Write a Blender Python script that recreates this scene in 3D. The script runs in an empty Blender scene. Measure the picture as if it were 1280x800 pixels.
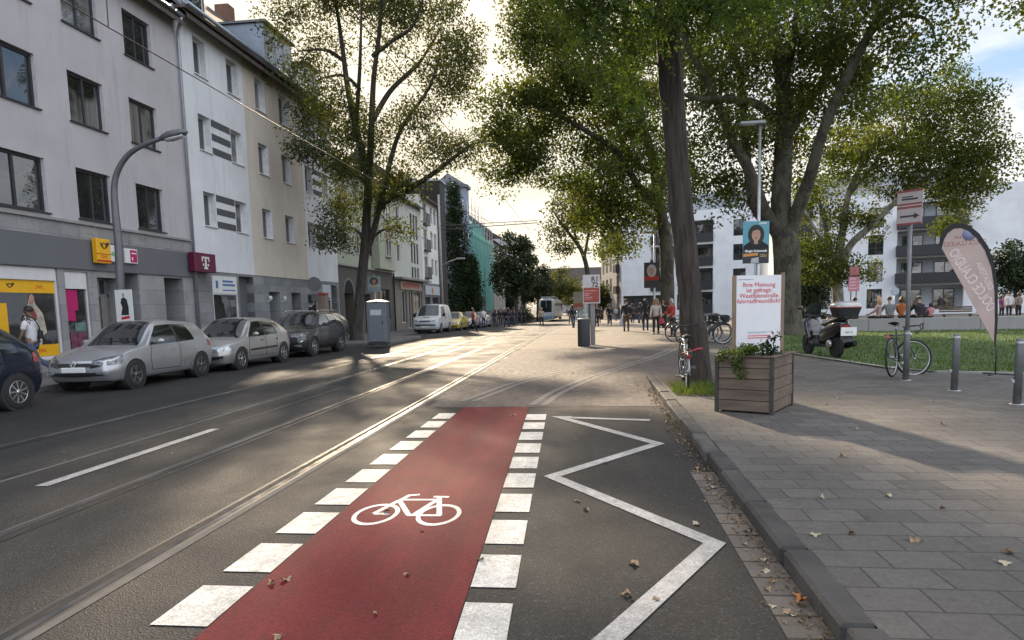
# A street scene with tram tracks, a red cycle lane and plane trees, built entirely in code (Blender 4.5).
SUN_E, SKY_S, CLOUD_B, EXPO = 4.4, 0.15, 4.7, 0.88
import bpy, bmesh, math, random
import numpy as np
from mathutils import Vector, Matrix
from mathutils.bvhtree import BVHTree
rnd = random.Random(7)
nr = np.random.default_rng(11)
PI = math.pi
R = math.radians
sc = bpy.context.scene
COL = sc.collection
# ------------------------------------------------------------------ camera model (measured from the photograph's vanishing points)
FPX, PCX, PCY, CAMH = 853.0, 640.0, 476.0, 1.555
YAW, PITCH, ROLL = R(6.79599814), R(6.193885), R(-1.37483478)
def cam_axes():
    f = np.array([-math.sin(YAW)*math.cos(PITCH), math.cos(YAW)*math.cos(PITCH), -math.sin(PITCH)])
    r = np.array([math.cos(YAW), math.sin(YAW), 0.0]); u = np.cross(r, f)
    return r*math.cos(ROLL)+u*math.sin(ROLL), -r*math.sin(ROLL)+u*math.cos(ROLL), f
CR, CU, CF = cam_axes()
def ray(px, py):
    return CF + CR*(px-PCX)/FPX - CU*(py-PCY)/FPX
def gz(Y):
    """the street falls gently away beyond 34 m"""
    t = min(max(Y-34.0, 0.0), 86.0)
    return -0.0115*t*t/(t+6.0)
def G(px, py, h=0.0):
    """the ground point (h above street level) that shows at a measured spot"""
    d = ray(px, py); t = 0.5
    zl = CAMH
    for _ in range(60):
        Y = d[1]*t; zt = gz(Y)+h
        if d[2] >= -1e-6: t = 200.0; break
        t = (zt-CAMH)/d[2]*0.6 + t*0.4
    return Vector((d[0]*t, d[1]*t, gz(d[1]*t)+h))
def P(px, py, Y):
    d = ray(px, py); t = Y/d[1]
    return Vector((d[0]*t, Y, CAMH+d[2]*t))
def PX(px, py, X):
    d = ray(px, py); t = X/d[0]
    return Vector((X, d[1]*t, CAMH+d[2]*t))
# ------------------------------------------------------------------ mesh builder
class MB:
    def __init__(s, T=None):
        s.V = []; s.F = []; s.M = []; s.S = []; s.T = T
    def add(s, verts, faces, m=0, smooth=False, T=None):
        o = len(s.V)
        T = T or s.T
        if T is not None:
            verts = [T @ Vector(v) for v in verts]
        s.V.extend([tuple(v) for v in verts])
        for f in faces:
            s.F.append(tuple(i+o for i in f)); s.M.append(m); s.S.append(smooth)
        return s
    def box(s, x0, y0, z0, x1, y1, z1, m=0, bev=0.0, T=None):
        cx, cy, cz = (x0+x1)/2, (y0+y1)/2, (z0+z1)/2
        h = (abs(x1-x0)/2, abs(y1-y0)/2, abs(z1-z0)/2)
        b = min(bev, min(h)*0.9)
        if b <= 0:
            v = [(cx+a*h[0], cy+c*h[1], cz+e*h[2]) for a in (-1, 1) for c in (-1, 1) for e in (-1, 1)]
            f = [(0,1,3,2), (4,6,7,5), (0,4,5,1), (2,3,7,6), (0,2,6,4), (1,5,7,3)]
            return s.add(v, f, m, False, T)
        idx = {}; v = []
        for a in (-1, 1):
            for c in (-1, 1):
                for e in (-1, 1):
                    for k in range(3):
                        p = [a*(h[0]-b), c*(h[1]-b), e*(h[2]-b)]
                        sg = (a, c, e)
                        p[k] = sg[k]*h[k]
                        idx[(a, c, e, k)] = len(v); v.append((cx+p[0], cy+p[1], cz+p[2]))
        f = []
        for k in range(3):
            o1, o2 = [q for q in range(3) if q != k]
            for sgn in (-1, 1):
                q = []
                for (i, j) in ((-1,-1), (1,-1), (1,1), (-1,1)):
                    c = [0,0,0]; c[k] = sgn; c[o1] = i; c[o2] = j
                    q.append(idx[(c[0], c[1], c[2], k)])
                f.append(q)
            for (i, j) in ((-1,-1), (1,-1), (1,1), (-1,1)):
                c0 = [0,0,0]; c0[o1] = i; c0[o2] = j; c1 = list(c0)
                c0[k] = -1; c1[k] = 1
                f.append([idx[(*c0, o1)], idx[(*c1, o1)], idx[(*c1, o2)], idx[(*c0, o2)]])
        for a in (-1, 1):
            for c in (-1, 1):
                for e in (-1, 1):
                    f.append([idx[(a, c, e, k)] for k in range(3)])
        return s.add(v, f, m, False, T)
    def tube(s, pts, rad, n=8, m=0, caps=True, smooth=True, T=None, close=False):
        pts = [Vector(p) for p in pts]
        if not hasattr(rad, '__len__'): rad = [rad]*len(pts)
        v = []; f = []
        prev = None
        N = len(pts)
        for i, p in enumerate(pts):
            if close: t = (pts[(i+1) % N]-pts[i-1])
            elif i == 0: t = pts[1]-p
            elif i == N-1: t = p-pts[i-1]
            else: t = pts[i+1]-pts[i-1]
            t = t.normalized() if t.length > 1e-9 else Vector((0,0,1))
            if prev is None:
                a = Vector((0,0,1)) if abs(t.z) < 0.9 else Vector((1,0,0))
                x = t.cross(a).normalized()
            else:
                x = (prev-t*prev.dot(t))
                x = x.normalized() if x.length > 1e-6 else t.orthogonal().normalized()
            prev = x
            y = t.cross(x)
            for k in range(n):
                an = 2*PI*k/n
                v.append(p+(x*math.cos(an)+y*math.sin(an))*rad[i])
        for i in range(N if close else N-1):
            for k in range(n):
                a = i*n+k; b = i*n+(k+1) % n; i2 = (i+1) % N
                f.append((a, b, i2*n+(k+1) % n, i2*n+k))
        s.add(v, f, m, smooth, T)
        if caps and not close:
            s.add(v[:n], [tuple(range(n))[::-1]], m, False, T); s.add(v[-n:], [tuple(range(n))], m, False, T)
        return s
    def lathe(s, prof, n=20, m=0, T=None, smooth=True, axis='z'):
        v = []; f = []
        for (r_, z) in prof:
            for k in range(n):
                a = 2*PI*k/n
                c, d = r_*math.cos(a), r_*math.sin(a)
                v.append((c, d, z) if axis == 'z' else ((z, c, d) if axis == 'x' else (c, z, d)))
        for i in range(len(prof)-1):
            for k in range(n):
                f.append((i*n+k, i*n+(k+1) % n, (i+1)*n+(k+1) % n, (i+1)*n+k))
        s.add(v, f, m, smooth, T)
        if prof[0][0] > 1e-5: s.add(v[:n], [tuple(range(n))[::-1]], m, False, T)
        if prof[-1][0] > 1e-5: s.add(v[-n:], [tuple(range(n))], m, False, T)
        return s
    def prism(s, poly, z0, z1, m=0, T=None, smooth=False):
        n = len(poly)
        v = [(x, y, z0) for x, y in poly]+[(x, y, z1) for x, y in poly]
        f = [tuple(range(n))[::-1], tuple(range(n, 2*n))]
        s.add(v, f, m, False, T)
        s.add(v, [(i, (i+1) % n, n+(i+1) % n, n+i) for i in range(n)], m, smooth, T)
        return s
    def grid(s, fn, nu, nv, m=0, smooth=True, T=None):
        v = [fn(i/nu, j/nv) for i in range(nu+1) for j in range(nv+1)]
        f = [(i*(nv+1)+j, (i+1)*(nv+1)+j, (i+1)*(nv+1)+j+1, i*(nv+1)+j+1) for i in range(nu) for j in range(nv)]
        return s.add(v, f, m, smooth, T)
    def ball(s, c, r, nu=12, nv=8, m=0, T=None):
        if not hasattr(r, '__len__'): r = (r, r, r)
        def fn(u, w):
            a = 2*PI*u; b = PI*(w-0.5)
            return (c[0]+r[0]*math.cos(a)*math.cos(b), c[1]+r[1]*math.sin(a)*math.cos(b), c[2]+r[2]*math.sin(b))
        return s.grid(fn, nu, nv, m, True, T)
    def build(s, name, mats, parent=None, recalc=True, loc=None, rot=None):
        me = bpy.data.meshes.new(name)
        me.from_pydata(s.V, [], s.F)
        if not isinstance(mats, (list, tuple)): mats = [mats]
        for k in mats: me.materials.append(k)
        me.polygons.foreach_set('material_index', s.M)
        me.polygons.foreach_set('use_smooth', s.S)
        if recalc:
            b = bmesh.new(); b.from_mesh(me)
            bmesh.ops.remove_doubles(b, verts=b.verts, dist=1e-5)
            bmesh.ops.recalc_face_normals(b, faces=b.faces)
            b.to_mesh(me); b.free()
        me.update()
        o = bpy.data.objects.new(name, me); COL.objects.link(o)
        if parent is not None: o.parent = parent
        if loc is not None: o.location = loc
        if rot is not None: o.rotation_euler = rot
        return o
def tag(o, label=None, cat=None, group=None, kind=None):
    if label: o['label'] = label
    if cat: o['category'] = cat
    if group: o['group'] = group
    if kind: o['kind'] = kind
    return o
def empty(name, loc=(0,0,0), rz=0.0, label=None, cat=None, group=None):
    o = bpy.data.objects.new(name, None); COL.objects.link(o)
    o.location = loc; o.rotation_euler = (0, 0, rz)
    o.empty_display_size = 0.2
    return tag(o, label, cat, group)
def children(o):
    return list(o.children)
def copy_tree(o, parent=None):
    c = o.copy(); COL.objects.link(c)
    if parent is not None: c.parent = parent
    for ch in list(o.children): copy_tree(ch, c)
    return c
def loc_T(loc, rz=0.0, rx=0.0, ry=0.0, s=1.0):
    return Matrix.Translation(Vector(loc)) @ Matrix.Rotation(rz, 4, 'Z') @ Matrix.Rotation(ry, 4, 'Y') @ Matrix.Rotation(rx, 4, 'X') @ Matrix.Scale(s, 4)
def text_obj(name, txt, size, T, mat, parent=None, extrude=0.002, align='CENTER', width=None, mirror=False, space=1.0, bold=0.0):
    cu = bpy.data.curves.new(name, 'FONT')
    cu.body = txt; cu.size = size; cu.extrude = extrude; cu.align_x = align; cu.align_y = 'CENTER'; cu.space_line = 0.95
    cu.space_character = space; cu.offset = bold
    cu.resolution_u = 3
    tmp = bpy.data.objects.new(name, cu); COL.objects.link(tmp)
    dg = bpy.context.evaluated_depsgraph_get(); dg.update()
    me = bpy.data.meshes.new_from_object(tmp.evaluated_get(dg))
    bpy.data.objects.remove(tmp); bpy.data.curves.remove(cu)
    if width and len(me.vertices):
        xs = [v.co.x for v in me.vertices]; k = width/max(1e-6, max(xs)-min(xs))
        for v in me.vertices: v.co.x *= k
    if mirror:
        for v in me.vertices: v.co.x *= -1
    me.transform(T)
    me.materials.clear(); me.materials.append(mat)
    o = bpy.data.objects.new(name, me); COL.objects.link(o)
    if parent is not None: o.parent = parent
    return o
def axes_T(o, x, y, z):
    m = Matrix.Identity(4)
    for i, a in enumerate((x, y, z)):
        for j in range(3): m[j][i] = a[j]
    for j in range(3): m[j][3] = o[j]
    return m
# ------------------------------------------------------------------ materials
def new_mat(name):
    m = bpy.data.materials.new(name); m.use_nodes = True
    nt = m.node_tree; nt.nodes.clear()
    out = nt.nodes.new('ShaderNodeOutputMaterial')
    b = nt.nodes.new('ShaderNodeBsdfPrincipled')
    nt.links.new(b.outputs[0], out.inputs[0])
    return m, nt, b, out
def lk(nt, a, b): nt.links.new(a, b)
def c4(c): return (c[0], c[1], c[2], 1.0)
def coords(nt, scale=None):
    tc = nt.nodes.new('ShaderNodeTexCoord')
    if scale is None: return tc.outputs['Object']
    mp = nt.nodes.new('ShaderNodeMapping'); lk(nt, tc.outputs['Object'], mp.inputs['Vector'])
    mp.inputs['Scale'].default_value = scale if hasattr(scale, '__len__') else (scale,)*3
    return mp.outputs[0]
def noise(nt, vec, scale, detail=3.0, rough=0.55):
    n = nt.nodes.new('ShaderNodeTexNoise'); n.inputs['Scale'].default_value = scale; n.inputs['Detail'].default_value = detail; n.inputs['Roughness'].default_value = rough
    lk(nt, vec, n.inputs['Vector']); return n.outputs['Fac']
def ramp(nt, fac, pts):
    r_ = nt.nodes.new('ShaderNodeValToRGB'); e = r_.color_ramp.elements
    e[0].position, e[0].color = pts[0][0], c4(pts[0][1]) if hasattr(pts[0][1], '__len__') else (pts[0][1],)*3+(1,)
    e[1].position, e[1].color = pts[-1][0], c4(pts[-1][1]) if hasattr(pts[-1][1], '__len__') else (pts[-1][1],)*3+(1,)
    for p, c in pts[1:-1]:
        q = e.new(p); q.color = c4(c) if hasattr(c, '__len__') else (c,)*3+(1,)
    lk(nt, fac, r_.inputs[0]); return r_.outputs[0]
def mix(nt, fac, a, b, mode='MIX'):
    n = nt.nodes.new('ShaderNodeMix'); n.data_type = 'RGBA'; n.blend_type = mode
    for i, v in ((0, fac), (6, a), (7, b)):
        if isinstance(v, bpy.types.NodeSocket): lk(nt, v, n.inputs[i])
        elif hasattr(v, '__len__'): n.inputs[i].default_value = c4(v)
        elif i == 0: n.inputs[i].default_value = v
        else: n.inputs[i].default_value = (v, v, v, 1)
    return n.outputs[2]
def mth(nt, op, a, b=None, c=None):
    n = nt.nodes.new('ShaderNodeMath'); n.operation = op
    for i, v in enumerate((a, b, c)):
        if v is None: continue
        if isinstance(v, bpy.types.NodeSocket): lk(nt, v, n.inputs[i])
        else: n.inputs[i].default_value = v
    return n.outputs[0]
def bump(nt, b, h, strength=0.3, dist=0.02):
    n = nt.nodes.new('ShaderNodeBump'); n.inputs['Strength'].default_value = strength; n.inputs['Distance'].default_value = dist
    lk(nt, h, n.inputs['Height']); lk(nt, n.outputs[0], b.inputs['Normal'])
MATS = {}
def M(name, col=None, rough=0.6, metal=0.0, var=0.12, scale=6.0, bmp=0.0, bscale=60.0, coat=0.0, spec=0.5, dirt=0.0, emit=None):
    if name in MATS: return MATS[name]
    m, nt, b, out = new_mat(name)
    v = coords(nt)
    dark = tuple(max(0, c*(1-var)) for c in col); lite = tuple(min(1, c*(1+var)) for c in col)
    colr = ramp(nt, noise(nt, v, scale, 4.0), [(0.3, dark), (0.7, lite)])
    if dirt > 0:
        d = ramp(nt, noise(nt, v, scale*0.35, 5.0, 0.65), [(0.45, 0.0), (0.75, dirt)])
        colr = mix(nt, d, colr, tuple(c*0.45 for c in col))
    lk(nt, colr, b.inputs['Base Color'])
    rr = ramp(nt, noise(nt, v, scale*1.7, 3.0), [(0.3, max(0.02, rough-0.06)), (0.7, min(1, rough+0.06))])
    lk(nt, rr, b.inputs['Roughness'])
    b.inputs['Metallic'].default_value = metal
    b.inputs['Specular IOR Level'].default_value = spec
    b.inputs['Coat Weight'].default_value = coat; b.inputs['Coat Roughness'].default_value = 0.07
    if bmp > 0: bump(nt, b, noise(nt, v, bscale, 3.0), bmp, 0.01)
    if emit: b.inputs['Emission Color'].default_value = c4(emit[0]); b.inputs['Emission Strength'].default_value = emit[1]
    MATS[name] = m; return m
def S(*rgb):
    """sRGB 0-255 to linear"""
    return tuple(((c/255)/12.92 if c/255 <= 0.04045 else ((c/255+0.055)/1.055)**2.4) for c in rgb)
def mat_glass(name='window_glass', tint=(0.012, 0.014, 0.016), wav=0.25, rough=0.015):
    if name in MATS: return MATS[name]
    m, nt, b, out = new_mat(name); v = coords(nt)
    lk(nt, ramp(nt, noise(nt, v, 0.9, 2.0), [(0.35, tint), (0.7, tuple(c*2.6 for c in tint))]), b.inputs['Base Color'])
    b.inputs['Roughness'].default_value = rough; b.inputs['IOR'].default_value = 1.52; b.inputs['Specular IOR Level'].default_value = 1.0
    b.inputs['Coat Weight'].default_value = 0.6; b.inputs['Coat Roughness'].default_value = 0.01
    bump(nt, b, noise(nt, v, 1.3, 1.0), wav, 0.02)
    MATS[name] = m; return m
def mat_leaf(name, c0, c1, c2, trans=0.45):
    if name in MATS: return MATS[name]
    m, nt, b, out = new_mat(name)
    at = nt.nodes.new('ShaderNodeAttribute'); at.attribute_name = 'leafvar'
    col = ramp(nt, at.outputs['Fac'], [(0.0, c0), (0.55, c1), (1.0, c2)])
    lk(nt, col, b.inputs['Base Color']); b.inputs['Roughness'].default_value = 0.5; b.inputs['Specular IOR Level'].default_value = 0.35
    tr = nt.nodes.new('ShaderNodeBsdfTranslucent')
    tc = mix(nt, 1.0, col, (1.9, 1.75, 0.55), 'MULTIPLY')
    lk(nt, tc, tr.inputs[0])
    mx = nt.nodes.new('ShaderNodeMixShader'); mx.inputs[0].default_value = trans
    lk(nt, b.outputs[0], mx.inputs[1]); lk(nt, tr.outputs[0], mx.inputs[2]); lk(nt, mx.outputs[0], out.inputs[0])
    MATS[name] = m; return m
def mat_bark(name, c0, c1, scale=5.0, stretch=0.22, patch=None):
    if name in MATS: return MATS[name]
    m, nt, b, out = new_mat(name)
    v = coords(nt, (1, 1, stretch))
    n1 = noise(nt, v, scale*1.6, 6.0, 0.65)
    col = ramp(nt, n1, [(0.34, c0), (0.66, c1)])
    if patch:
        n2 = ramp(nt, noise(nt, coords(nt, (1, 1, 0.6)), 2.2, 3.0), [(0.47, 0.0), (0.53, 1.0)])
        col = mix(nt, n2, col, patch)
    lk(nt, col, b.inputs['Base Color']); b.inputs['Roughness'].default_value = 0.9
    w = nt.nodes.new('ShaderNodeTexVoronoi'); w.feature = 'DISTANCE_TO_EDGE'; w.inputs['Scale'].default_value = scale*2.2; lk(nt, v, w.inputs['Vector'])
    hh = mth(nt, 'ADD', mth(nt, 'MULTIPLY', w.outputs['Distance'], 1.6), n1)
    bump(nt, b, hh, 0.9, 0.05)
    MATS[name] = m; return m
def mat_plaster(name, col, stain=0.35):
    if name in MATS: return MATS[name]
    m, nt, b, out = new_mat(name); v = coords(nt)
    c = ramp(nt, noise(nt, v, 0.7, 5.0, 0.6), [(0.3, tuple(x*0.9 for x in col)), (0.7, tuple(min(1, x*1.06) for x in col))])
    st = ramp(nt, noise(nt, coords(nt, (2.2, 2.2, 0.25)), 1.6, 5.0, 0.6), [(0.52, 0.0), (0.8, stain)])
    c = mix(nt, st, c, tuple(x*0.6 for x in col))
    fine = ramp(nt, noise(nt, v, 90, 2.0), [(0.3, 0.93), (0.7, 1.05)])
    c = mix(nt, 1.0, c, fine, 'MULTIPLY')
    lk(nt, c, b.inputs['Base Color']); b.inputs['Roughness'].default_value = 0.92
    bump(nt, b, noise(nt, v, 70, 4.0), 0.35, 0.006)
    MATS[name] = m; return m
def mat_bricks(name, c1, c2, mortar, bw, bh, ms=0.008, offset=0.5, rough=0.85, plane='xy', sq=1.0, bstr=0.5, varn=0.35, warp=0.0, rot=0.0):
    if name in MATS: return MATS[name]
    m, nt, b, out = new_mat(name)
    tc = nt.nodes.new('ShaderNodeTexCoord'); vec = tc.outputs['Object']
    mp = nt.nodes.new('ShaderNodeMapping'); lk(nt, vec, mp.inputs['Vector'])
    if plane == 'yz': mp.inputs['Rotation'].default_value = (0, R(90), R(90)); 
    if plane == 'yz':
        sx = nt.nodes.new('ShaderNodeSeparateXYZ'); lk(nt, vec, sx.inputs[0])
        cx = nt.nodes.new('ShaderNodeCombineXYZ'); lk(nt, sx.outputs['Y'], cx.inputs['X']); lk(nt, sx.outputs['Z'], cx.inputs['Y']); lk(nt, cx.outputs[0], mp.inputs['Vector'])
        mp.inputs['Rotation'].default_value = (0, 0, 0)
    else: mp.inputs['Rotation'].default_value = (0, 0, rot)
    v2 = mp.outputs[0]
    if warp > 0:
        nz = nt.nodes.new('ShaderNodeTexNoise'); nz.inputs['Scale'].default_value = 1.2; lk(nt, v2, nz.inputs['Vector'])
        va = nt.nodes.new('ShaderNodeVectorMath'); va.operation = 'MULTIPLY_ADD'
        lk(nt, nz.outputs['Color'], va.inputs[0]); va.inputs[1].default_value = (warp,)*3; lk(nt, v2, va.inputs[2]); v2 = va.outputs[0]
    bt = nt.nodes.new('ShaderNodeTexBrick'); lk(nt, v2, bt.inputs['Vector'])
    bt.offset = offset; bt.squash = sq
    bt.inputs['Scale'].default_value = 1.0; bt.inputs['Brick Width'].default_value = bw; bt.inputs['Row Height'].default_value = bh
    bt.inputs['Mortar Size'].default_value = ms; bt.inputs['Mortar Smooth'].default_value = 0.15
    bt.inputs['Color1'].default_value = c4(c1); bt.inputs['Color2'].default_value = c4(c2); bt.inputs['Mortar'].default_value = c4(mortar)
    v = coords(nt)
    k1 = ramp(nt, noise(nt, v, 0.45, 5.0, 0.6), [(0.28, 1-varn), (0.72, 1+varn)])
    k2 = ramp(nt, noise(nt, v, 45, 3.0), [(0.3, 0.82), (0.7, 1.15)])
    col = mix(nt, 1.0, mix(nt, 1.0, bt.outputs['Color'], k1, 'MULTIPLY'), k2, 'MULTIPLY')
    gm = nt.nodes.new('ShaderNodeTexVoronoi'); gm.inputs['Scale'].default_value = 2.3; lk(nt, v, gm.inputs['Vector'])
    col = mix(nt, ramp(nt, gm.outputs['Distance'], [(0.05, 0.55), (0.075, 0.0)]), col, tuple(x*0.35 for x in c1))
    sp = ramp(nt, noise(nt, v, 3.1, 6.0, 0.7), [(0.56, 0.0), (0.70, 0.5)])
    col = mix(nt, sp, col, tuple(x*0.45 for x in c1))
    lk(nt, col, b.inputs['Base Color'])
    lk(nt, ramp(nt, noise(nt, v, 8, 3.0), [(0.3, rough-0.12), (0.7, min(1, rough+0.08))]), b.inputs['Roughness'])
    h = mth(nt, 'ADD', mth(nt, 'MULTIPLY', bt.outputs['Fac'], -1.0), mth(nt, 'MULTIPLY', noise(nt, v, 110, 3.0), 0.35))
    bump(nt, b, h, bstr, 0.012)
    MATS[name] = m; return m
def mat_asphalt():
    if 'asphalt' in MATS: return MATS['asphalt']
    m, nt, b, out = new_mat('asphalt'); v = coords(nt)
    big = ramp(nt, noise(nt, v, 0.22, 5.0, 0.6), [(0.3, (0.024, 0.0232, 0.0228)), (0.7, (0.040, 0.0385, 0.037))])
    # worn wheel tracks run along the street
    tr = ramp(nt, noise(nt, coords(nt, (1.3, 0.05, 1)), 1.0, 3.0), [(0.42, 0.84), (0.62, 1.14)])
    col = mix(nt, 1.0, big, tr, 'MULTIPLY')
    vo = nt.nodes.new('ShaderNodeTexVoronoi'); vo.inputs['Scale'].default_value = 95.0; lk(nt, v, vo.inputs['Vector'])
    agg = nt.nodes.new('ShaderNodeSeparateColor'); lk(nt, vo.outputs['Color'], agg.inputs[0])
    col = mix(nt, 1.0, col, ramp(nt, agg.outputs[0], [(0.0, 0.60), (0.7, 1.0), (0.93, 1.3), (1.0, 2.6)]), 'MULTIPLY')
    # tar repairs and cracks
    cr = nt.nodes.new('ShaderNodeTexVoronoi'); cr.feature = 'DISTANCE_TO_EDGE'; cr.inputs['Scale'].default_value = 0.32
    nz = nt.nodes.new('ShaderNodeTexNoise'); nz.inputs['Scale'].default_value = 1.5; nz.inputs['Detail'].default_value = 5; lk(nt, v, nz.inputs['Vector'])
    va = nt.nodes.new('ShaderNodeVectorMath'); va.operation = 'MULTIPLY_ADD'; lk(nt, nz.outputs['Color'], va.inputs[0]); va.inputs[1].default_value = (0.9,)*3; lk(nt, v, va.inputs[2])
    lk(nt, va.outputs[0], cr.inputs['Vector'])
    ck = ramp(nt, cr.outputs['Distance'], [(0.0, 1.0), (0.006, 0.0)])
    gate = ramp(nt, noise(nt, v, 0.12, 2.0), [(0.52, 0.0), (0.56, 0.75)])
    col = mix(nt, mth(nt, 'MULTIPLY', ck, gate), col, (0.012, 0.012, 0.012))
    stn = ramp(nt, noise(nt, v, 1.1, 6.0, 0.7), [(0.60, 0.0), (0.70, 0.5)])
    col = mix(nt, stn, col, (0.026, 0.025, 0.024))
    lk(nt, col, b.inputs['Base Color'])
    lk(nt, ramp(nt, noise(nt, v, 0.8, 4.0), [(0.3, 0.64), (0.7, 0.84)]), b.inputs['Roughness'])
    b.inputs['Specular IOR Level'].default_value = 0.28
    bump(nt, b, mth(nt, 'ADD', vo.outputs['Distance'], mth(nt, 'MULTIPLY', noise(nt, v, 240, 2.0), 0.6)), 0.55, 0.008)
    MATS['asphalt'] = m; return m
def mat_paint(name, col, wear=0.45, rough=0.6, scale=7.0, under=(0.05, 0.048, 0.046), lines=False):
    """road paint worn through to the asphalt below"""
    if name in MATS: return MATS[name]
    m, nt, b, out = new_mat(name); v = coords(nt)
    w = ramp(nt, noise(nt, v, scale, 7.0, 0.72), [(0.46, 0.0), (0.66, wear)])
    w2 = ramp(nt, noise(nt, v, 130, 2.0), [(0.58, 0.0), (0.70, wear*0.9)])
    base = ramp(nt, noise(nt, v, 1.4, 5.0), [(0.3, tuple(c*0.82 for c in col)), (0.7, tuple(min(1, c*1.08) for c in col))])
    c = mix(nt, w, base, tuple(0.45*a+0.55*u for a, u in zip(col, under)))
    c = mix(nt, w2, c, under)
    vo = nt.nodes.new('ShaderNodeTexVoronoi'); vo.inputs['Scale'].default_value = 95.0; lk(nt, v, vo.inputs['Vector']); ag = nt.nodes.new('ShaderNodeSeparateColor'); lk(nt, vo.outputs['Color'], ag.inputs[0])
    c = mix(nt, 1.0, c, ramp(nt, ag.outputs[0], [(0.0, 0.70), (0.6, 1.0), (1.0, 1.22)]), 'MULTIPLY')
    c = mix(nt, 1.0, c, ramp(nt, noise(nt, coords(nt, (2.2, 0.12, 1)), 1.3, 4.0), [(0.38, 0.80), (0.62, 1.12)]), 'MULTIPLY')
    c = mix(nt, ramp(nt, noise(nt, v, 0.9, 6.0, 0.7), [(0.55, 0.0), (0.72, wear*0.7)]), c, tuple(0.6*a for a in col))
    if lines:
        st = ramp(nt, noise(nt, coords(nt, (9, 0.5, 1)), 2.0, 3.0), [(0.42, 0.0), (0.6, 0.28)])
        c = mix(nt, st, c, tuple(a*0.72 for a in col))
    lk(nt, c, b.inputs['Base Color']); b.inputs['Roughness'].default_value = rough; b.inputs['Specular IOR Level'].default_value = 0.25
    bump(nt, b, noise(nt, v, 150, 3.0), 0.5, 0.006)
    MATS[name] = m; return m
def mat_wood(name, c0, c1, axis='x', scale=1.0, rough=0.75):
    if name in MATS: return MATS[name]
    m, nt, b, out = new_mat(name)
    st = {'x': (0.6, 9, 9), 'y': (9, 0.6, 9), 'z': (9, 9, 0.6)}[axis]
    v = coords(nt, tuple(a*scale for a in st))
    n1 = noise(nt, v, 2.0, 6.0, 0.65)
    big = noise(nt, coords(nt), 1.3, 3.0)
    c = mix(nt, 1.0, ramp(nt, n1, [(0.3, c0), (0.7, c1)]), ramp(nt, big, [(0.3, 0.75), (0.7, 1.15)]), 'MULTIPLY')
    lk(nt, c, b.inputs['Base Color']); b.inputs['Roughness'].default_value = rough
    bump(nt, b, n1, 0.45, 0.006)
    MATS[name] = m; return m
# ------------------------------------------------------------------ camera
cam = bpy.data.cameras.new('camera'); co = bpy.data.objects.new('camera', cam); COL.objects.link(co)
cam.sensor_width = 36.0; cam.lens = FPX*36.0/1280.0; cam.shift_y = (PCY-400.0)/1280.0
cam.clip_start = 0.05; cam.clip_end = 6000.0
mw = Matrix.Identity(4)
for i, a in enumerate((CR, CU, -CF)):
    for j in range(3): mw[j][i] = a[j]
mw[2][3] = CAMH
co.matrix_world = mw
sc.camera = co
# ------------------------------------------------------------------ light
SUN_EL, SUN_AZ = R(25.0), R(16.0)          # azimuth measured left of the street's direction
sun_dir = Vector((-math.sin(SUN_AZ)*math.cos(SUN_EL), math.cos(SUN_AZ)*math.cos(SUN_EL), math.sin(SUN_EL)))
sl = bpy.data.lights.new('sun', 'SUN'); sl.energy = SUN_E; sl.angle = R(1.4); sl.color = (1.0, 0.80, 0.57)
so = bpy.data.objects.new('sun', sl); COL.objects.link(so)
so.rotation_euler = sun_dir.to_track_quat('Z', 'Y').to_euler()
w = bpy.data.worlds.new('World'); sc.world = w; w.use_nodes = True
nt = w.node_tree; nt.nodes.clear()
wo = nt.nodes.new('ShaderNodeOutputWorld'); bg = nt.nodes.new('ShaderNodeBackground'); lk(nt, bg.outputs[0], wo.inputs[0])
sky = nt.nodes.new('ShaderNodeTexSky'); sky.sky_type = 'NISHITA'; sky.sun_disc = False
sky.sun_elevation = SUN_EL; sky.sun_rotation = -SUN_AZ
sky.altitude = 50; sky.air_density = 1.0; sky.dust_density = 0.7; sky.ozone_density = 1.2
bg.inputs[1].default_value = SKY_S
# clouds: a layer of cumulus and cirrus seen in perspective, lit warm round the sun
tc = nt.nodes.new('ShaderNodeTexCoord')
sp = nt.nodes.new('ShaderNodeSeparateXYZ'); lk(nt, tc.outputs['Generated'], sp.inputs[0])
zc = mth(nt, 'ADD', mth(nt, 'MAXIMUM', sp.outputs['Z'], 0.0), 0.12)
cb = nt.nodes.new('ShaderNodeCombineXYZ')
lk(nt, mth(nt, 'DIVIDE', sp.outputs['X'], zc), cb.inputs[0]); lk(nt, mth(nt, 'DIVIDE', sp.outputs['Y'], zc), cb.inputs[1])
cb.inputs[2].default_value = 3.7
n1 = noise(nt, cb.outputs[0], 0.75, 8.0, 0.58)
n2 = noise(nt, cb.outputs[0], 2.2, 6.0, 0.62)
cl = mth(nt, 'ADD', mth(nt, 'MULTIPLY', n1, 0.8), mth(nt, 'MULTIPLY', n2, 0.25))
cov = ramp(nt, cl, [(0.41, 0.0), (0.57, 0.92)])
dt = nt.nodes.new('ShaderNodeVectorMath'); dt.operation = 'DOT_PRODUCT'
lk(nt, tc.outputs['Generated'], dt.inputs[0]); dt.inputs[1].default_value = tuple(sun_dir)
glow = ramp(nt, dt.outputs['Value'], [(0.50, 0.0), (0.88, 0.55), (1.0, 1.0)])
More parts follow.
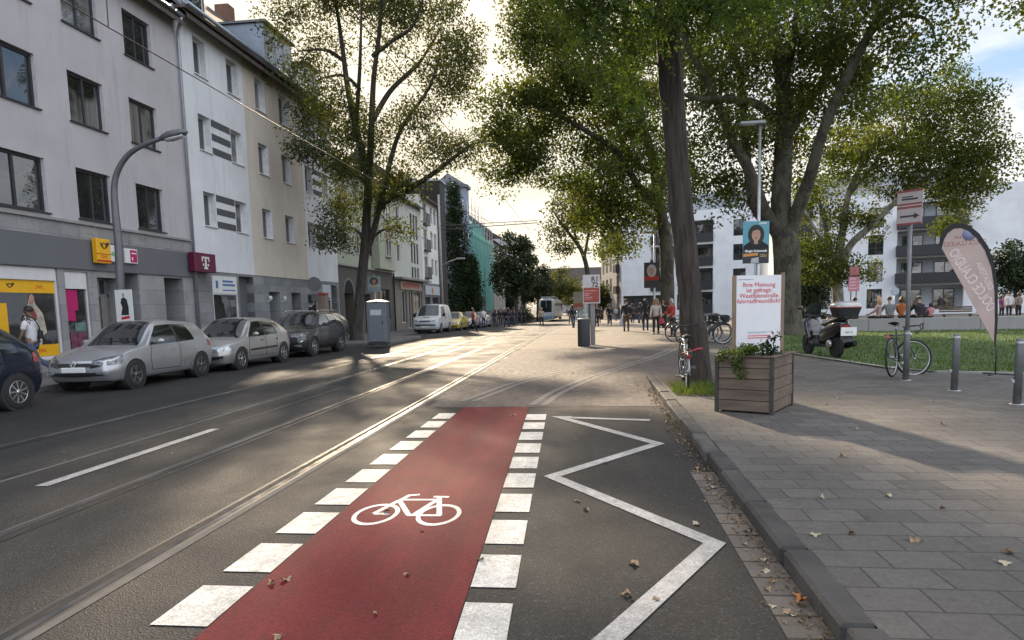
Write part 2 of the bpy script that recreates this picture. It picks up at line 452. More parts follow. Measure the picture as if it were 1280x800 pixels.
# soft shoulder on the clear sky, by its luminance, so that the bright air round the sun keeps its colour
lum = nt.nodes.new('ShaderNodeRGBToBW'); lk(nt, sky.outputs[0], lum.inputs[0])
k = mth(nt, 'DIVIDE', 1.25, mth(nt, 'ADD', mth(nt, 'DIVIDE', lum.outputs[0], 4.0), 1.0))
vs = nt.nodes.new('ShaderNodeVectorMath'); vs.operation = 'SCALE'; lk(nt, sky.outputs[0], vs.inputs[0]); lk(nt, k, vs.inputs['Scale'])
clear = mix(nt, 1.0, vs.outputs[0], mix(nt, glow, (0.97, 1.0, 1.06), (1.0, 0.92, 0.76)), 'MULTIPLY')
CB = CLOUD_B
ccol = mix(nt, glow, tuple(c*CB for c in (0.90, 0.92, 0.98)), tuple(c*CB*1.12 for c in (1.03, 0.92, 0.72)))
# clouds opposite the sun, out of view, brightened as added fill light
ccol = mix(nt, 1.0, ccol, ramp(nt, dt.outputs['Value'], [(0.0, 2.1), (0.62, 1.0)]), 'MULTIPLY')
ccol = mix(nt, 1.0, ccol, ramp(nt, n2, [(0.35, 0.80), (0.65, 1.08)]), 'MULTIPLY')
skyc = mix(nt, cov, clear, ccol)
# warm band low in the sky under the sun
low = mth(nt, 'MULTIPLY', ramp(nt, sp.outputs['Z'], [(0.03, 1.0), (0.24, 0.0)]), ramp(nt, dt.outputs['Value'], [(0.76, 0.0), (0.96, 0.55)]))
skyc = mix(nt, low, skyc, tuple(c*CB for c in (1.09, 0.91, 0.64)))
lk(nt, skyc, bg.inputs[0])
sc.view_settings.view_transform = 'Standard'; sc.view_settings.look = 'None'; sc.view_settings.gamma = 1.0
sc.view_settings.use_curve_mapping = False
sc.view_settings.exposure = EXPO
sc.cycles.max_bounces = 6; sc.cycles.diffuse_bounces = 3; sc.cycles.glossy_bounces = 3; sc.cycles.transmission_bounces = 4; sc.cycles.transparent_max_bounces = 8
sc.cycles.sample_clamp_indirect = 4.0
sc.cycles.caustics_reflective = False; sc.cycles.caustics_refractive = False
sc.cycles.use_denoising = True
# ------------------------------------------------------------------ ground, road, rails, paving
def smooth(t):
    t = min(max(t, 0.0), 1.0); return t*t*(3-2*t)
def plaza_h(x, Y):
    return 0.1*smooth((x+0.5)/2.0)*smooth((Y-12.0)/2.5)
def frange(a, b, d):
    n = max(1, int(math.ceil((b-a)/d))); return [a+(b-a)*i/n for i in range(n+1)]
def sheet(name, xs, Ys, h, mat, kind='structure'):
    """a ground sheet following the fall of the street; h is a number or h(x, Y)"""
    mb = MB(); nx = len(xs)
    v = [(x, Y, gz(Y)+(h(x, Y) if callable(h) else h)) for Y in Ys for x in xs]
    f = [(j*nx+i, j*nx+i+1, (j+1)*nx+i+1, (j+1)*nx+i) for j in range(len(Ys)-1) for i in range(nx-1)]
    mb.add(v, f, 0, True); o = mb.build(name, mat, recalc=False)
    return tag(o, kind=kind)
YN = frange(-25, 34, 3.0)+frange(34, 130, 3.0)[1:]+[160, 220, 320, 500]
mat_ground = M('far_ground', (0.10, 0.095, 0.085), 0.9, var=0.25, scale=0.1)
sheet('ground', [-1500, -400, -100, -30, 0, 30, 100, 400, 1500], [-200, -25]+frange(0, 34, 4)+frange(36, 132, 4)+[200, 400, 1000, 4000], -0.09, mat_ground)
asph = mat_asphalt()
sheet('road', [-11.75, -9, -6, -3, 1.10], YN, 0.0, asph)
# right-hand pavement: slabs in running bond, then the brick apron and the pale plaza
slab = mat_bricks('pavement_slabs', (0.082, 0.074, 0.066), (0.116, 0.106, 0.094), (0.045, 0.041, 0.037), 0.36, 0.27, 0.0065, 0.5, plane='xy', varn=0.2, bstr=0.7, warp=0.018)
brick = mat_bricks('brick_paving', (0.088, 0.068, 0.057), (0.122, 0.097, 0.082), (0.045, 0.038, 0.033), 0.20, 0.10, 0.006, 0.5, varn=0.2, rot=R(45))
plaza = mat_bricks('plaza_paving', (0.15, 0.125, 0.10), (0.19, 0.158, 0.126), (0.085, 0.073, 0.06), 0.30, 0.30, 0.008, 0.5, varn=0.15)
greyslab = mat_bricks('left_pavement_slabs', (0.12, 0.115, 0.11), (0.16, 0.153, 0.147), (0.05, 0.048, 0.045), 0.30, 0.30, 0.008, 0.5, varn=0.2)
sheet('pavement', [1.243, 3, 6, 12, 30, 60], frange(-25, 14, 3), 0.1, slab)
sheet('pavement_beside_the_lawn', [3.4, 6, 12, 30, 60], frange(14, 25, 2), 0.1, slab)
sheet('brick_paving', frange(-2.60, 1.08, 0.4), frange(10.43, 14, 0.4), lambda x, Y: 0.004+plaza_h(x, Y), brick)
sheet('brick_apron', frange(-2.60, 3.4, 0.5), frange(14, 25, 1.0), lambda x, Y: 0.004+plaza_h(x, Y), brick)
sheet('plaza', frange(-2.60, 3.4, 0.6)+[6, 12, 30, 90], frange(25, 129, 3), lambda x, Y: 0.004+plaza_h(x, Y), plaza)
sheet('left_pavement', [-15.4, -13, -11.62], YN, 0.12, greyslab)
# side street past the pale house
def flat_poly(mb, pts, h, m=0):
    v = [(p[0], p[1], gz(p[1])+h) for p in pts]
    mb.add(v, [tuple(range(len(v)))], m)
def ribbon(mb, pts, wid, h, m=0):
    pts = [Vector((p[0], p[1], 0)) for p in pts]; v = []
    for i, p in enumerate(pts):
        a = pts[max(0, i-1)]; b = pts[min(len(pts)-1, i+1)]
        d0 = (p-a).normalized() if i else (b-p).normalized(); d1 = (b-p).normalized() if i < len(pts)-1 else d0
        n0 = Vector((-d0.y, d0.x, 0)); n1 = Vector((-d1.y, d1.x, 0)); nn = (n0+n1).normalized(); k = wid/2/max(0.35, nn.dot(n0))
        for s_ in (1, -1):
            q = p+nn*k*s_; v.append((q.x, q.y, gz(q.y)+h))
    mb.add(v, [(2*i, 2*i+1, 2*i+3, 2*i+2) for i in range(len(pts)-1)], m)
# kerb stones
kerbm = [M('kerb_stone', (0.055, 0.052, 0.05), 0.8, var=0.35, scale=3.0, bmp=0.6, bscale=70, dirt=0.4), M('kerb_stone_pale', (0.078, 0.073, 0.068), 0.8, var=0.35, scale=4.0, bmp=0.6, bscale=60, dirt=0.5), M('kerb_stone_dark', (0.042, 0.04, 0.039), 0.8, var=0.35, scale=3.0, bmp=0.6, bscale=80, dirt=0.3)]
mb = MB(); Y = -20.0
while Y < 13.9:
    j = rnd.uniform(-0.010, 0.010); L_ = rnd.choice((0.98, 0.98, 0.74)); z_ = 0.104+rnd.uniform(-0.009, 0.006)
    T_ = Matrix.Translation((1.178+j, Y+L_/2, 0)) @ Matrix.Rotation(rnd.uniform(-0.007, 0.007), 4, 'Z') @ Matrix.Rotation(rnd.uniform(-0.008, 0.008), 4, 'X')
    mb.box(-0.082, -L_/2+0.009, -0.06, 0.082, L_/2-0.009, z_, rnd.randrange(3), rnd.uniform(0.012, 0.024), T_); Y += L_
tag(mb.build('kerb', kerbm), kind='structure')
mb = MB(); Y = -25.0
while Y < 120:
    if not 27.5 < Y < 36.5: mb.box(-11.75, Y+0.005, gz(Y)-0.15, -11.61, Y+0.995, gz(Y)+0.124, 0, 0.014)
    Y += 1.0
tag(mb.build('left_kerb', M('kerb_granite', (0.16, 0.155, 0.15), 0.8, var=0.2, bmp=0.3)), kind='structure')
# planted island with the roadside tree and the portable toilet
isl = [(-11.74, 28.9), (-9.6, 28.9), (-9.2, 29.6), (-9.2, 35.6), (-9.6, 36.2), (-11.74, 36.2)]
mb = MB(); mb.prism(isl, -0.05, 0.122)
tag(mb.build('tree_island', greyslab), kind='structure')
mb = MB(); pts = [(x, y, 0.06) for x, y in isl]
for a, b in zip(isl[:-1], isl[1:]):
    d = Vector((b[0]-a[0], b[1]-a[1], 0)); L = d.length; n = max(1, round(L)); d.normalize()
    for k in range(n):
        T = Matrix.Translation((a[0], a[1], 0)) @ Matrix.Rotation(math.atan2(d.y, d.x), 4, 'Z')
        mb.box(k*L/n+0.005, -0.14, -0.06, (k+1)*L/n-0.005, 0.004, 0.135, 0, 0.012, T)
tag(mb.build('island_kerb', MATS['kerb_granite']), kind='structure')
# gutter course of small blocks beside the kerb
gut = mat_bricks('gutter_blocks', (0.10, 0.085, 0.072), (0.14, 0.118, 0.10), (0.03, 0.027, 0.025), 0.40, 0.24, 0.012, 0.0, varn=0.25)
sheet('gutter', [0.88, 1.093], frange(-20, 6.3, 2), 0.004, gut)
# tram tracks: two pairs of grooved rails set in the asphalt
steel = M('rail_steel', (0.42, 0.40, 0.38), 0.22, 1.0, var=0.15, scale=3.0)
groove = M('rail_groove', (0.012, 0.011, 0.010), 0.9)
seal = M('rail_joint_bitumen', (0.02, 0.02, 0.02), 0.55, var=0.3, scale=8)
conc = M('rail_concrete_strip', (0.10, 0.095, 0.088), 0.9, var=0.25, scale=4.0, bmp=0.3, dirt=0.5)
YR = frange(-25, 130, 3)+[160, 220, 320, 500]
def track(name, xl, xr):
    mb = MB()
    for xc, sgn in ((xl, 1), (xr, -1)):
        spans = [(-0.028, 0.018, 0, 0.006), (0.018, 0.076, 1, 0.005), (0.076, 0.090, 0, 0.006), (-0.055, -0.028, 2, 0.004), (0.090, 0.120, 2, 0.004)]
        for a, b, m, h in spans:
            x0, x1 = sorted((xc+sgn*a, xc+sgn*b))
            v = []
            for Y in YR: v += [(x0, Y, gz(Y)+h), (x1, Y, gz(Y)+h)]
            mb.add(v, [(2*i, 2*i+1, 2*i+3, 2*i+2) for i in range(len(YR)-1)], m)
    x0 = xr+0.056
    for x0, x1 in ((xr+0.056, xr+0.120), (xl-0.085, xl-0.056)):
        v = []
        for Y in YR: v += [(x0, Y, gz(Y)+0.004), (x1, Y, gz(Y)+0.004)]
        mb.add(v, [(2*i, 2*i+1, 2*i+3, 2*i+2) for i in range(len(YR)-1)], 3)
    tag(mb.build(name, [steel, groove, seal, conc], recalc=False), kind='structure')
track('tram_track', -4.25, -2.84)
track('tram_track', -7.16, -5.74)
# sealed joint between the lanes, centre dashes
mb = MB()
for a, b in ((-3.4, -0.4), (5.64, 8.60), (23.6, 26.6), (32.6, 35.6), (41.6, 44.6)):
    mb.add([(-5.16, a, gz(a)+0.006), (-5.03, a, gz(a)+0.006), (-5.03, b, gz(b)+0.006), (-5.16, b, gz(b)+0.006)], [(0, 1, 2, 3)])
white = mat_paint('road_paint_white', (0.66, 0.64, 0.59), 0.8, lines=True)
old = mat_paint('road_paint_worn', (0.46, 0.44, 0.41), 0.8)
tag(mb.build('centre_line', old, recalc=False), kind='structure')
mb = MB(); mb.add([(-5.125, 9.0, 0.005), (-5.08, 9.0, 0.005), (-5.08, 40, gz(40)+0.005), (-5.125, 40, gz(40)+0.005)], [(0, 1, 2, 3)])
tag(mb.build('asphalt_joint', conc, recalc=False), kind='structure')
# red cycle lane
red = mat_paint('cycle_lane_red', (0.15, 0.0125, 0.017), 0.4, 0.8, 3.0, under=(0.06, 0.02, 0.02))
mb = MB()
Ys = frange(-15, 10.46, 0.8); v = []
for Y in Ys: v += [(-1.875-0.014*Y, Y, 0.005), (-0.545-0.0425*Y, Y, 0.005)]
mb.add(v, [(2*i, 2*i+1, 2*i+3, 2*i+2) for i in range(len(Ys)-1)])
tag(mb.build('cycle_lane', red, recalc=False), kind='structure')
mb = MB()
for k in range(-22, 10):
    a = 3.05+0.7*k; b = a+0.49
    if b < 10.5: mb.add([(-2.215-0.006*a, a, 0.006), (-1.882-0.014*a, a, 0.006), (-1.882-0.014*b, b, 0.006), (-2.215-0.006*b, b, 0.006)], [(0, 1, 2, 3)])
    a = 3.61+0.7*k; b = a+0.5
    if b < 10.4: mb.add([(-0.538-0.0425*a, a, 0.006), (-0.30-0.038*a, a, 0.006), (-0.30-0.038*b, b, 0.006), (-0.538-0.0425*b, b, 0.006)], [(0, 1, 2, 3)])
tag(mb.build('cycle_lane_blocks', white, recalc=False), kind='structure')
mb = MB()
ribbon(mb, [(0.75, 9.16), (-0.46, 9.43), (0.71, 7.60), (-0.38, 6.11), (0.77, 4.39), (0.06, 3.06), (-0.38, 2.3), (0.77, 0.6), (-0.38, -1.1)], 0.125, 0.006)
mb.add([(-0.46, 9.40, 0.0058), (-0.30, 9.40, 0.0058), (-0.30, 9.52, 0.0058), (-0.56, 9.52, 0.0058)], [(0, 1, 2, 3)])
tag(mb.build('zigzag_marking', mat_paint('road_paint_zigzag', (0.52, 0.50, 0.475), 0.75, lines=True), recalc=False), kind='structure')
# bicycle symbol
def Z8(x, y):
    q = G(410+x/6.095, 590+y/6.095); return (q.x, q.y)
mb = MB()
for pts in ([(350, 322), (540, 222)], [(548, 222), (622, 182), (700, 177)], [(540, 216), (850, 216)], [(545, 222), (615, 334)], [(605, 334), (862, 336)], [(848, 196), (848, 336)], [(832, 218), (650, 332)], [(805, 193), (922, 195)], [(350, 325), (420, 322), (460, 330)]):
    q = [Z8(*p) for p in pts]
    ribbon(mb, q, 0.042, 0.0062+0.00002*len(mb.F))
def ring_sym(px0, px1, py0, py1, tilt):
    a = Z8(px0, (py0+py1)/2+tilt); b = Z8(px1, (py0+py1)/2-tilt); c = Z8((px0+px1)/2, py0); d = Z8((px0+px1)/2, py1)
    cx, cy = (a[0]+b[0])/2, (c[1]+d[1])/2; rx, ry = abs(b[0]-a[0])/2, abs(c[1]-d[1])/2
    n = 40; v = []
    for k in range(n):
        t = 2*PI*k/n
        for q in (1.0, 0.80):
            v.append((cx+rx*q*math.cos(t)+0.0*math.sin(t), cy+ry*q*math.sin(t), 0.0075))
    mb.add(v, [(2*k, 2*k+1, (2*k+3) % (2*n), (2*k+2) % (2*n)) for k in range(n)])
ring_sym(183, 541, 248, 414, 10); ring_sym(672, 1012, 252, 418, 6)
tag(mb.build('bicycle_symbol', mat_paint('road_paint_symbol', (0.66, 0.64, 0.62), 0.35), recalc=False), kind='structure')
# curved pale setts of a crossing cycle track through the brick paving
mb = MB()
def gp(l): return [(G(a, b).x, G(a, b).y) for a, b in l]
def curve(pts, n=10):
    pts = [Vector((p[0], p[1], 0)) for p in pts]; out = []
    for i in range(len(pts)-1):
        p0 = pts[max(0, i-1)]; p1 = pts[i]; p2 = pts[i+1]; p3 = pts[min(len(pts)-1, i+2)]
        for k in range(n):
            t = k/n
            out.append(0.5*((2*p1)+(p2-p0)*t+(2*p0-5*p1+4*p2-p3)*t*t+(3*p1-p0-3*p2+p3)*t**3))
    out.append(pts[-1]); return [(q.x, q.y) for q in out]
for l in ([(585, 502), (612, 492), (650, 478), (700, 466), (750, 458)], [(672, 507), (700, 489), (740, 473), (780, 462), (815, 452), (842, 440)]):
    c = curve(gp(l)); m_ = 0
    for off in (-0.10, 0.10):
        cc = []
        for i, p in enumerate(c):
            a = c[max(0, i-1)]; b = c[min(len(c)-1, i+1)]; d = Vector((b[0]-a[0], b[1]-a[1])).normalized()
            cc.append((p[0]-d.y*off, p[1]+d.x*off))
        v = []
        for i, p in enumerate(cc):
            a = cc[max(0, i-1)]; b = cc[min(len(cc)-1, i+1)]; d = Vector((b[0]-a[0], b[1]-a[1])).normalized()
            for s_ in (1, -1):
                x, y = p[0]-d.y*0.055*s_, p[1]+d.x*0.055*s_
                v.append((x, y, 0.009+plaza_h(x, y)))
        mb.add(v, [(2*i, 2*i+1, 2*i+3, 2*i+2) for i in range(len(cc)-1)])
tag(mb.build('pale_setts', M('pale_sett', (0.19, 0.17, 0.15), 0.85, var=0.3, scale=9, bmp=0.4), recalc=False), kind='structure')
# lawn
lawn = [(5.0, 21.5), (5.4, 18.6), (6.0, 14.8), (6.5, 14.0), (7.8, 13.5), (12, 13.3), (40, 13.2), (40, 30.3), (18, 30.7), (8.0, 31.4), (5.6, 26.0)]
grassm = M('lawn_turf', (0.05, 0.09, 0.018), 0.9, var=0.45, scale=1.2, bmp=0.6, bscale=40)
mb = MB(); mb.prism(lawn, 0.06, 0.128); tag(mb.build('lawn', grassm), kind='structure')
mb = MB()
ed = lawn[:7]
v = []
for i, p in enumerate(ed):
    a = ed[max(0, i-1)]; b = ed[min(len(ed)-1, i+1)]; d = Vector((b[0]-a[0], b[1]-a[1])).normalized()
    n_ = Vector((d.y, -d.x))
    for q in (0.0, 0.12):
        x, y = p[0]-d.y*q*-1*-1, p[1]+d.x*q*-1
        v += [(x, y, 0.06), (x, y, 0.138)]
mb.add(v, [f for i in range(len(ed)-1) for f in ((4*i+1, 4*i+3, 4*i+7, 4*i+5), (4*i+2, 4*i+3, 4*i+7, 4*i+6), (4*i, 4*i+1, 4*i+5, 4*i+4))])
tag(mb.build('lawn_edging', M('edging_stone', (0.30, 0.285, 0.265), 0.85, var=0.2, scale=4)), kind='structure')
def inside(p, poly):
    c = False; n = len(poly)
    for i in range(n):
        (x1, y1), (x2, y2) = poly[i], poly[(i+1) % n]
        if (y1 > p[1]) != (y2 > p[1]) and p[0] < (x2-x1)*(p[1]-y1)/(y2-y1)+x1: c = not c
    return c
def blades(name, pts, zb, hmin, hmax, wid, mat, lean=0.5):
    n = len(pts); p = np.array(pts); a = nr.uniform(0, 2*PI, n); h = nr.uniform(hmin, hmax, n); l = nr.uniform(0.1, lean, n)*h; b = nr.uniform(0, 2*PI, n)
    d = np.stack([np.cos(a), np.sin(a)], 1)*wid/2
    z = zb if hasattr(zb, '__len__') else np.full(n, zb)
    v = np.zeros((n, 3, 3)); v[:, 0, :2] = p-d; v[:, 1, :2] = p+d; v[:, 0, 2] = z; v[:, 1, 2] = z
    v[:, 2, 0] = p[:, 0]+np.cos(b)*l; v[:, 2, 1] = p[:, 1]+np.sin(b)*l; v[:, 2, 2] = z+h
    me = bpy.data.meshes.new(name); me.from_pydata(v.reshape(-1, 3).tolist(), [], np.arange(3*n).reshape(n, 3).tolist())
    at = me.attributes.new('leafvar', 'FLOAT', 'FACE'); at.data.foreach_set('value', nr.uniform(0, 1, n).astype(np.float32))
    me.materials.append(mat); o = bpy.data.objects.new(name, me); COL.objects.link(o); return o
bladem = mat_leaf('grass_blade', (0.028, 0.06, 0.010), (0.06, 0.115, 0.02), (0.12, 0.15, 0.04), 0.4)
pts = []
while len(pts) < 42000:
    y = 13.3+18*rnd.random()**1.5; x = rnd.uniform(5, 26)
    if inside((x, y), lawn): pts.append((x, y))
tag(blades('grass', pts, 0.12, 0.03, 0.10, 0.022, bladem), kind='stuff')
# ------------------------------------------------------------------ buildings
GLASS = mat_glass()
def glass_curtain(name, c0, c1, sc_):
    m, nt, b, out = new_mat(name); v = coords(nt)
    wv = nt.nodes.new('ShaderNodeTexNoise'); wv.inputs['Scale'].default_value = 1.0; wv.inputs['Detail'].default_value = 2.0; lk(nt, coords(nt, sc_), wv.inputs['Vector'])
    lk(nt, mix(nt, ramp(nt, noise(nt, v, 0.6, 2.0), [(0.46, 0.0), (0.54, 1.0)]), ramp(nt, wv.outputs['Fac'], [(0.35, c0), (0.65, c1)]), (0.014, 0.015, 0.017)), b.inputs['Base Color'])
    b.inputs['Roughness'].default_value = 0.02; b.inputs['Specular IOR Level'].default_value = 1.0; b.inputs['Coat Weight'].default_value = 0.6; b.inputs['Coat Roughness'].default_value = 0.01
    bump(nt, b, noise(nt, v, 1.3, 1.0), 0.25, 0.02); return m
GVAR = [glass_curtain('curtained_glass', (0.10, 0.10, 0.10), (0.22, 0.215, 0.21), (16, 16, 0.3)), glass_curtain('blind_glass', (0.08, 0.08, 0.085), (0.17, 0.17, 0.175), (0.3, 0.3, 28)), GLASS]
GLASS2 = mat_glass('shop_glass', (0.02, 0.02, 0.02), 0.12, 0.02)
anth = M('anthracite_frame', (0.03, 0.031, 0.034), 0.45, var=0.1)
whitef = M('white_frame', (0.62, 0.62, 0.62), 0.45, var=0.06)
alu = M('aluminium', (0.45, 0.45, 0.46), 0.35, 0.9, var=0.08)
zinc = M('zinc_sheet', (0.30, 0.34, 0.38), 0.42, 0.7, var=0.15, scale=2)
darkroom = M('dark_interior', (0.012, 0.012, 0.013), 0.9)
tiles = mat_bricks('roof_tiles', (0.065, 0.05, 0.045), (0.10, 0.075, 0.065), (0.03, 0.025, 0.022), 0.22, 0.28, 0.012, 0.5, varn=0.25)
FX = -14.6
def LT(x=FX):   # local (u along the street, n out of the wall, z)
    return axes_T((x, 0, 0), (0, 1, 0), (1, 0, 0), (0, 0, 1))
def wall_mesh(mb, u0, u1, z0, z1, ops, rev, m=0, mr=None, n0=0.0):
    """a wall face with rectangular openings and their reveals, in (u, n, z)"""
    mr = m if mr is None else mr
    us = sorted(set([u0, u1]+[min(max(c, u0), u1) for o in ops for c in o[:2]])); zs = sorted(set([z0, z1]+[min(max(c, z0), z1) for o in ops for c in o[2:4]]))
    for i in range(len(us)-1):
        for j in range(len(zs)-1):
            cu, cz = (us[i]+us[i+1])/2, (zs[j]+zs[j+1])/2
            if any(o[0] < cu < o[1] and o[2] < cz < o[3] for o in ops): continue
            mb.add([(us[i], n0, zs[j]), (us[i+1], n0, zs[j]), (us[i+1], n0, zs[j+1]), (us[i], n0, zs[j+1])], [(0, 1, 2, 3)], m)
    for o in ops:
        a, b, c, d = o[:4]; r = o[4] if len(o) > 4 else rev
        for q in ([(a, c), (a, d)], [(b, c), (b, d)], [(a, c), (b, c)], [(a, d), (b, d)]):
            mb.add([(q[0][0], n0, q[0][1]), (q[1][0], n0, q[1][1]), (q[1][0], n0-r, q[1][1]), (q[0][0], n0-r, q[0][1])], [(0, 1, 2, 3)], mr)
def window(parent, T, a, b, c, d, depth=0.18, fm=None, gm=None, mull=(0.5,), trans=(), fw=0.07, sill=None, name='window', n0=0.0, lab=None):
    fm = fm or anth; gm = gm or GLASS
    mb = MB(T); n1 = n0-depth
    mb.box(a, n1, c, a+fw, n1+0.06, d); mb.box(b-fw, n1, c, b, n1+0.06, d)
    mb.box(a+fw, n1, c, b-fw, n1+0.06, c+fw); mb.box(a+fw, n1, d-fw, b-fw, n1+0.06, d)
    for t in mull: 
        u = a+(b-a)*t; mb.box(u-fw*0.55, n1, c+fw, u+fw*0.55, n1+0.055, d-fw)
    for t in trans:
        z = c+(d-c)*t; mb.box(a+fw, n1+0.002, z-fw*0.45, b-fw, n1+0.05, z+fw*0.45)
    o = mb.build(name, fm, parent)
    if lab: o['label'] = lab
    ed = sorted([a+fw]+[a+(b-a)*t for t in mull]+[b-fw])
    g = MB(T)
    for q in range(len(ed)-1):   # each casement sits a hair out of true, as real ones do
        j = [rnd.uniform(-0.006, 0.006) for _ in range(4)]
        g.add([(ed[q], n1+0.018+j[0], c+fw*0.5), (ed[q+1], n1+0.018+j[1], c+fw*0.5), (ed[q+1], n1+0.018+j[2], d-fw*0.5), (ed[q], n1+0.018+j[3], d-fw*0.5)], [(0, 1, 2, 3)])
    g.build('pane', (GLASS if rnd.random() < 0.5 else rnd.choice(GVAR)) if gm is GLASS else gm, o)
    if sill is not None:
        s = MB(T); s.box(a-0.05, n0-depth+0.06, c-0.035, b+0.05, n0+0.06, c+0.003); s.build('sill', sill, o)
    return o
def simple_part(name, mat, parent, T, boxes, bev=0.0):
    mb = MB(T)
    for b in boxes: mb.box(*b, 0, bev)
    return mb.build(name, mat, parent)
def side_walls(mb, u0, u1, z0, z1, depth, m=0, n0=0.0):
    for u in (u0, u1): mb.add([(u, n0, z0), (u, n0-depth, z0), (u, n0-depth, z1), (u, n0, z1)], [(0, 1, 2, 3)], m)
    mb.add([(u0, n0-depth, z0), (u1, n0-depth, z0), (u1, n0-depth, z1), (u0, n0-depth, z1)], [(0, 1, 2, 3)], m)
def gable_roof(mb, u0, u1, z, depth, rise, over=0.35, m=0, ms=None):
    r = depth/2
    k = rise/r
    v = [(u0, over, z-over*k), (u1, over, z-over*k), (u1, -r, z+rise), (u0, -r, z+rise), (u1, -depth, z), (u0, -depth, z), (u0, 0, z), (u1, 0, z)]
    mb.add(v, [(0, 1, 2, 3), (3, 2, 4, 5)], m)
    mb.add([(a[0], a[1], a[2]-0.14) for a in v], [(0, 1, 2, 3)], m)
    mb.add([v[0], v[1], (u1, over, z-over*k-0.14), (u0, over, z-over*k-0.14)], [(0, 1, 2, 3)], m)
    ms = m if ms is None else ms
    mb.add([v[6], v[3], v[5]], [(0, 1, 2)], ms); mb.add([v[7], v[2], v[4]], [(0, 1, 2)], ms)
def gutter_pipe(parent, T, u0, u1, z, n=0.42):
    mb = MB(T); mb.tube([(u0, n, z), (u1, n, z)], 0.075, 8); return mb.build('gutter', zinc, parent)
# ---- house with the post office: lilac-grey render over a grey stone ground floor
T = LT()
lilac = mat_plaster('lilac_grey_render', (0.44, 0.42, 0.44), 0.5)
lilacrev = M('pale_reveal', (0.58, 0.56, 0.58), 0.9)
stone = mat_bricks('grey_stone_cladding', (0.235, 0.235, 0.24), (0.30, 0.298, 0.30), (0.14, 0.14, 0.14), 0.72, 0.48, 0.006, 0.5, plane='yz', varn=0.2, bstr=0.25)
fascia = M('grey_fascia_panel', (0.125, 0.13, 0.145), 0.55, var=0.06, scale=1.0, dirt=0.15)
b1 = empty('apartment_house', (FX, 16, 0), 0, 'lilac grey rendered house with anthracite windows above a post office shop', 'house')
b1.location = (0, 0, 0)
cols = [(12.4, 14.1), (15.45, 17.32), (18.45, 19.87), (21.05, 22.44)]; rows = [(4.38, 5.82), (7.10, 8.50), (9.80, 11.21)]
ops = [(a, b, c, d) for a, b in cols for c, d in rows]
mb = MB(T); wall_mesh(mb, 9.0, 23.85, 4.26, 12.05, ops, 0.17, 0, 1); side_walls(mb, 9.0, 23.85, -1.0, 12.05, 11)
mb.build('wall', [lilac, lilacrev], b1)
for (a, b) in cols:
    for (c, d) in rows: window(b1, T, a, b, c, d, 0.17, anth, GLASS, (0.5,), (), 0.075, anth)
gops = [(13.0, 17.42, 0.45, 2.9, 0.12), (17.65, 18.56, 0.58, 2.85, 0.12), (18.92, 19.86, 0.1, 2.72, 0.45), (20.07, 20.8, 0.1, 2.9, 0.8), (22.15, 23.25, 0.1, 2.84, 0.9)]
mb = MB(T); wall_mesh(mb, 9.0, 23.85, -0.3, 2.86+0.06, gops, 0.2, 0); mb.build('ground_floor_wall', stone, b1)
simple_part('stone_band', stone, b1, T, [(9.0, -0.1, 3.78, 23.84, 0.03, 4.2)])
simple_part('ledge', M('ledge_stone', (0.27, 0.265, 0.26), 0.85), b1, T, [(9.0, -0.1, 4.2, 23.84, 0.10, 4.27)])
simple_part('fascia', fascia, b1, T, [(9.0, -0.1, 2.92, 23.84, 0.06, 3.78)])
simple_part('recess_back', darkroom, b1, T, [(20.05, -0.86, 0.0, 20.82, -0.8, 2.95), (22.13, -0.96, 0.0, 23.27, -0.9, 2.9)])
mb = MB(T); gable_roof(mb, 9.0, 23.85, 12.15, 11, 4.2, 0.45); mb.build('roof', tiles, b1)
simple_part('cornice', M('cornice_grey', (0.2, 0.19, 0.2), 0.8), b1, T, [(9.0, -0.05, 11.9, 23.84, 0.3, 12.06)])
gutter_pipe(b1, T, 9.0, 23.8, 12.0, 0.40)
mb = MB(T); mb.tube([(23.70, 0.40, 11.95), (23.76, 0.32, 11.8), (23.88, 0.12, 11.55), (23.90, 0.10, 11.2), (23.90, 0.10, 0.15)], 0.055, 10); mb.build('downpipe', M('downpipe_grey', (0.33, 0.33, 0.36), 0.45, 0.5), b1)
# shop windows
postyel = M('post_yellow', S(226, 172, 30), 0.4, var=0.05)
sw = window(b1, T, 13.0, 17.42, 0.45, 2.9, 0.12, whitef, GLASS2, (0.38,), (), 0.07, M('shop_sill', (0.5, 0.5, 0.5), 0.5), 'shop_window')
simple_part('white_blind_box', whitef, sw, T, [(13.05, -0.1, 2.56, 17.38, -0.03, 2.87)])
simple_part('yellow_band', postyel, sw, T, [(13.07, -0.098, 2.22, 17.35, -0.085, 2.555), (16.0, -0.098, 0.53, 17.33, -0.085, 0.84)])
hornm = M('horn_black', (0.015, 0.014, 0.013), 0.5)
def horn(parent, T2, s, mat):
    """a post horn emblem: a ring with a bell and a cord"""
    mb = MB(T2)
    mb.tube([(s*0.30*math.cos(t), 0, s*0.30*math.sin(t)) for t in np.linspace(0, 2*PI, 20, endpoint=False)], s*0.055, 6, close=True)
    mb.tube([(0.1*s, 0, -0.30*s), (0.42*s, 0, -0.05*s), (0.58*s, 0, 0.32*s)], [s*0.05, s*0.08, s*0.2], 8)
    mb.tube([(-0.1*s, 0, -0.30*s), (-0.42*s, 0, -0.05*s), (-0.55*s, 0, 0.28*s)], [s*0.05, s*0.05, s*0.09], 8)
    return mb.build('horn_emblem', mat, parent)
horn(sw, T @ Matrix.Translation((15.9, -0.08, 2.40)), 0.17, hornm)
redt = M('sign_red', S(190, 30, 40), 0.45, var=0.05)
def LTX(u, n, z): return axes_T((FX+n, u, z), (0, 1, 0), (0, 0, 1), (1, 0, 0))
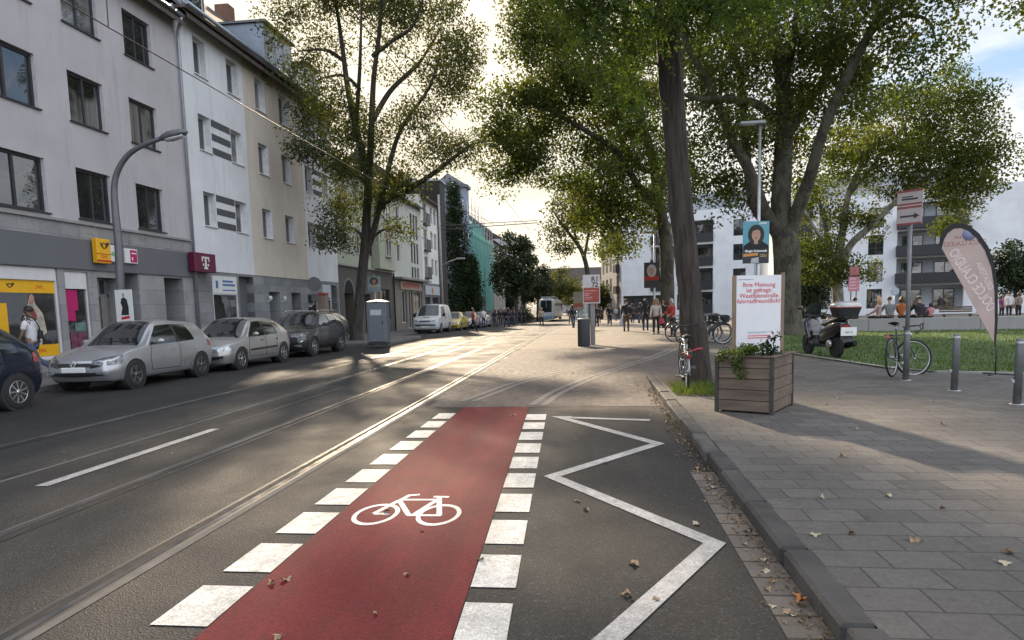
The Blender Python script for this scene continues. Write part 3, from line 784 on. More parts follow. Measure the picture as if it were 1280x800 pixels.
text_obj('lettering', '_DHL_', 0.13, LTX(16.85, -0.083, 2.38), redt, sw); text_obj('lettering', '_DHL_', 0.13, LTX(16.75, -0.083, 0.68), redt, sw)
# window display: printed figure of a woman in a pale coat, shelves of parcels
disp = [(-0.20, 0.0), (-0.22, 0.6), (-0.30, 1.0), (-0.12, 1.22), (-0.06, 1.42), (0.06, 1.42), (0.12, 1.2), (0.34, 0.95), (0.42, 0.45), (0.25, 0.35), (0.2, 0.0)]
mb = MB(T @ Matrix.Translation((16.55, -0.095, 0.72)) @ Matrix.Rotation(R(90), 4, 'X')); mb.prism(disp, 0, 0.006); mb.build('display_figure', M('display_coat', (0.40, 0.37, 0.30), 0.6, var=0.35, scale=5), sw)
mb = MB(T @ Matrix.Translation((16.50, -0.088, 0.72)) @ Matrix.Rotation(R(90), 4, 'X')); mb.prism([(-0.1, 0.62), (-0.08, 1.05), (0.08, 1.1), (0.18, 0.9), (0.1, 0.6)], 0, 0.006); mb.build('display_blouse', M('display_red', (0.22, 0.05, 0.05), 0.6), sw)
mb = MB(T); mb.ball((16.55, -0.085, 2.06), (0.09, 0.006, 0.12)); mb.build('display_face', M('print_skin', (0.42, 0.24, 0.17), 0.6), sw)
simple_part('display_poster', postyel, sw, T, [(15.3, -0.098, 1.1, 15.75, -0.086, 1.95)])
sw2 = window(b1, T, 17.65, 18.56, 0.58, 2.85, 0.12, whitef, GLASS2, (), (), 0.055, None, 'shop_window')
simple_part('white_blind_box', whitef, sw2, T, [(17.70, -0.1, 2.36, 18.51, -0.03, 2.80)])
mag = M('magenta_print', S(176, 22, 96), 0.5, var=0.1)
simple_part('magenta_poster', mag, sw2, T, [(17.72, -0.098, 1.75, 18.18, -0.086, 2.33), (17.75, -0.098, 1.45, 18.05, -0.086, 1.75)])
simple_part('printed_strip', M('print_mixed', (0.16, 0.05, 0.08), 0.5, var=0.6, scale=9), sw2, T, [(17.80, -0.098, 0.68, 18.40, -0.087, 1.12)])
simple_part('printed_card', M('print_teal', (0.12, 0.2, 0.2), 0.5, var=0.3), sw2, T, [(18.0, -0.097, 1.16, 18.42, -0.087, 1.4)])
dr = simple_part('door_frame', alu, b1, T, [(18.92, -0.45, 2.16, 19.86, -0.38, 2.24), (18.92, -0.45, 0.1, 18.99, -0.38, 2.72), (19.79, -0.45, 0.1, 19.86, -0.38, 2.72), (19.42, -0.45, 2.24, 19.48, -0.38, 2.66), (18.92, -0.45, 2.66, 19.86, -0.38, 2.72)])
simple_part('pane', GLASS, dr, T, [(19.0, -0.43, 2.24, 19.78, -0.42, 2.66)])
simple_part('door', M('door_brown_glass', (0.11, 0.075, 0.03), 0.2, var=0.3, coat=0.5), b1, T, [(19.0, -0.44, 0.1, 19.5, -0.40, 2.16)])
simple_part('door_leaf', M('door_alu', (0.24, 0.24, 0.25), 0.4, 0.4), b1, T, [(19.5, -0.44, 0.1, 19.79, -0.38, 2.16)])
# ---- signs on the fascia
ps = empty('post_sign', (FX+0.06, 19.0, 3.12), 0, 'yellow projecting post sign with black horn emblem above the shop', 'sign')
T0 = Matrix.Translation((0, 0, 0))
# the sign stands out from the wall, its broad faces turned to the street's length
mb = MB(); mb.box(0.03, -0.30, 0.0, 0.20, 0.28, 0.72, 0, 0.02); mb.build('sign_box', postyel, ps)
mb = MB(); mb.box(0.19, -0.31, 0.27, 0.212, 0.29, 0.285); mb.box(0.19, -0.31, 0.05, 0.212, 0.29, 0.10); mb.build('red_stripe', redt, ps)
mb = MB(); mb.box(-0.02, -0.05, 0.3, 0.04, 0.05, 0.4); mb.build('bracket', alu, ps)
horn(ps, axes_T((0.205, 0.0, 0.52), (0, 1, 0), (1, 0, 0), (0, 0, 1)), 0.26, hornm)
text_obj('lettering', 'DHL', 0.14, axes_T((0.202, -0.01, 0.185), (0, 1, 0), (0, 0, 1), (1, 0, 0)), redt, ps)
s2 = empty('shop_sign', (FX+0.06, 19.6, 3.2), 0, 'small white and green lightbox sign beside the yellow post sign', 'sign')
signwhite = M('sign_white', (0.66, 0.67, 0.66), 0.4, var=0.04)
mb = MB(); mb.box(0.0, -0.31, 0.0, 0.10, 0.33, 0.50, 0, 0.012); mb.build('sign_box', signwhite, s2)
mb = MB(); mb.box(0.10, -0.14, 0.18, 0.106, -0.06, 0.30); mb.box(0.10, -0.18, 0.22, 0.105, -0.02, 0.26); mb.build('green_emblem', M('sign_green', (0.12, 0.42, 0.16), 0.5), s2)
mb = MB(); mb.box(0.10, 0.06, 0.22, 0.105, 0.26, 0.25); mb.build('text_line', M('sign_greytext', (0.25, 0.3, 0.3), 0.5), s2)
s3 = empty('shop_sign', (FX+0.06, 20.36, 3.2), 0, 'small white and magenta lightbox sign behind the lamp post', 'sign')
mb = MB(); mb.box(0.0, -0.30, 0.0, 0.10, 0.28, 0.46, 0, 0.012); mb.build('sign_box', signwhite, s3)
mb = MB(); mb.box(0.10, -0.08, 0.04, 0.106, 0.24, 0.42); mb.build('magenta_field', mag, s3)
mb = MB(); mb.box(0.106, -0.02, 0.30, 0.11, 0.20, 0.34); mb.box(0.106, -0.02, 0.1, 0.11, 0.04, 0.2); mb.build('text_line', signwhite, s3)
st = empty('telephone_shop_sign', (FX+0.06, 24.2, 3.1), 0, 'dark magenta box sign with a white letter T at the downpipe', 'sign')
Ts = axes_T((0.0, 0.0, 0.0), (0.55, 0.835, 0), (0.835, -0.55, 0), (0, 0, 1))
mb = MB(); mb.box(0.05, -0.70, 0.0, 0.30, 0.70, 0.70, 0, 0.015)
mb.build('sign_box', M('deep_magenta', S(92, 14, 52), 0.35, var=0.05), st)
tw = MB()
def tpoly(mb, poly): mb.add([(0.303, x, z) for x, z in poly]+[(0.309, x, z) for x, z in poly], [tuple(range(len(poly))), tuple(range(len(poly), 2*len(poly)))]+[(i, (i+1) % len(poly), len(poly)+(i+1) % len(poly), len(poly)+i) for i in range(len(poly))])
zc_ = 0.35
tpoly(tw, [(-0.24, 0.22+zc_), (0.24, 0.22+zc_), (0.25, 0.03+zc_), (0.21, 0.03+zc_), (0.17, 0.15+zc_), (0.055, 0.17+zc_), (0.055, -0.15+zc_), (0.12, -0.19+zc_), (0.12, -0.235+zc_), (-0.12, -0.235+zc_), (-0.12, -0.19+zc_), (-0.055, -0.15+zc_), (-0.055, 0.17+zc_), (-0.17, 0.15+zc_), (-0.21, 0.03+zc_), (-0.25, 0.03+zc_)])
for sgn in (-1, 1): tpoly(tw, [(sgn*0.11, -0.04+zc_), (sgn*0.20, -0.04+zc_), (sgn*0.20, -0.12+zc_), (sgn*0.11, -0.12+zc_)])
tw.build('letter_emblem', signwhite, st)
mb = MB(); mb.box(-0.06, -0.04, 0.3, 0.06, 0.04, 0.4); mb.build('bracket', anth, st)
# ---- white and beige house with striped panels
b2 = empty('apartment_house', (0, 0, 0), 0, 'white and beige rendered house with grey striped panels between its windows', 'house')
wht = mat_plaster('cool_white_render', (0.68, 0.70, 0.735), 0.42); bei = mat_plaster('beige_render', (0.61, 0.55, 0.48), 0.42)
rev2 = M('white_reveal', (0.72, 0.73, 0.75), 0.9)
W3 = [(24.98, 25.80), (27.32, 28.24), (29.66, 30.58), (31.98, 32.94), (34.62, 35.5), (36.8, 37.6)]
def b2ops(c, d): return [(a, b, c, d, 0.30) for a, b in W3]
bands = [(25.0, 28.2), (34.46, 37.66)]
rws = [(4.92, 6.2), (7.74, 9.06), (10.50, 11.85)]
allops = [o for c, d in rws for o in b2ops(c, d)]
for (a, b, mt, nm) in ((23.85, 28.6, wht, 'white_wall'), (28.6, 34.35, bei, 'beige_wall'), (34.35, 38.6, wht, 'white_wall')):
    mb = MB(T); wall_mesh(mb, a, b, 3.19, 12.5, [o for o in allops if a < (o[0]+o[1])/2 < b], 0.3, 0, 1)
    mb.build(nm, [mt, rev2], b2)
mb = MB(T); side_walls(mb, 23.86, 38.59, -1, 12.5, 11); mb.build('gable_wall', wht, b2)
for k, (c, d) in enumerate(rws):
    for (a, b) in W3: window(b2, T, a, b, c, d, 0.30, whitef if k else whitef, GLASS, (), (), 0.06, whitef)
greyst = M('stripe_grey', (0.075, 0.078, 0.085), 0.8, var=0.08)
for (a, b) in ((25.86, 27.26), (35.56, 36.74)):
    for (c, d) in rws[:2]:
        h = (d-c)/5
        simple_part('striped_panel', greyst, b2, T, [(a, -0.05, c+h*2*k, b, 0.012, c+h*(2*k+1)) for k in range(3)])
dkst = mat_bricks('dark_stone_cladding', (0.18, 0.19, 0.20), (0.26, 0.268, 0.275), (0.09, 0.095, 0.10), 0.95, 0.40, 0.006, 0.5, plane='yz', varn=0.3, bstr=0.25)
gops = [(25.21, 27.10, 1.24, 3.05, 0.12), (27.25, 28.5, 0.1, 3.1, 0.35), (29.9, 31.0, 0.1, 2.5, 0.6), (32.25, 33.35, 0.1, 2.5, 0.6), (34.2, 35.3, 1.2, 2.45, 0.12), (36.2, 37.4, 0.9, 3.0, 0.12), (37.5, 38.3, 0.1, 3.0, 0.3)]
mb = MB(T); wall_mesh(mb, 23.86, 38.6, -0.3, 3.19, gops, 0.3, 0, n0=-0.03); mb.build('ground_floor_wall', dkst, b2)
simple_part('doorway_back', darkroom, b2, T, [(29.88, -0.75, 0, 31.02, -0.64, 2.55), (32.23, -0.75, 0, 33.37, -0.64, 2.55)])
simple_part('grey_panel', M('grey_shop_panel', (0.11, 0.115, 0.125), 0.6, var=0.1), b2, T, [(27.25, -0.42, 0.1, 28.5, -0.36, 3.1)])
simple_part('grey_panel', MATS['grey_shop_panel'], b2, T, [(37.5, -0.40, 0.1, 38.3, -0.34, 3.0)])
s = window(b2, T, 25.21, 27.10, 1.24, 3.05, 0.10, whitef, GLASS2, (), (0.6,), 0.06, whitef, 'shop_window')
simple_part('shop_sign_panel', signwhite, s, T, [(25.27, -0.09, 2.35, 27.04, -0.02, 3.0)])
bluet = M('sign_blue', S(70, 105, 160), 0.5)
simple_part('text_line', bluet, s, T, [(25.95, -0.02, 2.80, 26.75, -0.014, 2.88), (25.95, -0.02, 2.66, 26.9, -0.014, 2.74), (25.95, -0.02, 2.46, 26.9, -0.014, 2.51), (25.45, -0.02, 2.55, 25.62, -0.014, 2.85)])
s = window(b2, T, 34.2, 35.3, 1.2, 2.45, 0.10, anth, GLASS2, (), (), 0.05, None, 'shop_window')
s = window(b2, T, 36.2, 37.4, 0.9, 3.0, 0.10, whitef, GLASS2, (), (0.62,), 0.05, None, 'shop_window')
simple_part('shop_sign_panel', M('sign_paleblue', (0.45, 0.52, 0.58), 0.5), s, T, [(36.25, -0.09, 2.3, 37.35, -0.02, 2.95)])
for u in (29.75, 31.2):
    mb = MB(T); mb.ball((u, 0.10, 2.2), (0.09, 0.09, 0.12)); mb.box(u-0.03, -0.03, 2.05, u+0.03, 0.08, 2.12); mb.build('wall_lamp', M('lamp_white', (0.6, 0.6, 0.58), 0.4), b2)
mb = MB(T); gable_roof(mb, 23.86, 38.6, 12.62, 11, 5.2, 0.5); mb.build('roof', tiles, b2)
simple_part('eaves_board', M('eaves_brown', (0.11, 0.09, 0.085), 0.8), b2, T, [(23.9, -0.1, 12.36, 38.55, 0.45, 12.46)])
gutter_pipe(b2, T, 23.9, 38.55, 12.52, 0.52)
for (a, b, zt) in ((25.0, 26.6, 14.5), (31.6, 34.6, 14.9), (36.2, 37.8, 14.6)):
    mb = MB(T)
    mb.box(a, -3.6, 12.7, b, -0.35, zt); dm = mb.build('dormer', zinc, b2)
    simple_part('dormer_roof', M('dormer_roof', (0.17, 0.18, 0.19), 0.5, 0.4), dm, T, [(a-0.12, -3.7, zt, b+0.12, -0.18, zt+0.1)])
    n_ = 1 if b-a < 2 else 3
    for k in range(n_):
        aa = a+0.12+(b-a-0.24)*k/n_; bb = a+0.12+(b-a-0.24)*(k+1)/n_-0.06
        g = MB(T); g.box(aa, -0.36, 13.1, bb, -0.33, zt-0.12); w_ = g.build('window', whitef, dm)
        g = MB(T); g.box(aa+0.07, -0.335, 13.17, bb-0.07, -0.325, zt-0.19); g.build('pane', GLASS, w_)
for u in (31.0, 37.7): mb = MB(T); mb.box(u, -6.0, 16.5, u+0.7, -5.2, 18.6); mb.build('chimney', M('chimney_brick', (0.16, 0.085, 0.06), 0.9, var=0.25), b2)
# ---- green house with an arched gateway
b3 = empty('apartment_house', (0, 0, 0), 0, 'pale green rendered house with an arched gateway behind the roadside tree', 'house')
grn = mat_plaster('pale_green_render', (0.42, 0.45, 0.36), 0.3)
brn = mat_plaster('brown_base_render', (0.115, 0.105, 0.095), 0.3)
W = [(39.5, 40.5), (41.8, 42.8), (44.3, 45.3), (46.9, 47.9)]
rws3 = [(5.1, 6.7), (8.0, 9.5)]
mb = MB(T); wall_mesh(mb, 38.6, 49.5, 4.3, 10.4, [(a, b, c, d) for a, b in W for c, d in rws3], 0.16, 0, 1); side_walls(mb, 38.61, 49.49, -1, 10.4, 11)
mb.build('wall', [grn, rev2], b3)
for a, b in W:
    for c, d in rws3: window(b3, T, a, b, c, d, 0.16, whitef, GLASS, (0.5,), (0.72,), 0.06, whitef)
mb = MB(T); wall_mesh(mb, 38.6, 49.5, -0.5, 4.2, [(39.4, 41.0, -0.5, 2.6, 1.2), (43.0, 44.2, 0.0, 2.6, 0.4), (45.5, 48.6, 0.9, 3.0, 0.2)], 0.3, 0, n0=0.02)
n_ = 12
mb.build('ground_floor_wall', brn, b3)
ar = MB(T); arc = [(40.2+0.8*math.cos(t), 2.6+0.8*math.sin(t)) for t in np.linspace(0, PI, n_)]
ar.add([(u, 0.028, z) for u, z in arc]+[(u, 0.028, z) for u, z in [(40.2+0.95*math.cos(t), 2.6+0.95*math.sin(t)) for t in np.linspace(0, PI, n_)]], [(i, i+1, n_+i+1, n_+i) for i in range(n_-1)])
ar.build('arch_moulding', M('arch_stone', (0.2, 0.19, 0.17), 0.85), b3)
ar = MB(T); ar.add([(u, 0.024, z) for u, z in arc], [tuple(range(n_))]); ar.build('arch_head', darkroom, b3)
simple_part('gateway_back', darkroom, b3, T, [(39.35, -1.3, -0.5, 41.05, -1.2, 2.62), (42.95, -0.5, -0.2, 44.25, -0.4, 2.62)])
window(b3, T, 45.5, 48.6, 0.9, 3.0, 0.18, anth, GLASS2, (0.33, 0.66), (), 0.06, None, 'shop_window', n0=0.02)
simple_part('ledge', M('ledge_pale', (0.33, 0.33, 0.31), 0.8), b3, T, [(38.6, -0.05, 4.2, 49.5, 0.16, 4.3)])
mb = MB(T); gable_roof(mb, 38.61, 49.5, 10.5, 11, 3.6, 0.4); mb.build('roof', tiles, b3)
# bay standing forward over the pavement
simple_part('bay', grn, b3, T, [(44.9, 0.03, 4.32, 48.9, 0.55, 9.7)])
window(b3, T @ Matrix.Translation((0, 0.73, 0)), 46.2, 47.5, 5.2, 6.8, 0.17, whitef, GLASS, (0.5,), (), 0.06, whitef, 'bay_window')
window(b3, T @ Matrix.Translation((0, 0.73, 0)), 46.2, 47.5, 7.7, 9.2, 0.17, whitef, GLASS, (0.5,), (), 0.06, whitef, 'bay_window')
mb = MB(T); mb.tube([(49.45, 0.12, 10.2), (49.45, 0.12, 0)], 0.06, 8); mb.build('downpipe', anth, b3)
# ---- grey-green house with tall strip windows
b4 = empty('apartment_house', (0, 0, 0), 0, 'grey green rendered house with tall strip windows above a shop with red lettering', 'house')
gg = mat_plaster('grey_green_render', (0.50, 0.52, 0.48), 0.25)
st4 = [(55.1+0.9*k, 55.75+0.9*k) for k in range(3)]
ops4 = [(a, b, c, d) for a, b in st4 for c, d in ((4.1, 5.0), (5.3, 7.0), (7.3, 9.3))]+[(51.0, 51.9, c, d) for c, d in ((5.2, 6.5), (8.0, 9.3))]
mb = MB(T); wall_mesh(mb, 49.5, 58.8, 3.95, 10.2, ops4, 0.14, 0, 1); side_walls(mb, 49.51, 58.79, -1, 10.2, 11); mb.build('wall', [gg, rev2], b4)
for o in ops4: window(b4, T, *o[:4], 0.14, anth if o[0] > 54 else whitef, GLASS, (), (), 0.05, None)
mb = MB(T); wall_mesh(mb, 49.5, 58.8, -0.6, 3.8, [(51.6, 53.2, 0.5, 3.0), (53.6, 55.0, 0.0, 3.0), (55.4, 58.3, 0.5, 3.0)], 0.25, 0, n0=0.0); mb.build('ground_floor_wall', M('shop_front_tan', (0.21, 0.19, 0.16), 0.85, var=0.2), b4)
for a, b in ((51.6, 53.2), (53.6, 55.0), (55.4, 58.3)): window(b4, T, a, b, 0.5 if a != 53.6 else 0.0, 3.0, 0.2, whitef, GLASS2, (0.5,), (), 0.06, None, 'shop_window')
simple_part('canopy', M('canopy_grey', (0.22, 0.215, 0.2), 0.7), b4, T, [(49.5, -0.1, 3.80, 58.8, 0.75, 3.95)])
ss = simple_part('shop_sign_panel', M('sign_cream', (0.42, 0.36, 0.28), 0.6), b4, T, [(51.3, 0.02, 3.1, 57.6, 0.12, 3.72)])
mb = MB(T)
u = 51.9
while u < 57.1:
    h = rnd.choice((0.34, 0.40, 0.40)); mb.box(u, 0.12, 3.22, u+0.10, 0.15, 3.22+h)
    if rnd.random() < 0.7: mb.box(u+0.10, 0.12, 3.22+h*0.45, u+0.3, 0.15, 3.22+h*0.62)
    if rnd.random() < 0.6: mb.box(u+0.10, 0.12, 3.22+h-0.1, u+0.32, 0.15, 3.22+h)
    u += 0.52
mb.build('red_letters', redt, ss)
mb = MB(T); gable_roof(mb, 49.51, 58.79, 10.3, 11, 3.4, 0.4); mb.build('roof', tiles, b4)
# ---- cream house with french windows
b5 = empty('apartment_house', (0, 0, 0), 0, 'cream white house with paired french windows and small balcony railings', 'house')
crm = mat_plaster('cream_white_render', (0.68, 0.68, 0.64), 0.2)
ops5 = []
for c in (4.6, 7.0, 9.3):
    ops5 += [(59.6, 60.9, c-0.35, c+1.55), (62.2, 63.1, c, c+1.5), (63.6, 64.6, c, c+1.5)]
mb = MB(T); wall_mesh(mb, 58.8, 65.2, 3.85, 11.4, ops5, 0.14, 0, 1); side_walls(mb, 58.81, 65.19, -1.2, 11.4, 11); mb.build('wall', [crm, rev2], b5)
for o in ops5:
    window(b5, T, *o[:4], 0.14, whitef, GLASS, (0.5,), (), 0.06, None)
    if o[0] == 59.6:
        mb = MB(T)
        for k in range(13): mb.box(59.5+k*0.125, 0.27, o[2]+0.05, 59.52+k*0.125, 0.29, o[2]+0.95)
        mb.box(59.45, 0.26, o[2]+0.95, 61.05, 0.30, o[2]+0.99); mb.box(59.45, 0.0, o[2]-0.06, 61.05, 0.32, o[2]+0.05); mb.build('balcony_railing', anth, b5)
mb = MB(T); wall_mesh(mb, 58.8, 65.2, -1.0, 3.85, [(59.3, 61.4, 0.2, 2.6), (61.8, 64.8, 0.2, 2.6)], 0.25); mb.build('ground_floor_wall', M('shop_front_grey', (0.16, 0.165, 0.17), 0.8), b5)
for a, b in ((59.3, 61.4), (61.8, 64.8)): window(b5, T, a, b, 0.2, 2.6, 0.2, anth, GLASS2, (0.5,), (0.75,), 0.06, None, 'shop_window')
simple_part('shop_sign_panel', M('sign_palegrey', (0.42, 0.45, 0.48), 0.5), b5, T, [(59.2, 0.01, 2.8, 64.9, 0.10, 3.6)])
mb = MB(T); mb.lathe([(0.28, 0.0), (0.28, 0.03)], 20, 0, T @ Matrix.Translation((61.8, 0.10, 3.2)) @ Matrix.Rotation(R(-90), 4, 'X')); mb.build('round_emblem', M('emblem_orange', (0.5, 0.16, 0.07), 0.5), b5)
mb = MB(T); gable_roof(mb, 58.81, 65.2, 11.5, 11, 3.8, 0.5); mb.build('roof', tiles, b5)
# ---- dark stair tower closing the row
b6 = empty('stair_tower', (0, 0, 0), 0, 'narrow dark brick tower closing the row beside the cream house', 'tower')
simple_part('shaft', M('dark_brick', (0.035, 0.03, 0.028), 0.9, var=0.3, scale=8), b6, T, [(65.2, -8.0, -1.5, 67.4, 0.35, 13.6)], 0.0)
simple_part('coping', zinc, b6, T, [(65.1, -8.1, 13.6, 67.5, 0.45, 13.75)])
# ---- corner house with a bluish turret behind the columnar trees, scaffolding and green netting along its side
b7 = empty('corner_house', (0, 0, 0), 0, 'blue grey corner house with arched windows behind the scaffold and netting', 'house')
blu = mat_plaster('blue_grey_render', (0.22, 0.26, 0.33), 0.3)
mb = MB(); 
c1_, c2_ = Vector((-15.6, 83.0, 0)), 0
oct_ = [(-15.4+2.6*math.cos(R(22.5+45*k)), 84.2+2.6*math.sin(R(22.5+45*k))) for k in range(8)]
mb.prism(oct_, -3, 16.0); mb.build('turret', blu, b7)
mb = MB(); mb.prism([(-15.4+2.9*math.cos(R(22.5+45*k)), 84.2+2.9*math.sin(R(22.5+45*k))) for k in range(8)], 16.0, 16.35)
o2 = [(-15.4+2.7*math.cos(R(22.5+45*k)), 84.2+2.7*math.sin(R(22.5+45*k))) for k in range(8)]
mb.add([(x, y, 16.35) for x, y in o2]+[(-15.4, 84.2, 18.0)], [(k, (k+1) % 8, 8) for k in range(8)]); mb.build('turret_roof', M('slate_roof', (0.09, 0.10, 0.12), 0.6), b7)
simple_part('wall', blu, b7, None or Matrix.Identity(4), [(-30.0, 84.0, -3, -15.7, 98.0, 14.5), (-26.0, 84.2, -3, -14.85, 106.0, 13.2)])
simple_part('roof', tiles, b7, Matrix.Identity(4), [(-29.8, 84.3, 14.5, -15.9, 97.8, 16.2)])
for k, sd in enumerate((-112.5, -67.5, -22.5)):
    a = R(sd); n_ = Vector((math.cos(a), math.sin(a), 0)); t_ = Vector((-n_.y, n_.x, 0))
    for zc2 in (13.6, 10.3, 7.0, 3.6):
        q = Vector((-15.4, 84.2, 0))+n_*(2.6*math.cos(R(22.5))+0.02)
        TT = axes_T((q.x, q.y, zc2), t_, n_, (0, 0, 1))
        pol = [(-0.42, -0.75), (0.42, -0.75)]+[(0.42*math.cos(t), 0.45+0.42*math.sin(t)) for t in np.linspace(0, PI, 9)]
        mb = MB(TT @ Matrix.Rotation(R(90), 4, 'X')); mb.prism([(x*1.3, y*1.15) for x, y in pol], -0.05, 0.0); wq = mb.build('window', whitef, b7)
        mb = MB(TT @ Matrix.Rotation(R(90), 4, 'X')); mb.prism(pol, -0.07, -0.045); mb.build('pane', GLASS, wq)
scf = empty('scaffold', (0, 0, 0), 0, 'steel scaffold with green netting along the corner house', 'scaffold')
galv = M('galvanised_steel', (0.42, 0.43, 0.44), 0.45, 0.8, var=0.1)
mb = MB()
ys = [86+2.5*k for k in range(9)]
for y in ys:
    for x in (-13.2, -14.1): mb.tube([(x, y, -2.0), (x, y, 15.5 if y < 100 else 13.5)], 0.04, 5)
for z in range(0, 7):
    zz = 0.6+2.1*z
    for x in (-13.2, -14.1): mb.tube([(x, 86, zz), (x, 106, zz)], 0.03, 5); mb.tube([(x, 86, zz+1.0), (x, 106, zz+1.0)], 0.025, 5)
    mb.box(-14.1, 86, zz-0.08, -13.25, 106, zz-0.02)
mb.build('frame', galv, scf)
m_, nt_, b_, out_ = new_mat('scaffold_net')
v_ = coords(nt_); lk(nt_, ramp(nt_, noise(nt_, coords(nt_, (1, 1, 0.3)), 1.2, 4.0), [(0.3, (0.14, 0.52, 0.44)), (0.7, (0.28, 0.74, 0.64))]), b_.inputs['Base Color'])
b_.inputs['Roughness'].default_value = 0.7
tr_ = nt_.nodes.new('ShaderNodeBsdfTransparent'); tl_ = nt_.nodes.new('ShaderNodeBsdfTranslucent'); tl_.inputs[0].default_value = (0.10, 0.75, 0.58, 1)
mx_ = nt_.nodes.new('ShaderNodeMixShader'); mx_.inputs[0].default_value = 0.5; lk(nt_, b_.outputs[0], mx_.inputs[1]); lk(nt_, tl_.outputs[0], mx_.inputs[2])
my_ = nt_.nodes.new('ShaderNodeMixShader'); my_.inputs[0].default_value = 0.42; lk(nt_, mx_.outputs[0], my_.inputs[1]); lk(nt_, tr_.outputs[0], my_.inputs[2]); lk(nt_, my_.outputs[0], out_.inputs[0])
def net(x0, y0, x1, y1, z0, z1):
    mb = MB()
    def fn(u, w_):
        return (x0+(x1-x0)*u+0.06*math.sin(u*23+w_*5), y0+(y1-y0)*u+0.06*math.sin(w_*17+u*9), z0+(z1-z0)*w_+0.10*math.sin(u*14)*(w_ > 0.9))
    mb.grid(fn, 40, 24); return mb.build('netting', m_, scf)
b7.location.x = -2.0; scf.location.x = -2.0
net(-13.1, 86, -13.1, 97, 3.0, 12.6); net(-13.1, 97.2, -13.1, 106, 1.0, 11.2); net(-14.2, 85.9, -13.1, 85.95, 3.0, 12.6)
# ---- plain fronts farther down the left side
def far_house(name, T, u0, u1, z1, colr, lab, rows=4, rise=3.0, base=-2.0, depth=11, roofm=None, wm=None):
    b = empty(name, (0, 0, 0), 0, lab, 'house')
    pm = mat_plaster('render_'+lab.replace(' ', '_')[:40], colr, 0.25)
    n = max(2, int((u1-u0)/2.6)); ops = []
    for r_ in range(rows):
        zz = 0.6+(z1-0.8)*r_/rows
        for k in range(n):
            uu = u0+(u1-u0)*(k+0.5)/n; ops.append((uu-0.6, uu+0.6, zz+0.7, zz+(z1/rows)*0.78))
    mb = MB(T); wall_mesh(mb, u0, u1, base, z1, ops, 0.15); side_walls(mb, u0, u1, base, z1, depth); mb.build('wall', pm, b)
    for o in ops: window(b, T, *o, 0.13, whitef if wm is None else wm, GLASS, (0.5,), (), 0.08, None)
    mb = MB(T); gable_roof(mb, u0, u1, z1, depth, rise, 0.4); mb.build('roof', roofm or tiles, b)
    return b
far_house('town_house', LT(-15.2), 107, 121, 12.0, (0.42, 0.38, 0.33), 'pale terrace house just beyond the scaffold')
far_house('town_house', LT(-15.2), 121.2, 136, 13.5, (0.50, 0.50, 0.50), 'white grey terrace house far down the left side of the street')
far_house('town_house', LT(-15.2), 136.2, 160, 11.5, (0.30, 0.25, 0.22), 'brownish terrace house at the far end of the left row')
# ---- right-hand side: pale apartment blocks across the plaza
def RT(ax, ay, bx, by):
    d = Vector((bx-ax, by-ay, 0)); L = d.length; d.normalize()
    n = Vector((d.y, -d.x, 0))
    return axes_T((ax, ay, 0), d, n, (0, 0, 1)), L
apw = mat_plaster('apartment_white_render', (0.72, 0.745, 0.77), 0.12)
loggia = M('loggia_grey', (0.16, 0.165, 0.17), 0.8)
balc = M('balcony_black', (0.022, 0.023, 0.028), 0.5)
a1 = empty('apartment_block', (0, 0, 0), 0, 'white apartment block with dark windows and recessed balconies behind the bicycles', 'apartment block')
TA, LA = RT(3.9, 92.5, 19.5, 86.4)
ops = []; wl = []; lg = []
for r_ in range(4):
    z = 0.3+2.95*r_
    if r_: 
        lg.append((4.0, 7.0, z, z+2.55))
    lg.append((9.2, 11.9, z, z+2.55))
    wl.append((7.4, 8.9, z+0.35, z+2.3)); wl.append((14.3, 15.8, z+0.35, z+2.3))
mb = MB(TA); wall_mesh(mb, 0, LA, -2.5, 12.9, [(*o, 1.3) for o in lg]+[(*o, 0.16) for o in wl]+[(0.2, 6.9, -2.5, 2.6, 0.6)], 0.2, 0, 0); side_walls(mb, 0, LA, -2.5, 12.9, 12); mb.add([(0, 0, 12.9), (LA, 0, 12.9), (LA, -12, 12.9), (0, -12, 12.9)], [(0, 1, 2, 3)], 0)
mb.build('wall', apw, a1)
for o in wl: window(a1, TA, *o, 0.15, anth, GLASS, (0.5,), (0.35,), 0.09, None)
for o in lg:
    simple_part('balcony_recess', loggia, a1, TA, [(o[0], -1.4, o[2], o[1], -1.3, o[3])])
    bl = simple_part('balcony', balc, a1, TA, [(o[0], -0.05, o[2]-0.12, o[1], 0.25, o[2]+0.95)])
    window(a1, TA @ Matrix.Translation((0, -1.15, 0)), o[0]+0.4, o[1]-0.4, o[2]+0.1, o[2]+2.2, 0.1, anth, GLASS, (0.5,), (), 0.08, None, 'balcony_door')
simple_part('shop_front', M('shop_front_dark', (0.05, 0.055, 0.06), 0.35, var=0.3, coat=0.4), a1, TA, [(0.2, -0.7, -2.5, 6.9, -0.55, 2.6)])
simple_part('shop_window_sash', anth, a1, TA, [(0.3+1.1*k, -0.56, 0.3, 0.38+1.1*k, -0.45, 2.55) for k in range(6)]+[(0.3, -0.56, 1.9, 6.8, -0.47, 1.98)])
simple_part('penthouse', M('penthouse_grey', (0.33, 0.35, 0.37), 0.8), a1, TA, [(2.0, -9, 12.9, LA-1.0, -2.2, 15.2)])
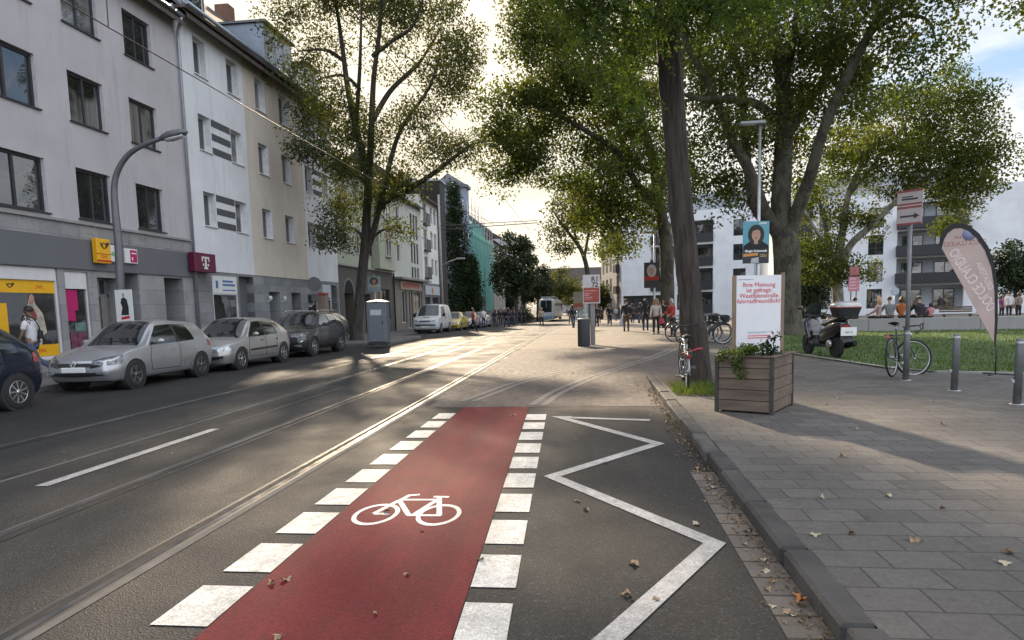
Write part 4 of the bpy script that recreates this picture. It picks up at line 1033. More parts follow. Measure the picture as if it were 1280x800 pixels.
# right block
a2 = empty('apartment_block', (0, 0, 0), 0, 'white apartment block with black balconies beyond the low wall', 'apartment block')
TB, LB = RT(22.0, 84.5, 44.6, 75.5)
ops = []; wl = []; lg = []
for r_ in range(4):
    z = 0.2+2.95*r_
    lg.append((0.6, 3.4, z, z+2.6)); lg.append((12.0, 18.3, z, z+2.6))
    wl.append((4.2, 5.4, z+0.2, z+2.35)); wl.append((9.2, 10.7, z+0.2, z+2.35))
mb = MB(TB); wall_mesh(mb, 0, LB, -2.5, 12.9, [(*o, 1.6) for o in lg]+[(*o, 0.16) for o in wl], 0.2); side_walls(mb, 0, LB, -2.5, 12.9, 12); mb.add([(0, 0, 12.9), (LB, 0, 12.9), (LB, -12, 12.9), (0, -12, 12.9)], [(0, 1, 2, 3)], 0)
mb.build('wall', apw, a2)
for o in wl: window(a2, TB, *o, 0.15, anth, GLASS, (0.5,), (0.35,), 0.08, None)
for k, o in enumerate(lg):
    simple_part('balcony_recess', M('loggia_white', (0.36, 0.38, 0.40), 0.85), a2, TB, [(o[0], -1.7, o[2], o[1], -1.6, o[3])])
    if o[2] > 1: simple_part('balcony', balc, a2, TB, [(o[0]-0.1, -0.05, o[2]-0.15, o[1]+0.1, 0.95, o[2]+0.98)])
    for q in range(2 if o[0] > 5 else 1):
        w0 = o[0]+0.5+q*3.1
        window(a2, TB @ Matrix.Translation((0, -1.45, 0)), w0, w0+2.0, o[2]+0.05, o[2]+2.2, 0.1, anth, GLASS, (0.5,), (), 0.08, None, 'balcony_door')
simple_part('penthouse', M('penthouse_grey', (0.33, 0.35, 0.37), 0.8), a2, TB, [(1.5, -9, 12.9, LB-7, -2.0, 15.4)])
# beige house with balconies beside the street end
a3 = empty('apartment_block', (0, 0, 0), 0, 'beige house with dark balconies at the far side of the plaza', 'house')
bg2 = mat_plaster('beige_far_render', (0.44, 0.40, 0.34), 0.2)
TC, LC = RT(1.55, 113.0, 3.85, 93.0)
mb = MB(TC); wall_mesh(mb, 0, LC, -3, 12.0, [(LC-3.8, LC-1.2, 0.2+2.9*k, 2.6+2.9*k, 0.8) for k in range(4)], 0.2); side_walls(mb, 0, LC, -3, 12.0, 12); mb.build('wall', bg2, a3)
for k in range(4):
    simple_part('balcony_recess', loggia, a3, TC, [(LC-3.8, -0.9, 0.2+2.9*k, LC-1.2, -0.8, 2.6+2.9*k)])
    simple_part('balcony', balc, a3, TC, [(LC-3.9, -0.05, 0.1+2.9*k, LC-1.1, 0.5, 1.1+2.9*k)])
    for q in range(3): window(a3, TC, 2.0+4*q, 3.6+4*q, 0.6+2.9*k, 2.4+2.9*k, 0.02, anth, GLASS, (0.5,), (), 0.07, None)
mb = MB(TC); gable_roof(mb, 0, LC, 12.0, 12, 3.5, 0.4); mb.build('roof', tiles, a3)
far_house('town_house', RT(46.5, 80.0, 58, 76)[0], 0, 12, 10.5, (0.36, 0.33, 0.31), 'grey brown house at the right edge beyond the white block', 3, 3.0)
far_house('town_house', axes_T((3.5, 0, 0), (0, 1, 0), (-1, 0, 0), (0, 0, 1)), 122, 150, 12.5, (0.40, 0.36, 0.32), 'tan terrace house at the far end of the right side', 4)
# a broad house closing the view at the end of the street
far_house('town_house', RT(-16, 245, 18, 245)[0], 0, 34, 11.0, (0.32, 0.29, 0.27), 'distant brown house closing the end of the street', 4, 4.0, -4)
# ---- low concrete wall at the back of the lawn
lw = empty('low_wall', (0, 0, 0), 0, 'long low grey concrete wall behind the lawn where people sit', 'wall')
concw = mat_plaster('wall_concrete', (0.30, 0.295, 0.285), 0.3)
TW, LW = RT(7.6, 31.8, 34.0, 29.9)
simple_part('wall_body', concw, lw, TW, [(k*2.2+0.006, -0.42, 0.0, (k+1)*2.2-0.006, 0.0, 0.66) for k in range(12)], 0.012)
# ------------------------------------------------------------------ trees
def leaf_mesh(name, centers, size, mat, parent=None, up=0.35, fold=0.25, aspect=0.62, spread=None, varc=None):
    """many small folded leaf faces"""
    n = len(centers); c = np.asarray(centers, float)
    nrm = nr.normal(size=(n, 3)); nrm[:, 2] = nrm[:, 2]*0.8+up*2.0
    nrm /= np.linalg.norm(nrm, axis=1)[:, None]
    a = nr.normal(size=(n, 3)); a[:, 2] -= 0.5
    a -= nrm*np.sum(a*nrm, 1)[:, None]; a /= np.linalg.norm(a, axis=1)[:, None]+1e-9
    b = np.cross(nrm, a)
    s = size*nr.uniform(0.6, 1.35, n)[:, None]
    f = fold*s
    v = np.stack([c, c+a*s*0.45+b*s*aspect*0.5+nrm*f, c+a*s, c+a*s*0.45-b*s*aspect*0.5+nrm*f], 1).reshape(-1, 3)
    i = np.arange(n)*4
    tri = np.stack([i, i+1, i+2, i, i+2, i+3], 1).reshape(-1, 3)
    me = bpy.data.meshes.new(name)
    me.vertices.add(len(v)); me.vertices.foreach_set('co', v.astype(np.float32).ravel())
    me.loops.add(len(tri)*3); me.loops.foreach_set('vertex_index', tri.astype(np.int32).ravel())
    me.polygons.add(len(tri)); me.polygons.foreach_set('loop_start', (np.arange(len(tri))*3).astype(np.int32))
    me.update(calc_edges=True)
    at = me.attributes.new('leafvar', 'FLOAT', 'FACE')
    lv = nr.uniform(0, 1, n)
    if varc is not None: lv = np.clip(0.55*lv+0.45*np.asarray(varc), 0, 1)
    at.data.foreach_set('value', np.repeat(lv, 2).astype(np.float32))
    me.materials.append(mat)
    o = bpy.data.objects.new(name, me); COL.objects.link(o)
    if parent is not None: o.parent = parent
    return o
def spline(pts, rad, n=5):
    pts = [Vector(p) for p in pts]; op = []; orr = []
    for i in range(len(pts)-1):
        p0 = pts[max(0, i-1)]; p1 = pts[i]; p2 = pts[i+1]; p3 = pts[min(len(pts)-1, i+2)]
        for k in range(n):
            t = k/n
            op.append(0.5*((2*p1)+(p2-p0)*t+(2*p0-5*p1+4*p2-p3)*t*t+(3*p1-p0-3*p2+p3)*t**3)); orr.append(rad[i]+(rad[i+1]-rad[i])*t)
    op.append(pts[-1]); orr.append(rad[-1]); return op, orr
class Tree:
    def __init__(s, name, label, cat='tree', group=None):
        s.root = empty(name, (0, 0, 0), 0, label, cat, group); s.mb = MB(); s.nodes = []; s.nrad = []; s.leaves = []; s.var = []
    def limb(s, pts, rad, n=10, wob=0.0, ridge=0.0):
        p, r_ = spline(pts, rad, 14 if ridge else 5)
        if wob:
            for i in range(1, len(p)-1): p[i] = p[i]+Vector((rnd.gauss(0, wob), rnd.gauss(0, wob), rnd.gauss(0, wob)))
        i0 = len(s.mb.V); s.mb.tube(p, r_, n)
        if ridge:   # furrowed bark: ridges that wander, fork and break along the trunk
            f = nr.normal(size=n); kk = np.array([0.25, 0.5, 0.25])
            for i in range(len(p)):
                f = 0.88*f+0.48*nr.normal(size=n); g_ = np.convolve(np.r_[f[-1], f, f[0]], kk, 'valid')
                for k in range(n):
                    v = Vector(s.mb.V[i0+i*n+k]); s.mb.V[i0+i*n+k] = tuple(p[i]+(v-p[i])*(1+ridge*float(np.clip(g_[k], -1.3, 1.3))))
        for q, w_ in zip(p, r_): s.nodes.append(q); s.nrad.append(w_)
        return s
    def base(s, p, r0, flare=1.6, h=0.9, n=14, lean=(0, 0, 0)):
        """root flare"""
        l = Vector(lean)
        s.mb.tube([p+Vector((0, 0, -0.25)), p+Vector((0, 0, 0.05)), p+Vector((0, 0, h*0.35))+l*h*0.35, p+Vector((0, 0, h*0.7))+l*h*0.7, p+Vector((0, 0, h))+l*h], [r0*flare*1.1, r0*flare, r0*(1+(flare-1)*0.4), r0*(1+(flare-1)*0.1), r0*0.93], n)
    def twig(s, c, rmax=0.07):
        nd = np.array(s.nodes_np); d = nd-np.array(c)
        dist = np.sqrt((d**2).sum(1)); 
        # prefer to spring from lower, thicker wood
        sc_ = dist+np.maximum(0, d[:, 2])*0.8
        i = int(np.argmin(sc_)); p0 = Vector(s.nodes_np[i]); L = (Vector(c)-p0).length
        if L < 0.15: return
        r0 = min(s.nrad_np[i]*0.7, rmax, 0.012+L*0.018)
        mid = p0.lerp(Vector(c), 0.5)+Vector((rnd.gauss(0, 0.09), rnd.gauss(0, 0.09), 0.10+rnd.gauss(0, 0.06)))*L
        pts, rr = spline([p0, mid, Vector(c)], [r0, r0*0.6, r0*0.22], 3)
        s.mb.tube(pts, rr, 5, 0, False)
        s.nodes_np = np.vstack([s.nodes_np, np.array([tuple(q) for q in pts[2:]])]); s.nrad_np = np.append(s.nrad_np, rr[2:])
    def clumps(s, lst, per_m3=0.25, nleaf=160, sig=0.55, flat=0.6, rmax=0.07, shell=0.35, mult=1.0):
        s.nodes_np = np.array([tuple(q) for q in s.nodes]); s.nrad_np = np.array(s.nrad)
        cs = []
        for (c, r_, n) in lst:
            k = 0; n = n*mult
            while k < n:
                q = np.array([rnd.uniform(-1, 1) for _ in range(3)]); l = np.linalg.norm(q)
                if l > 1 or l < shell*rnd.random(): continue
                cs.append((c[0]+q[0]*r_[0], c[1]+q[1]*r_[1], c[2]+q[2]*r_[2])); k += 1
        nd = s.nodes_np
        cs.sort(key=lambda c: ((nd-np.array(c))**2).sum(1).min())
        for c in cs:
            s.twig(c, rmax)
            m = int(nleaf*rnd.uniform(0.45, 1.4)); sg = sig*rnd.uniform(0.7, 1.25)
            p = nr.normal(size=(m, 3)); l_ = np.linalg.norm(p, axis=1)[:, None]; p *= np.minimum(1.0, 1.75/l_)
            p = p*np.array([sg, sg, sg*flat])+np.array(c)
            s.leaves.append(p); s.var.append(np.full(m, rnd.random()))
        return s
    def done(s, bark, leafm, size, up=0.35, aspect=0.62):
        s.mb.build('trunk', bark, s.root, recalc=False)
        if s.leaves: leaf_mesh('crown', np.vstack(s.leaves), size, leafm, s.root, up, aspect=aspect, varc=np.concatenate(s.var))
        return s.root
def E(px, py, Y, rx, ry, rd, n):
    """a leaf mass: measured centre, half width and half height, depth radius in metres"""
    c = P(px, py, Y); k = Y/FPX
    return ((c.x, c.y, c.z), (rx*k, rd, ry*k), n)
bark_plane = mat_bark('plane_bark', (0.032, 0.027, 0.02), (0.07, 0.06, 0.045), 3.0, 0.5, patch=(0.085, 0.078, 0.056))
bark_pale = mat_bark('plane_bark_pale', (0.13, 0.125, 0.10), (0.24, 0.23, 0.19), 3.0, 0.5, patch=(0.32, 0.31, 0.26))
bark_dark = mat_bark('lime_bark', (0.035, 0.03, 0.026), (0.075, 0.066, 0.056), 4.0, 0.25)
bark_rob = mat_bark('robinia_bark', (0.022, 0.017, 0.013), (0.066, 0.053, 0.043), 5.5, 0.13)
lf_plane = mat_leaf('plane_leaf', (0.040, 0.060, 0.017), (0.074, 0.105, 0.030), (0.125, 0.128, 0.042), 0.55)
lf_lime = mat_leaf('lime_leaf', (0.034, 0.047, 0.018), (0.062, 0.080, 0.030), (0.105, 0.098, 0.044), 0.5)
lf_dark = mat_leaf('evergreen_leaf', (0.010, 0.022, 0.009), (0.022, 0.04, 0.014), (0.045, 0.065, 0.02), 0.2)
lf_rob = mat_leaf('robinia_leaf', (0.024, 0.048, 0.012), (0.046, 0.082, 0.02), (0.09, 0.125, 0.03), 0.55)
# --- roadside tree on the island, left
Y1 = 32.0
p = lambda x, y, dy=0: P(x, y, Y1+dy)
t1 = Tree('lime_tree', 'tall dark-trunked tree on the kerbed island in front of the left houses')
b = p(446, 432); b.z = 0.1
t1.base(b, 0.258, 1.4, 0.8)
t1.limb([b, p(450, 370), p(456, 310), p(460, 240), p(464, 170), p(467, 100), p(476, 20), p(480, -90), p(478, -220)], [0.265, 0.235, 0.225, 0.19, 0.155, 0.12, 0.09, 0.07, 0.04], 12)
t1.limb([p(456, 320), p(468, 285), p(476, 250, -0.5), p(487, 205, -0.8), p(502, 160, -1), p(535, 112, -1.2), p(550, 70, -1.2)], [0.19, 0.145, 0.135, 0.115, 0.09, 0.065, 0.035], 10)
t1.limb([p(471, 268), p(483, 251, -0.5), p(510, 237, -1), p(540, 218, -1.6), p(566, 198, -2), p(588, 182, -2.2), p(606, 176, -2.4)], [0.15, 0.14, 0.125, 0.11, 0.085, 0.055, 0.025], 9)
t1.limb([p(458, 210), p(445, 160, 0.5), p(435, 112, 1), p(428, 60, 1.2), p(421, 10, 1.4), p(410, -60, 1.5)], [0.2, 0.16, 0.14, 0.11, 0.08, 0.04], 9)
t1.limb([p(466, 150), p(487, 115, 0.6), p(510, 92, 1), p(526, 76, 1.4), p(548, 40, 1.6)], [0.14, 0.12, 0.10, 0.08, 0.03], 8)
t1.limb([p(428, 75, 1.1), p(412, 64, 0.5), p(395, 62, 0), p(374, 64, -0.5)], [0.10, 0.08, 0.06, 0.03], 7)
t1.limb([p(450, 112, 0.5), p(436, 98), p(422, 94), p(398, 99, -0.8)], [0.10, 0.08, 0.06, 0.03], 7)
t1.limb([p(466, 70), p(492, 50, -0.6), p(516, 32, -1), p(535, -20, -1.3)], [0.11, 0.09, 0.07, 0.03], 7)
t1.limb([p(460, 230), p(440, 215, -0.8), p(420, 205, -1.5), p(404, 214, -2)], [0.12, 0.09, 0.06, 0.03], 7)
t1.limb([p(459, 300), p(440, 285, -0.4), p(424, 290, -0.7)], [0.08, 0.05, 0.02], 6)
t1.limb([p(463, 300), p(480, 287, -0.5), p(500, 290, -0.9)], [0.07, 0.05, 0.02], 6)
t1.limb([p(445, 160, .5), p(450, 80, -1.5), p(452, 0, -2)], [0.12, 0.08, 0.03], 7)
t1.clumps([E(420, 145, 31.5, 48, 34, 2.4, 30), E(395, 185, 30.5, 28, 26, 1.6, 11), E(432, 230, 30.8, 22, 40, 1.2, 14), E(418, 280, 31, 20, 34, 1.0, 13), E(446, 180, 31, 30, 40, 1.6, 14),
           E(500, 288, 31, 16, 13, 0.7, 3), E(508, 235, 31, 28, 24, 1.2, 8), E(545, 190, 30, 40, 26, 1.6, 12), E(585, 190, 29.7, 18, 18, 1.0, 4), E(520, 150, 31, 38, 34, 2.0, 13),
           E(562, 90, 31, 32, 42, 2.2, 24), E(575, 45, 31, 22, 26, 1.8, 7), E(505, 50, 32, 50, 55, 2.8, 26), E(420, 20, 33, 60, 44, 2.8, 24), E(365, 45, 31.5, 22, 38, 2.0, 13), E(385, 100, 31.5, 26, 18, 1.6, 7),
           E(530, -10, 32, 55, 45, 3.0, 30), E(450, -60, 32, 100, 60, 4.5, 60), E(470, -170, 32.5, 130, 70, 5.0, 100), E(560, -110, 31, 60, 60, 4.0, 36), E(450, -260, 33, 90, 60, 4, 30), E(360, -30, 32, 40, 40, 2.5, 10), E(480, 250, 31.5, 22, 30, 1.0, 7)],  # unseen crown masses above the view, thickened to shade the foreground
          nleaf=150, sig=0.50, flat=0.65, rmax=0.04, mult=1.22)
t1.done(bark_dark, lf_lime, 0.125)
# --- big plane tree by the lawn
Y2 = 30.0
p = lambda x, y, dy=0: P(x, y, Y2+dy)
t2 = Tree('plane_tree', 'large plane tree with several thick limbs behind the teal poster')
b = p(984, 418); b.z = 0.1
t2.base(b, 0.54, 1.4, 1.2, 18)
t2.limb([b, p(984, 360), p(983, 310), p(976, 270), p(979, 190), p(979, 110), p(967, 45), p(960, -20), p(958, -120)], [0.56, 0.53, 0.54, 0.41, 0.35, 0.30, 0.22, 0.16, 0.06], 16)
t2.limb([p(978, 300), p(955, 262, -0.6), p(936, 212, -1.2), p(917, 178, -1.6), p(897, 130, -2), p(879, 92, -2.4), p(858, 55, -2.8), p(842, -10, -3.2)], [0.31, 0.25, 0.22, 0.19, 0.165, 0.135, 0.10, 0.05], 12)
t2.limb([p(972, 290, 0.4), p(942, 255, 1), p(932, 180, 1.8), p(925, 94, 2.2), p(908, 40, 2.4), p(904, -60, 2.6)], [0.27, 0.21, 0.17, 0.14, 0.11, 0.04], 11)
t2.limb([p(977, 155), p(945, 130, -1), p(905, 124, -2.0), p(876, 124, -2.8), p(852, 117, -3.2)], [0.2, 0.17, 0.14, 0.11, 0.06], 9)
t2.limb([p(986, 290), p(1011, 225, -1), p(1030, 161, -1.8), p(1060, 94, -2.5), p(1090, 37, -3), p(1122, -4, -3.4), p(1170, -50, -4)], [0.33, 0.24, 0.205, 0.18, 0.15, 0.11, 0.05], 12)
t2.limb([p(980, 175), p(1008, 130, 1), p(1035, 90, 1.7), p(1052, 40, 2.2), p(1060, -40, 2.5)], [0.26, 0.22, 0.18, 0.12, 0.05], 10)
t2.limb([p(979, 110), p(990, 60, -1.2), p(998, -10, -2)], [0.18, 0.14, 0.06], 8)
t2.limb([p(1092, 36, -3), p(1130, 20, -3.4), p(1160, 26, -3.7), p(1172, 60, -3.9)], [0.09, 0.07, 0.05, 0.02], 6)
t2.clumps([E(905, 40, 28, 60, 60, 4, 44), E(985, 30, 30, 60, 60, 4.5, 40), E(1060, 30, 28.5, 55, 50, 4, 30), E(900, 150, 29, 45, 50, 2.8, 26), E(948, 130, 31, 40, 60, 3, 20), E(1020, 110, 31, 50, 50, 3, 22),
           E(1075, 95, 29, 40, 40, 2.5, 14), E(920, 230, 32.5, 40, 40, 2.0, 14), E(1010, 190, 31.5, 36, 45, 2.4, 14), E(880, -70, 29, 110, 60, 5, 44), E(1040, -70, 29, 120, 60, 5, 44), E(1125, 0, 26.5, 36, 26, 2.0, 8),
           E(1168, 50, 26.2, 10, 26, 0.6, 3), E(1145, 92, 26.3, 14, 9, 0.6, 2), E(1195, -5, 26, 22, 16, 1.4, 4), E(1290, 5, 25, 20, 12, 1.2, 4), E(1180, -60, 27, 80, 40, 4, 16), E(1085, 150, 31, 22, 30, 1.4, 5), E(850, 230, 31, 30, 40, 1.8, 9)],
          nleaf=150, sig=0.56, flat=0.65, rmax=0.05, mult=1.08)
t2.done(bark_plane, lf_plane, 0.155)
# --- plane tree in the middle distance, its crown over the plaza
Y4 = 43.0
p = lambda x, y, dy=0: P(x, y, Y4+dy)
t4 = Tree('plane_tree', 'plane tree behind the pedestrians whose wide crown hangs over the plaza')
b = p(835, 408); b.z = gz(43)+0.1
t4.base(b, 0.42, 1.4, 1.0, 14)
t4.limb([b, p(834, 350), p(832, 300), p(824, 255), p(816, 200), p(800, 140), p(785, 60), p(770, -40)], [0.44, 0.42, 0.40, 0.33, 0.28, 0.22, 0.15, 0.06], 13)
t4.limb([p(826, 265), p(800, 235, -1), p(770, 190, -2.2), p(735, 165, -3), p(690, 140, -3.6), p(650, 120, -4)], [0.28, 0.22, 0.18, 0.14, 0.10, 0.04], 10)
t4.limb([p(822, 245), p(838, 190, 0.6), p(850, 110, 1.2), p(858, 20, 1.6)], [0.24, 0.2, 0.15, 0.06], 9)
t4.limb([p(818, 215), p(790, 200, 1), p(755, 120, 2), p(720, 50, 2.6), p(690, -20, 3)], [0.2, 0.16, 0.13, 0.09, 0.04], 9)
t4.limb([p(805, 160), p(790, 100, -2), p(740, 40, -3), p(700, 10, -3.5)], [0.18, 0.14, 0.09, 0.04], 8)
t4.limb([p(829, 280), p(800, 262, -0.6), p(765, 255, -1.2), p(735, 262, -1.6)], [0.13, 0.10, 0.07, 0.03], 7)
t4.clumps([E(650, 160, 40, 50, 55, 2.8, 44), E(625, 205, 40, 26, 30, 1.4, 9), E(690, 90, 40, 50, 60, 3.5, 46), E(740, 130, 41, 55, 60, 3.5, 46), E(790, 70, 43, 55, 70, 4, 48), E(700, 10, 41, 60, 45, 4, 36), E(800, 180, 42, 46, 55, 3, 34),
           E(740, 215, 41, 50, 34, 2.4, 26), E(672, 212, 40, 22, 30, 1.4, 9), E(790, 265, 42, 42, 34, 2.0, 24), E(840, 60, 44, 30, 70, 3, 20), E(745, 262, 41, 30, 18, 1.4, 9), E(850, 210, 43.5, 24, 46, 2.0, 12), E(655, 30, 40, 22, 30, 2, 8), E(740, -60, 42, 110, 50, 5, 48), E(770, 310, 42.5, 26, 14, 1.0, 6)],
          nleaf=180, sig=0.62, flat=0.62, rmax=0.05, mult=1.18)
t4.done(bark_plane, lf_plane, 0.18)
# --- pale-limbed plane behind the low wall
Y3 = 40.0
p = lambda x, y, dy=0: P(x, y, Y3+dy)
t3 = Tree('plane_tree', 'pale-limbed plane tree leaning right behind the low wall')
b = p(1050, 397); b.z = gz(40)+0.1
t3.base(b, 0.30, 1.4, 0.8, 12)
t3.limb([b, p(1047, 365), p(1046, 335), p(1053, 290), p(1060, 245), p(1078, 200), p(1090, 150), p(1100, 110)], [0.32, 0.30, 0.28, 0.2, 0.17, 0.13, 0.08, 0.03], 12)
t3.limb([p(1047, 345), p(1062, 308, -0.6), p(1088, 283, -1.2), p(1122, 250, -1.8), p(1160, 222, -2.3), p(1205, 200, -2.7), p(1240, 185, -3)], [0.22, 0.19, 0.17, 0.14, 0.11, 0.07, 0.03], 10)
t3.limb([p(1046, 335), p(1036, 304, 0.6), p(1027, 262, 1.2), p(1012, 222, 1.6)], [0.18, 0.14, 0.11, 0.05], 9)
t3.limb([p(1046, 330), p(1028, 300, -0.8), p(1010, 272, -1.3), p(1000, 250, -1.6)], [0.14, 0.10, 0.08, 0.04], 8)
t3.limb([p(1060, 245), p(1085, 215, 0.8), p(1120, 170, 1.5), p(1150, 130, 2)], [0.13, 0.10, 0.07, 0.03], 8)
t3.limb([p(1125, 249, -1.8), p(1160, 190, -1.2), p(1190, 150, -1)], [0.10, 0.07, 0.03], 7)
t3.clumps([E(1130, 165, 39, 55, 45, 3, 42), E(1090, 195, 40, 48, 46, 3, 30), E(1195, 160, 38.5, 40, 40, 2.4, 28), E(1225, 205, 37.5, 36, 34, 2.0, 24), E(1205, 245, 37.6, 30, 24, 1.6, 15), E(1160, 225, 38, 45, 30, 2, 20), E(1250, 190, 37, 18, 14, 1.2, 4), E(1150, 105, 39.5, 50, 24, 2.2, 13),
           E(1020, 320, 39.5, 30, 32, 1.5, 26), E(1060, 335, 39, 22, 20, 1.2, 8), E(1030, 250, 40.5, 34, 40, 2.0, 14), E(1075, 270, 40, 36, 26, 1.4, 8), E(1175, 130, 39, 30, 22, 1.6, 8), E(1195, 285, 37.6, 14, 12, 0.8, 3)],
          nleaf=165, sig=0.52, flat=0.6, rmax=0.04, mult=1.05)
t3.done(bark_pale, lf_plane, 0.155)
# --- leaning robinia in the foreground
t6 = Tree('robinia_tree', 'leaning robinia with dark furrowed trunk beside the kerb and planter')
Yr = 12.9
p = lambda x, y, dy=0: P(x, y, Yr+dy)
b = p(871, 472); b.z = 0.09
t6.base(b, 0.232, 1.22, 0.55, 26, (P(866, 420, Yr)-b)/max(0.1, (P(866, 420, Yr)-b).z))
t6.limb([b, p(866, 420), p(861, 360), p(852, 270), p(844, 170), p(838, 90), p(831, 0), p(818, -120), p(800, -260)], [0.25, 0.212, 0.202, 0.20, 0.20, 0.203, 0.20, 0.16, 0.1], 56, ridge=0.075)
t6.limb([p(831, -20), p(790, -100, -0.8), p(740, -150, -1.4), p(700, -130, -1.8)], [0.12, 0.09, 0.06, 0.03], 8)
t6.limb([p(830, -40), p(880, -110, -0.4), p(930, -130, -0.6)], [0.11, 0.08, 0.04], 8)
t6.limb([p(815, -140), p(780, -230, 0.8), p(760, -330, 1)], [0.1, 0.07, 0.03], 8)
t6.nodes_np = np.array([tuple(q) for q in t6.nodes]); t6.nrad_np = np.array(t6.nrad)
def sprays(t, c, n, drop=0.8, L=0.30):
    """pinnate leaves hung along drooping twigs"""
    t.twig(c, 0.03)
    for _ in range(n):
        a = rnd.uniform(0, 2*PI); p0 = np.array(c)+nr.normal(size=3)*0.22
        d = np.array([math.cos(a), math.sin(a), -drop*rnd.uniform(0.4, 1.6)]); d /= np.linalg.norm(d)
        ts = np.linspace(0.05, L*rnd.uniform(0.7, 1.2), 9)
        q = p0+d*ts[:, None]; q[:, 2] -= ts**2*0.9
        sd = np.array([-d[1], d[0], 0.0]); 
        t.leaves.append(q+sd*0.022); t.leaves.append(q-sd*0.022); t.var.append(np.full(9, rnd.random())); t.var.append(np.full(9, rnd.random()))
for (cx, cy, rx, ry, n) in ((750, 10, 48, 40, 34), (770, 70, 24, 36, 13), (715, -15, 30, 24, 10), (770, -70, 110, 60, 44), (890, 0, 55, 28, 30), (950, -10, 50, 26, 16), (870, -80, 110, 60, 44), (775, 120, 9, 20, 3), (815, 20, 20, 40, 6)):
    for _ in range(int(n*0.68)):
        c = P(cx+rnd.gauss(0, rx*0.5), cy+rnd.gauss(0, ry*0.5), Yr-1.0+rnd.gauss(0, 0.6)); sprays(t6, tuple(c), 16)
for _ in range(70):
    c = (rnd.gauss(0.0, 2.0), 13.5+rnd.gauss(0, 2.0), rnd.uniform(8.5, 13)); sprays(t6, c, 16)
t6.done(bark_rob, lf_rob, 0.055, 0.4, 0.55)
# --- slender street tree beyond the tram stop
p = lambda x, y, dy=0: P(x, y, 72+dy)
t5 = Tree('street_tree', 'thin open-crowned street tree beyond the tram stop shelter')
b = p(738, 390); b.z = gz(72)
t5.limb([b, p(735, 345), p(726, 312), p(706, 285), p(690, 262)], [0.3, 0.26, 0.2, 0.14, 0.05], 8)
t5.limb([p(730, 325), p(736, 290, 1), p(742, 255, 2)], [0.18, 0.13, 0.05], 7)
t5.limb([p(722, 306), p(715, 270, -1), p(718, 245, -1.5)], [0.13, 0.09, 0.04], 7)
t5.clumps([E(712, 270, 71, 34, 26, 2.4, 26), E(742, 272, 73, 26, 34, 2.4, 20), E(700, 300, 71, 24, 18, 1.6, 9), E(725, 245, 72, 26, 18, 2, 10), E(760, 310, 73, 16, 22, 1.6, 7)], nleaf=90, sig=0.7, flat=0.6, rmax=0.06)
t5.done(bark_dark, lf_lime, 0.28)
# --- columnar trees before the corner house
for (px, pt, Yc, wpx, lab) in ((572, 232, 75, 23, 'tall dark columnar tree before the blue grey corner house'), (590, 322, 76, 13, 'shorter dark columnar tree beside the tall columnar one')):
    t = Tree('columnar_tree', lab); b = P(px, 390, Yc); b.z = gz(Yc); top = P(px, pt, Yc)
    t.limb([b, (b+top)/2, top], [0.28, 0.18, 0.04], 8)
    H_ = top.z-b.z; l = []; k = Yc/FPX
    for i in range(12):
        f = (i+0.5)/12; r_ = wpx*0.5*k*(0.75+0.5*math.sin(PI*min(1, f*1.1)))*(1 if f < 0.7 else 1-(f-0.7)*2.3)
        l.append(((b.x, b.y, b.z+1.2+(H_-1.4)*f), (max(0.3, r_), max(0.3, r_), H_/14), 13))
    t.clumps(l, nleaf=110, sig=0.42, flat=1.2, rmax=0.04, shell=0.9); t.done(bark_dark, lf_dark, 0.22)
# --- further street trees: (px, base py, top py, half width px, distance, label, leaf material)
FT = [(645, 396, 282, 29, 84, 'bushy dark street tree between the scaffold and the tram', lf_dark, 100), (672, 392, 322, 24, 112, 'dense street tree just behind the tram', lf_dark, 60), (700, 391, 330, 30, 128, 'broad street tree far along the right kerb', lf_lime, 70),
      (716, 391, 348, 20, 150, 'farthest street tree on the right beyond the shelter', lf_lime, 45), (655, 391, 345, 18, 150, 'small distant street tree left of the tracks', lf_dark, 40), (688, 390, 340, 26, 180, 'distant tree closing the street above the tram', lf_dark, 60),
      (1268, 385, 296, 30, 62, 'dark round tree at the right edge beyond the lawn', lf_dark, 70), (752, 392, 352, 12, 104, 'small tree before the beige house', lf_lime, 30), (634, 391, 352, 14, 122, 'slim street tree beyond the scaffold', lf_dark, 40), (1010, 392, 330, 26, 58, 'bushy low tree beside the white apartment block', lf_dark, 46)]
for (px, pb, pt, hw, Yc, lab, lm, n) in FT:
    t = Tree('street_tree', lab); b = P(px, pb, Yc); b.z = gz(Yc); top = P(px, pt, Yc); k = Yc/FPX; H_ = top.z-b.z
    t.limb([b, b+Vector((0.1, 0, H_*0.35)), b+Vector((-0.1, 0.2, H_*0.7)), top-Vector((0, 0, H_*0.06))], [0.26, 0.2, 0.12, 0.03], 8)
    for a in range(5):
        an = a*1.3+px; t.limb([b+Vector((0.05, 0, H_*(0.3+0.06*a))), b+Vector((math.cos(an)*hw*k*0.45, math.sin(an)*hw*k*0.45, H_*(0.5+0.05*a))), b+Vector((math.cos(an)*hw*k*0.75, math.sin(an)*hw*k*0.75, H_*(0.6+0.06*a)))], [0.12, 0.08, 0.03], 6)
    w_ = hw*k
    t.clumps([((b.x, b.y, b.z+H_*0.62), (w_*0.85, w_*0.85, H_*0.30), int(n*0.6)), ((b.x-w_*0.35, b.y, b.z+H_*0.45), (w_*0.6, w_*0.6, H_*0.2), int(n*0.2)), ((b.x+w_*0.4, b.y, b.z+H_*0.5), (w_*0.55, w_*0.6, H_*0.2), int(n*0.2))], nleaf=100, sig=max(0.5, w_*0.16), flat=0.7, rmax=0.05)
    t.done(bark_dark, lm, 0.30 if Yc > 70 else 0.24)
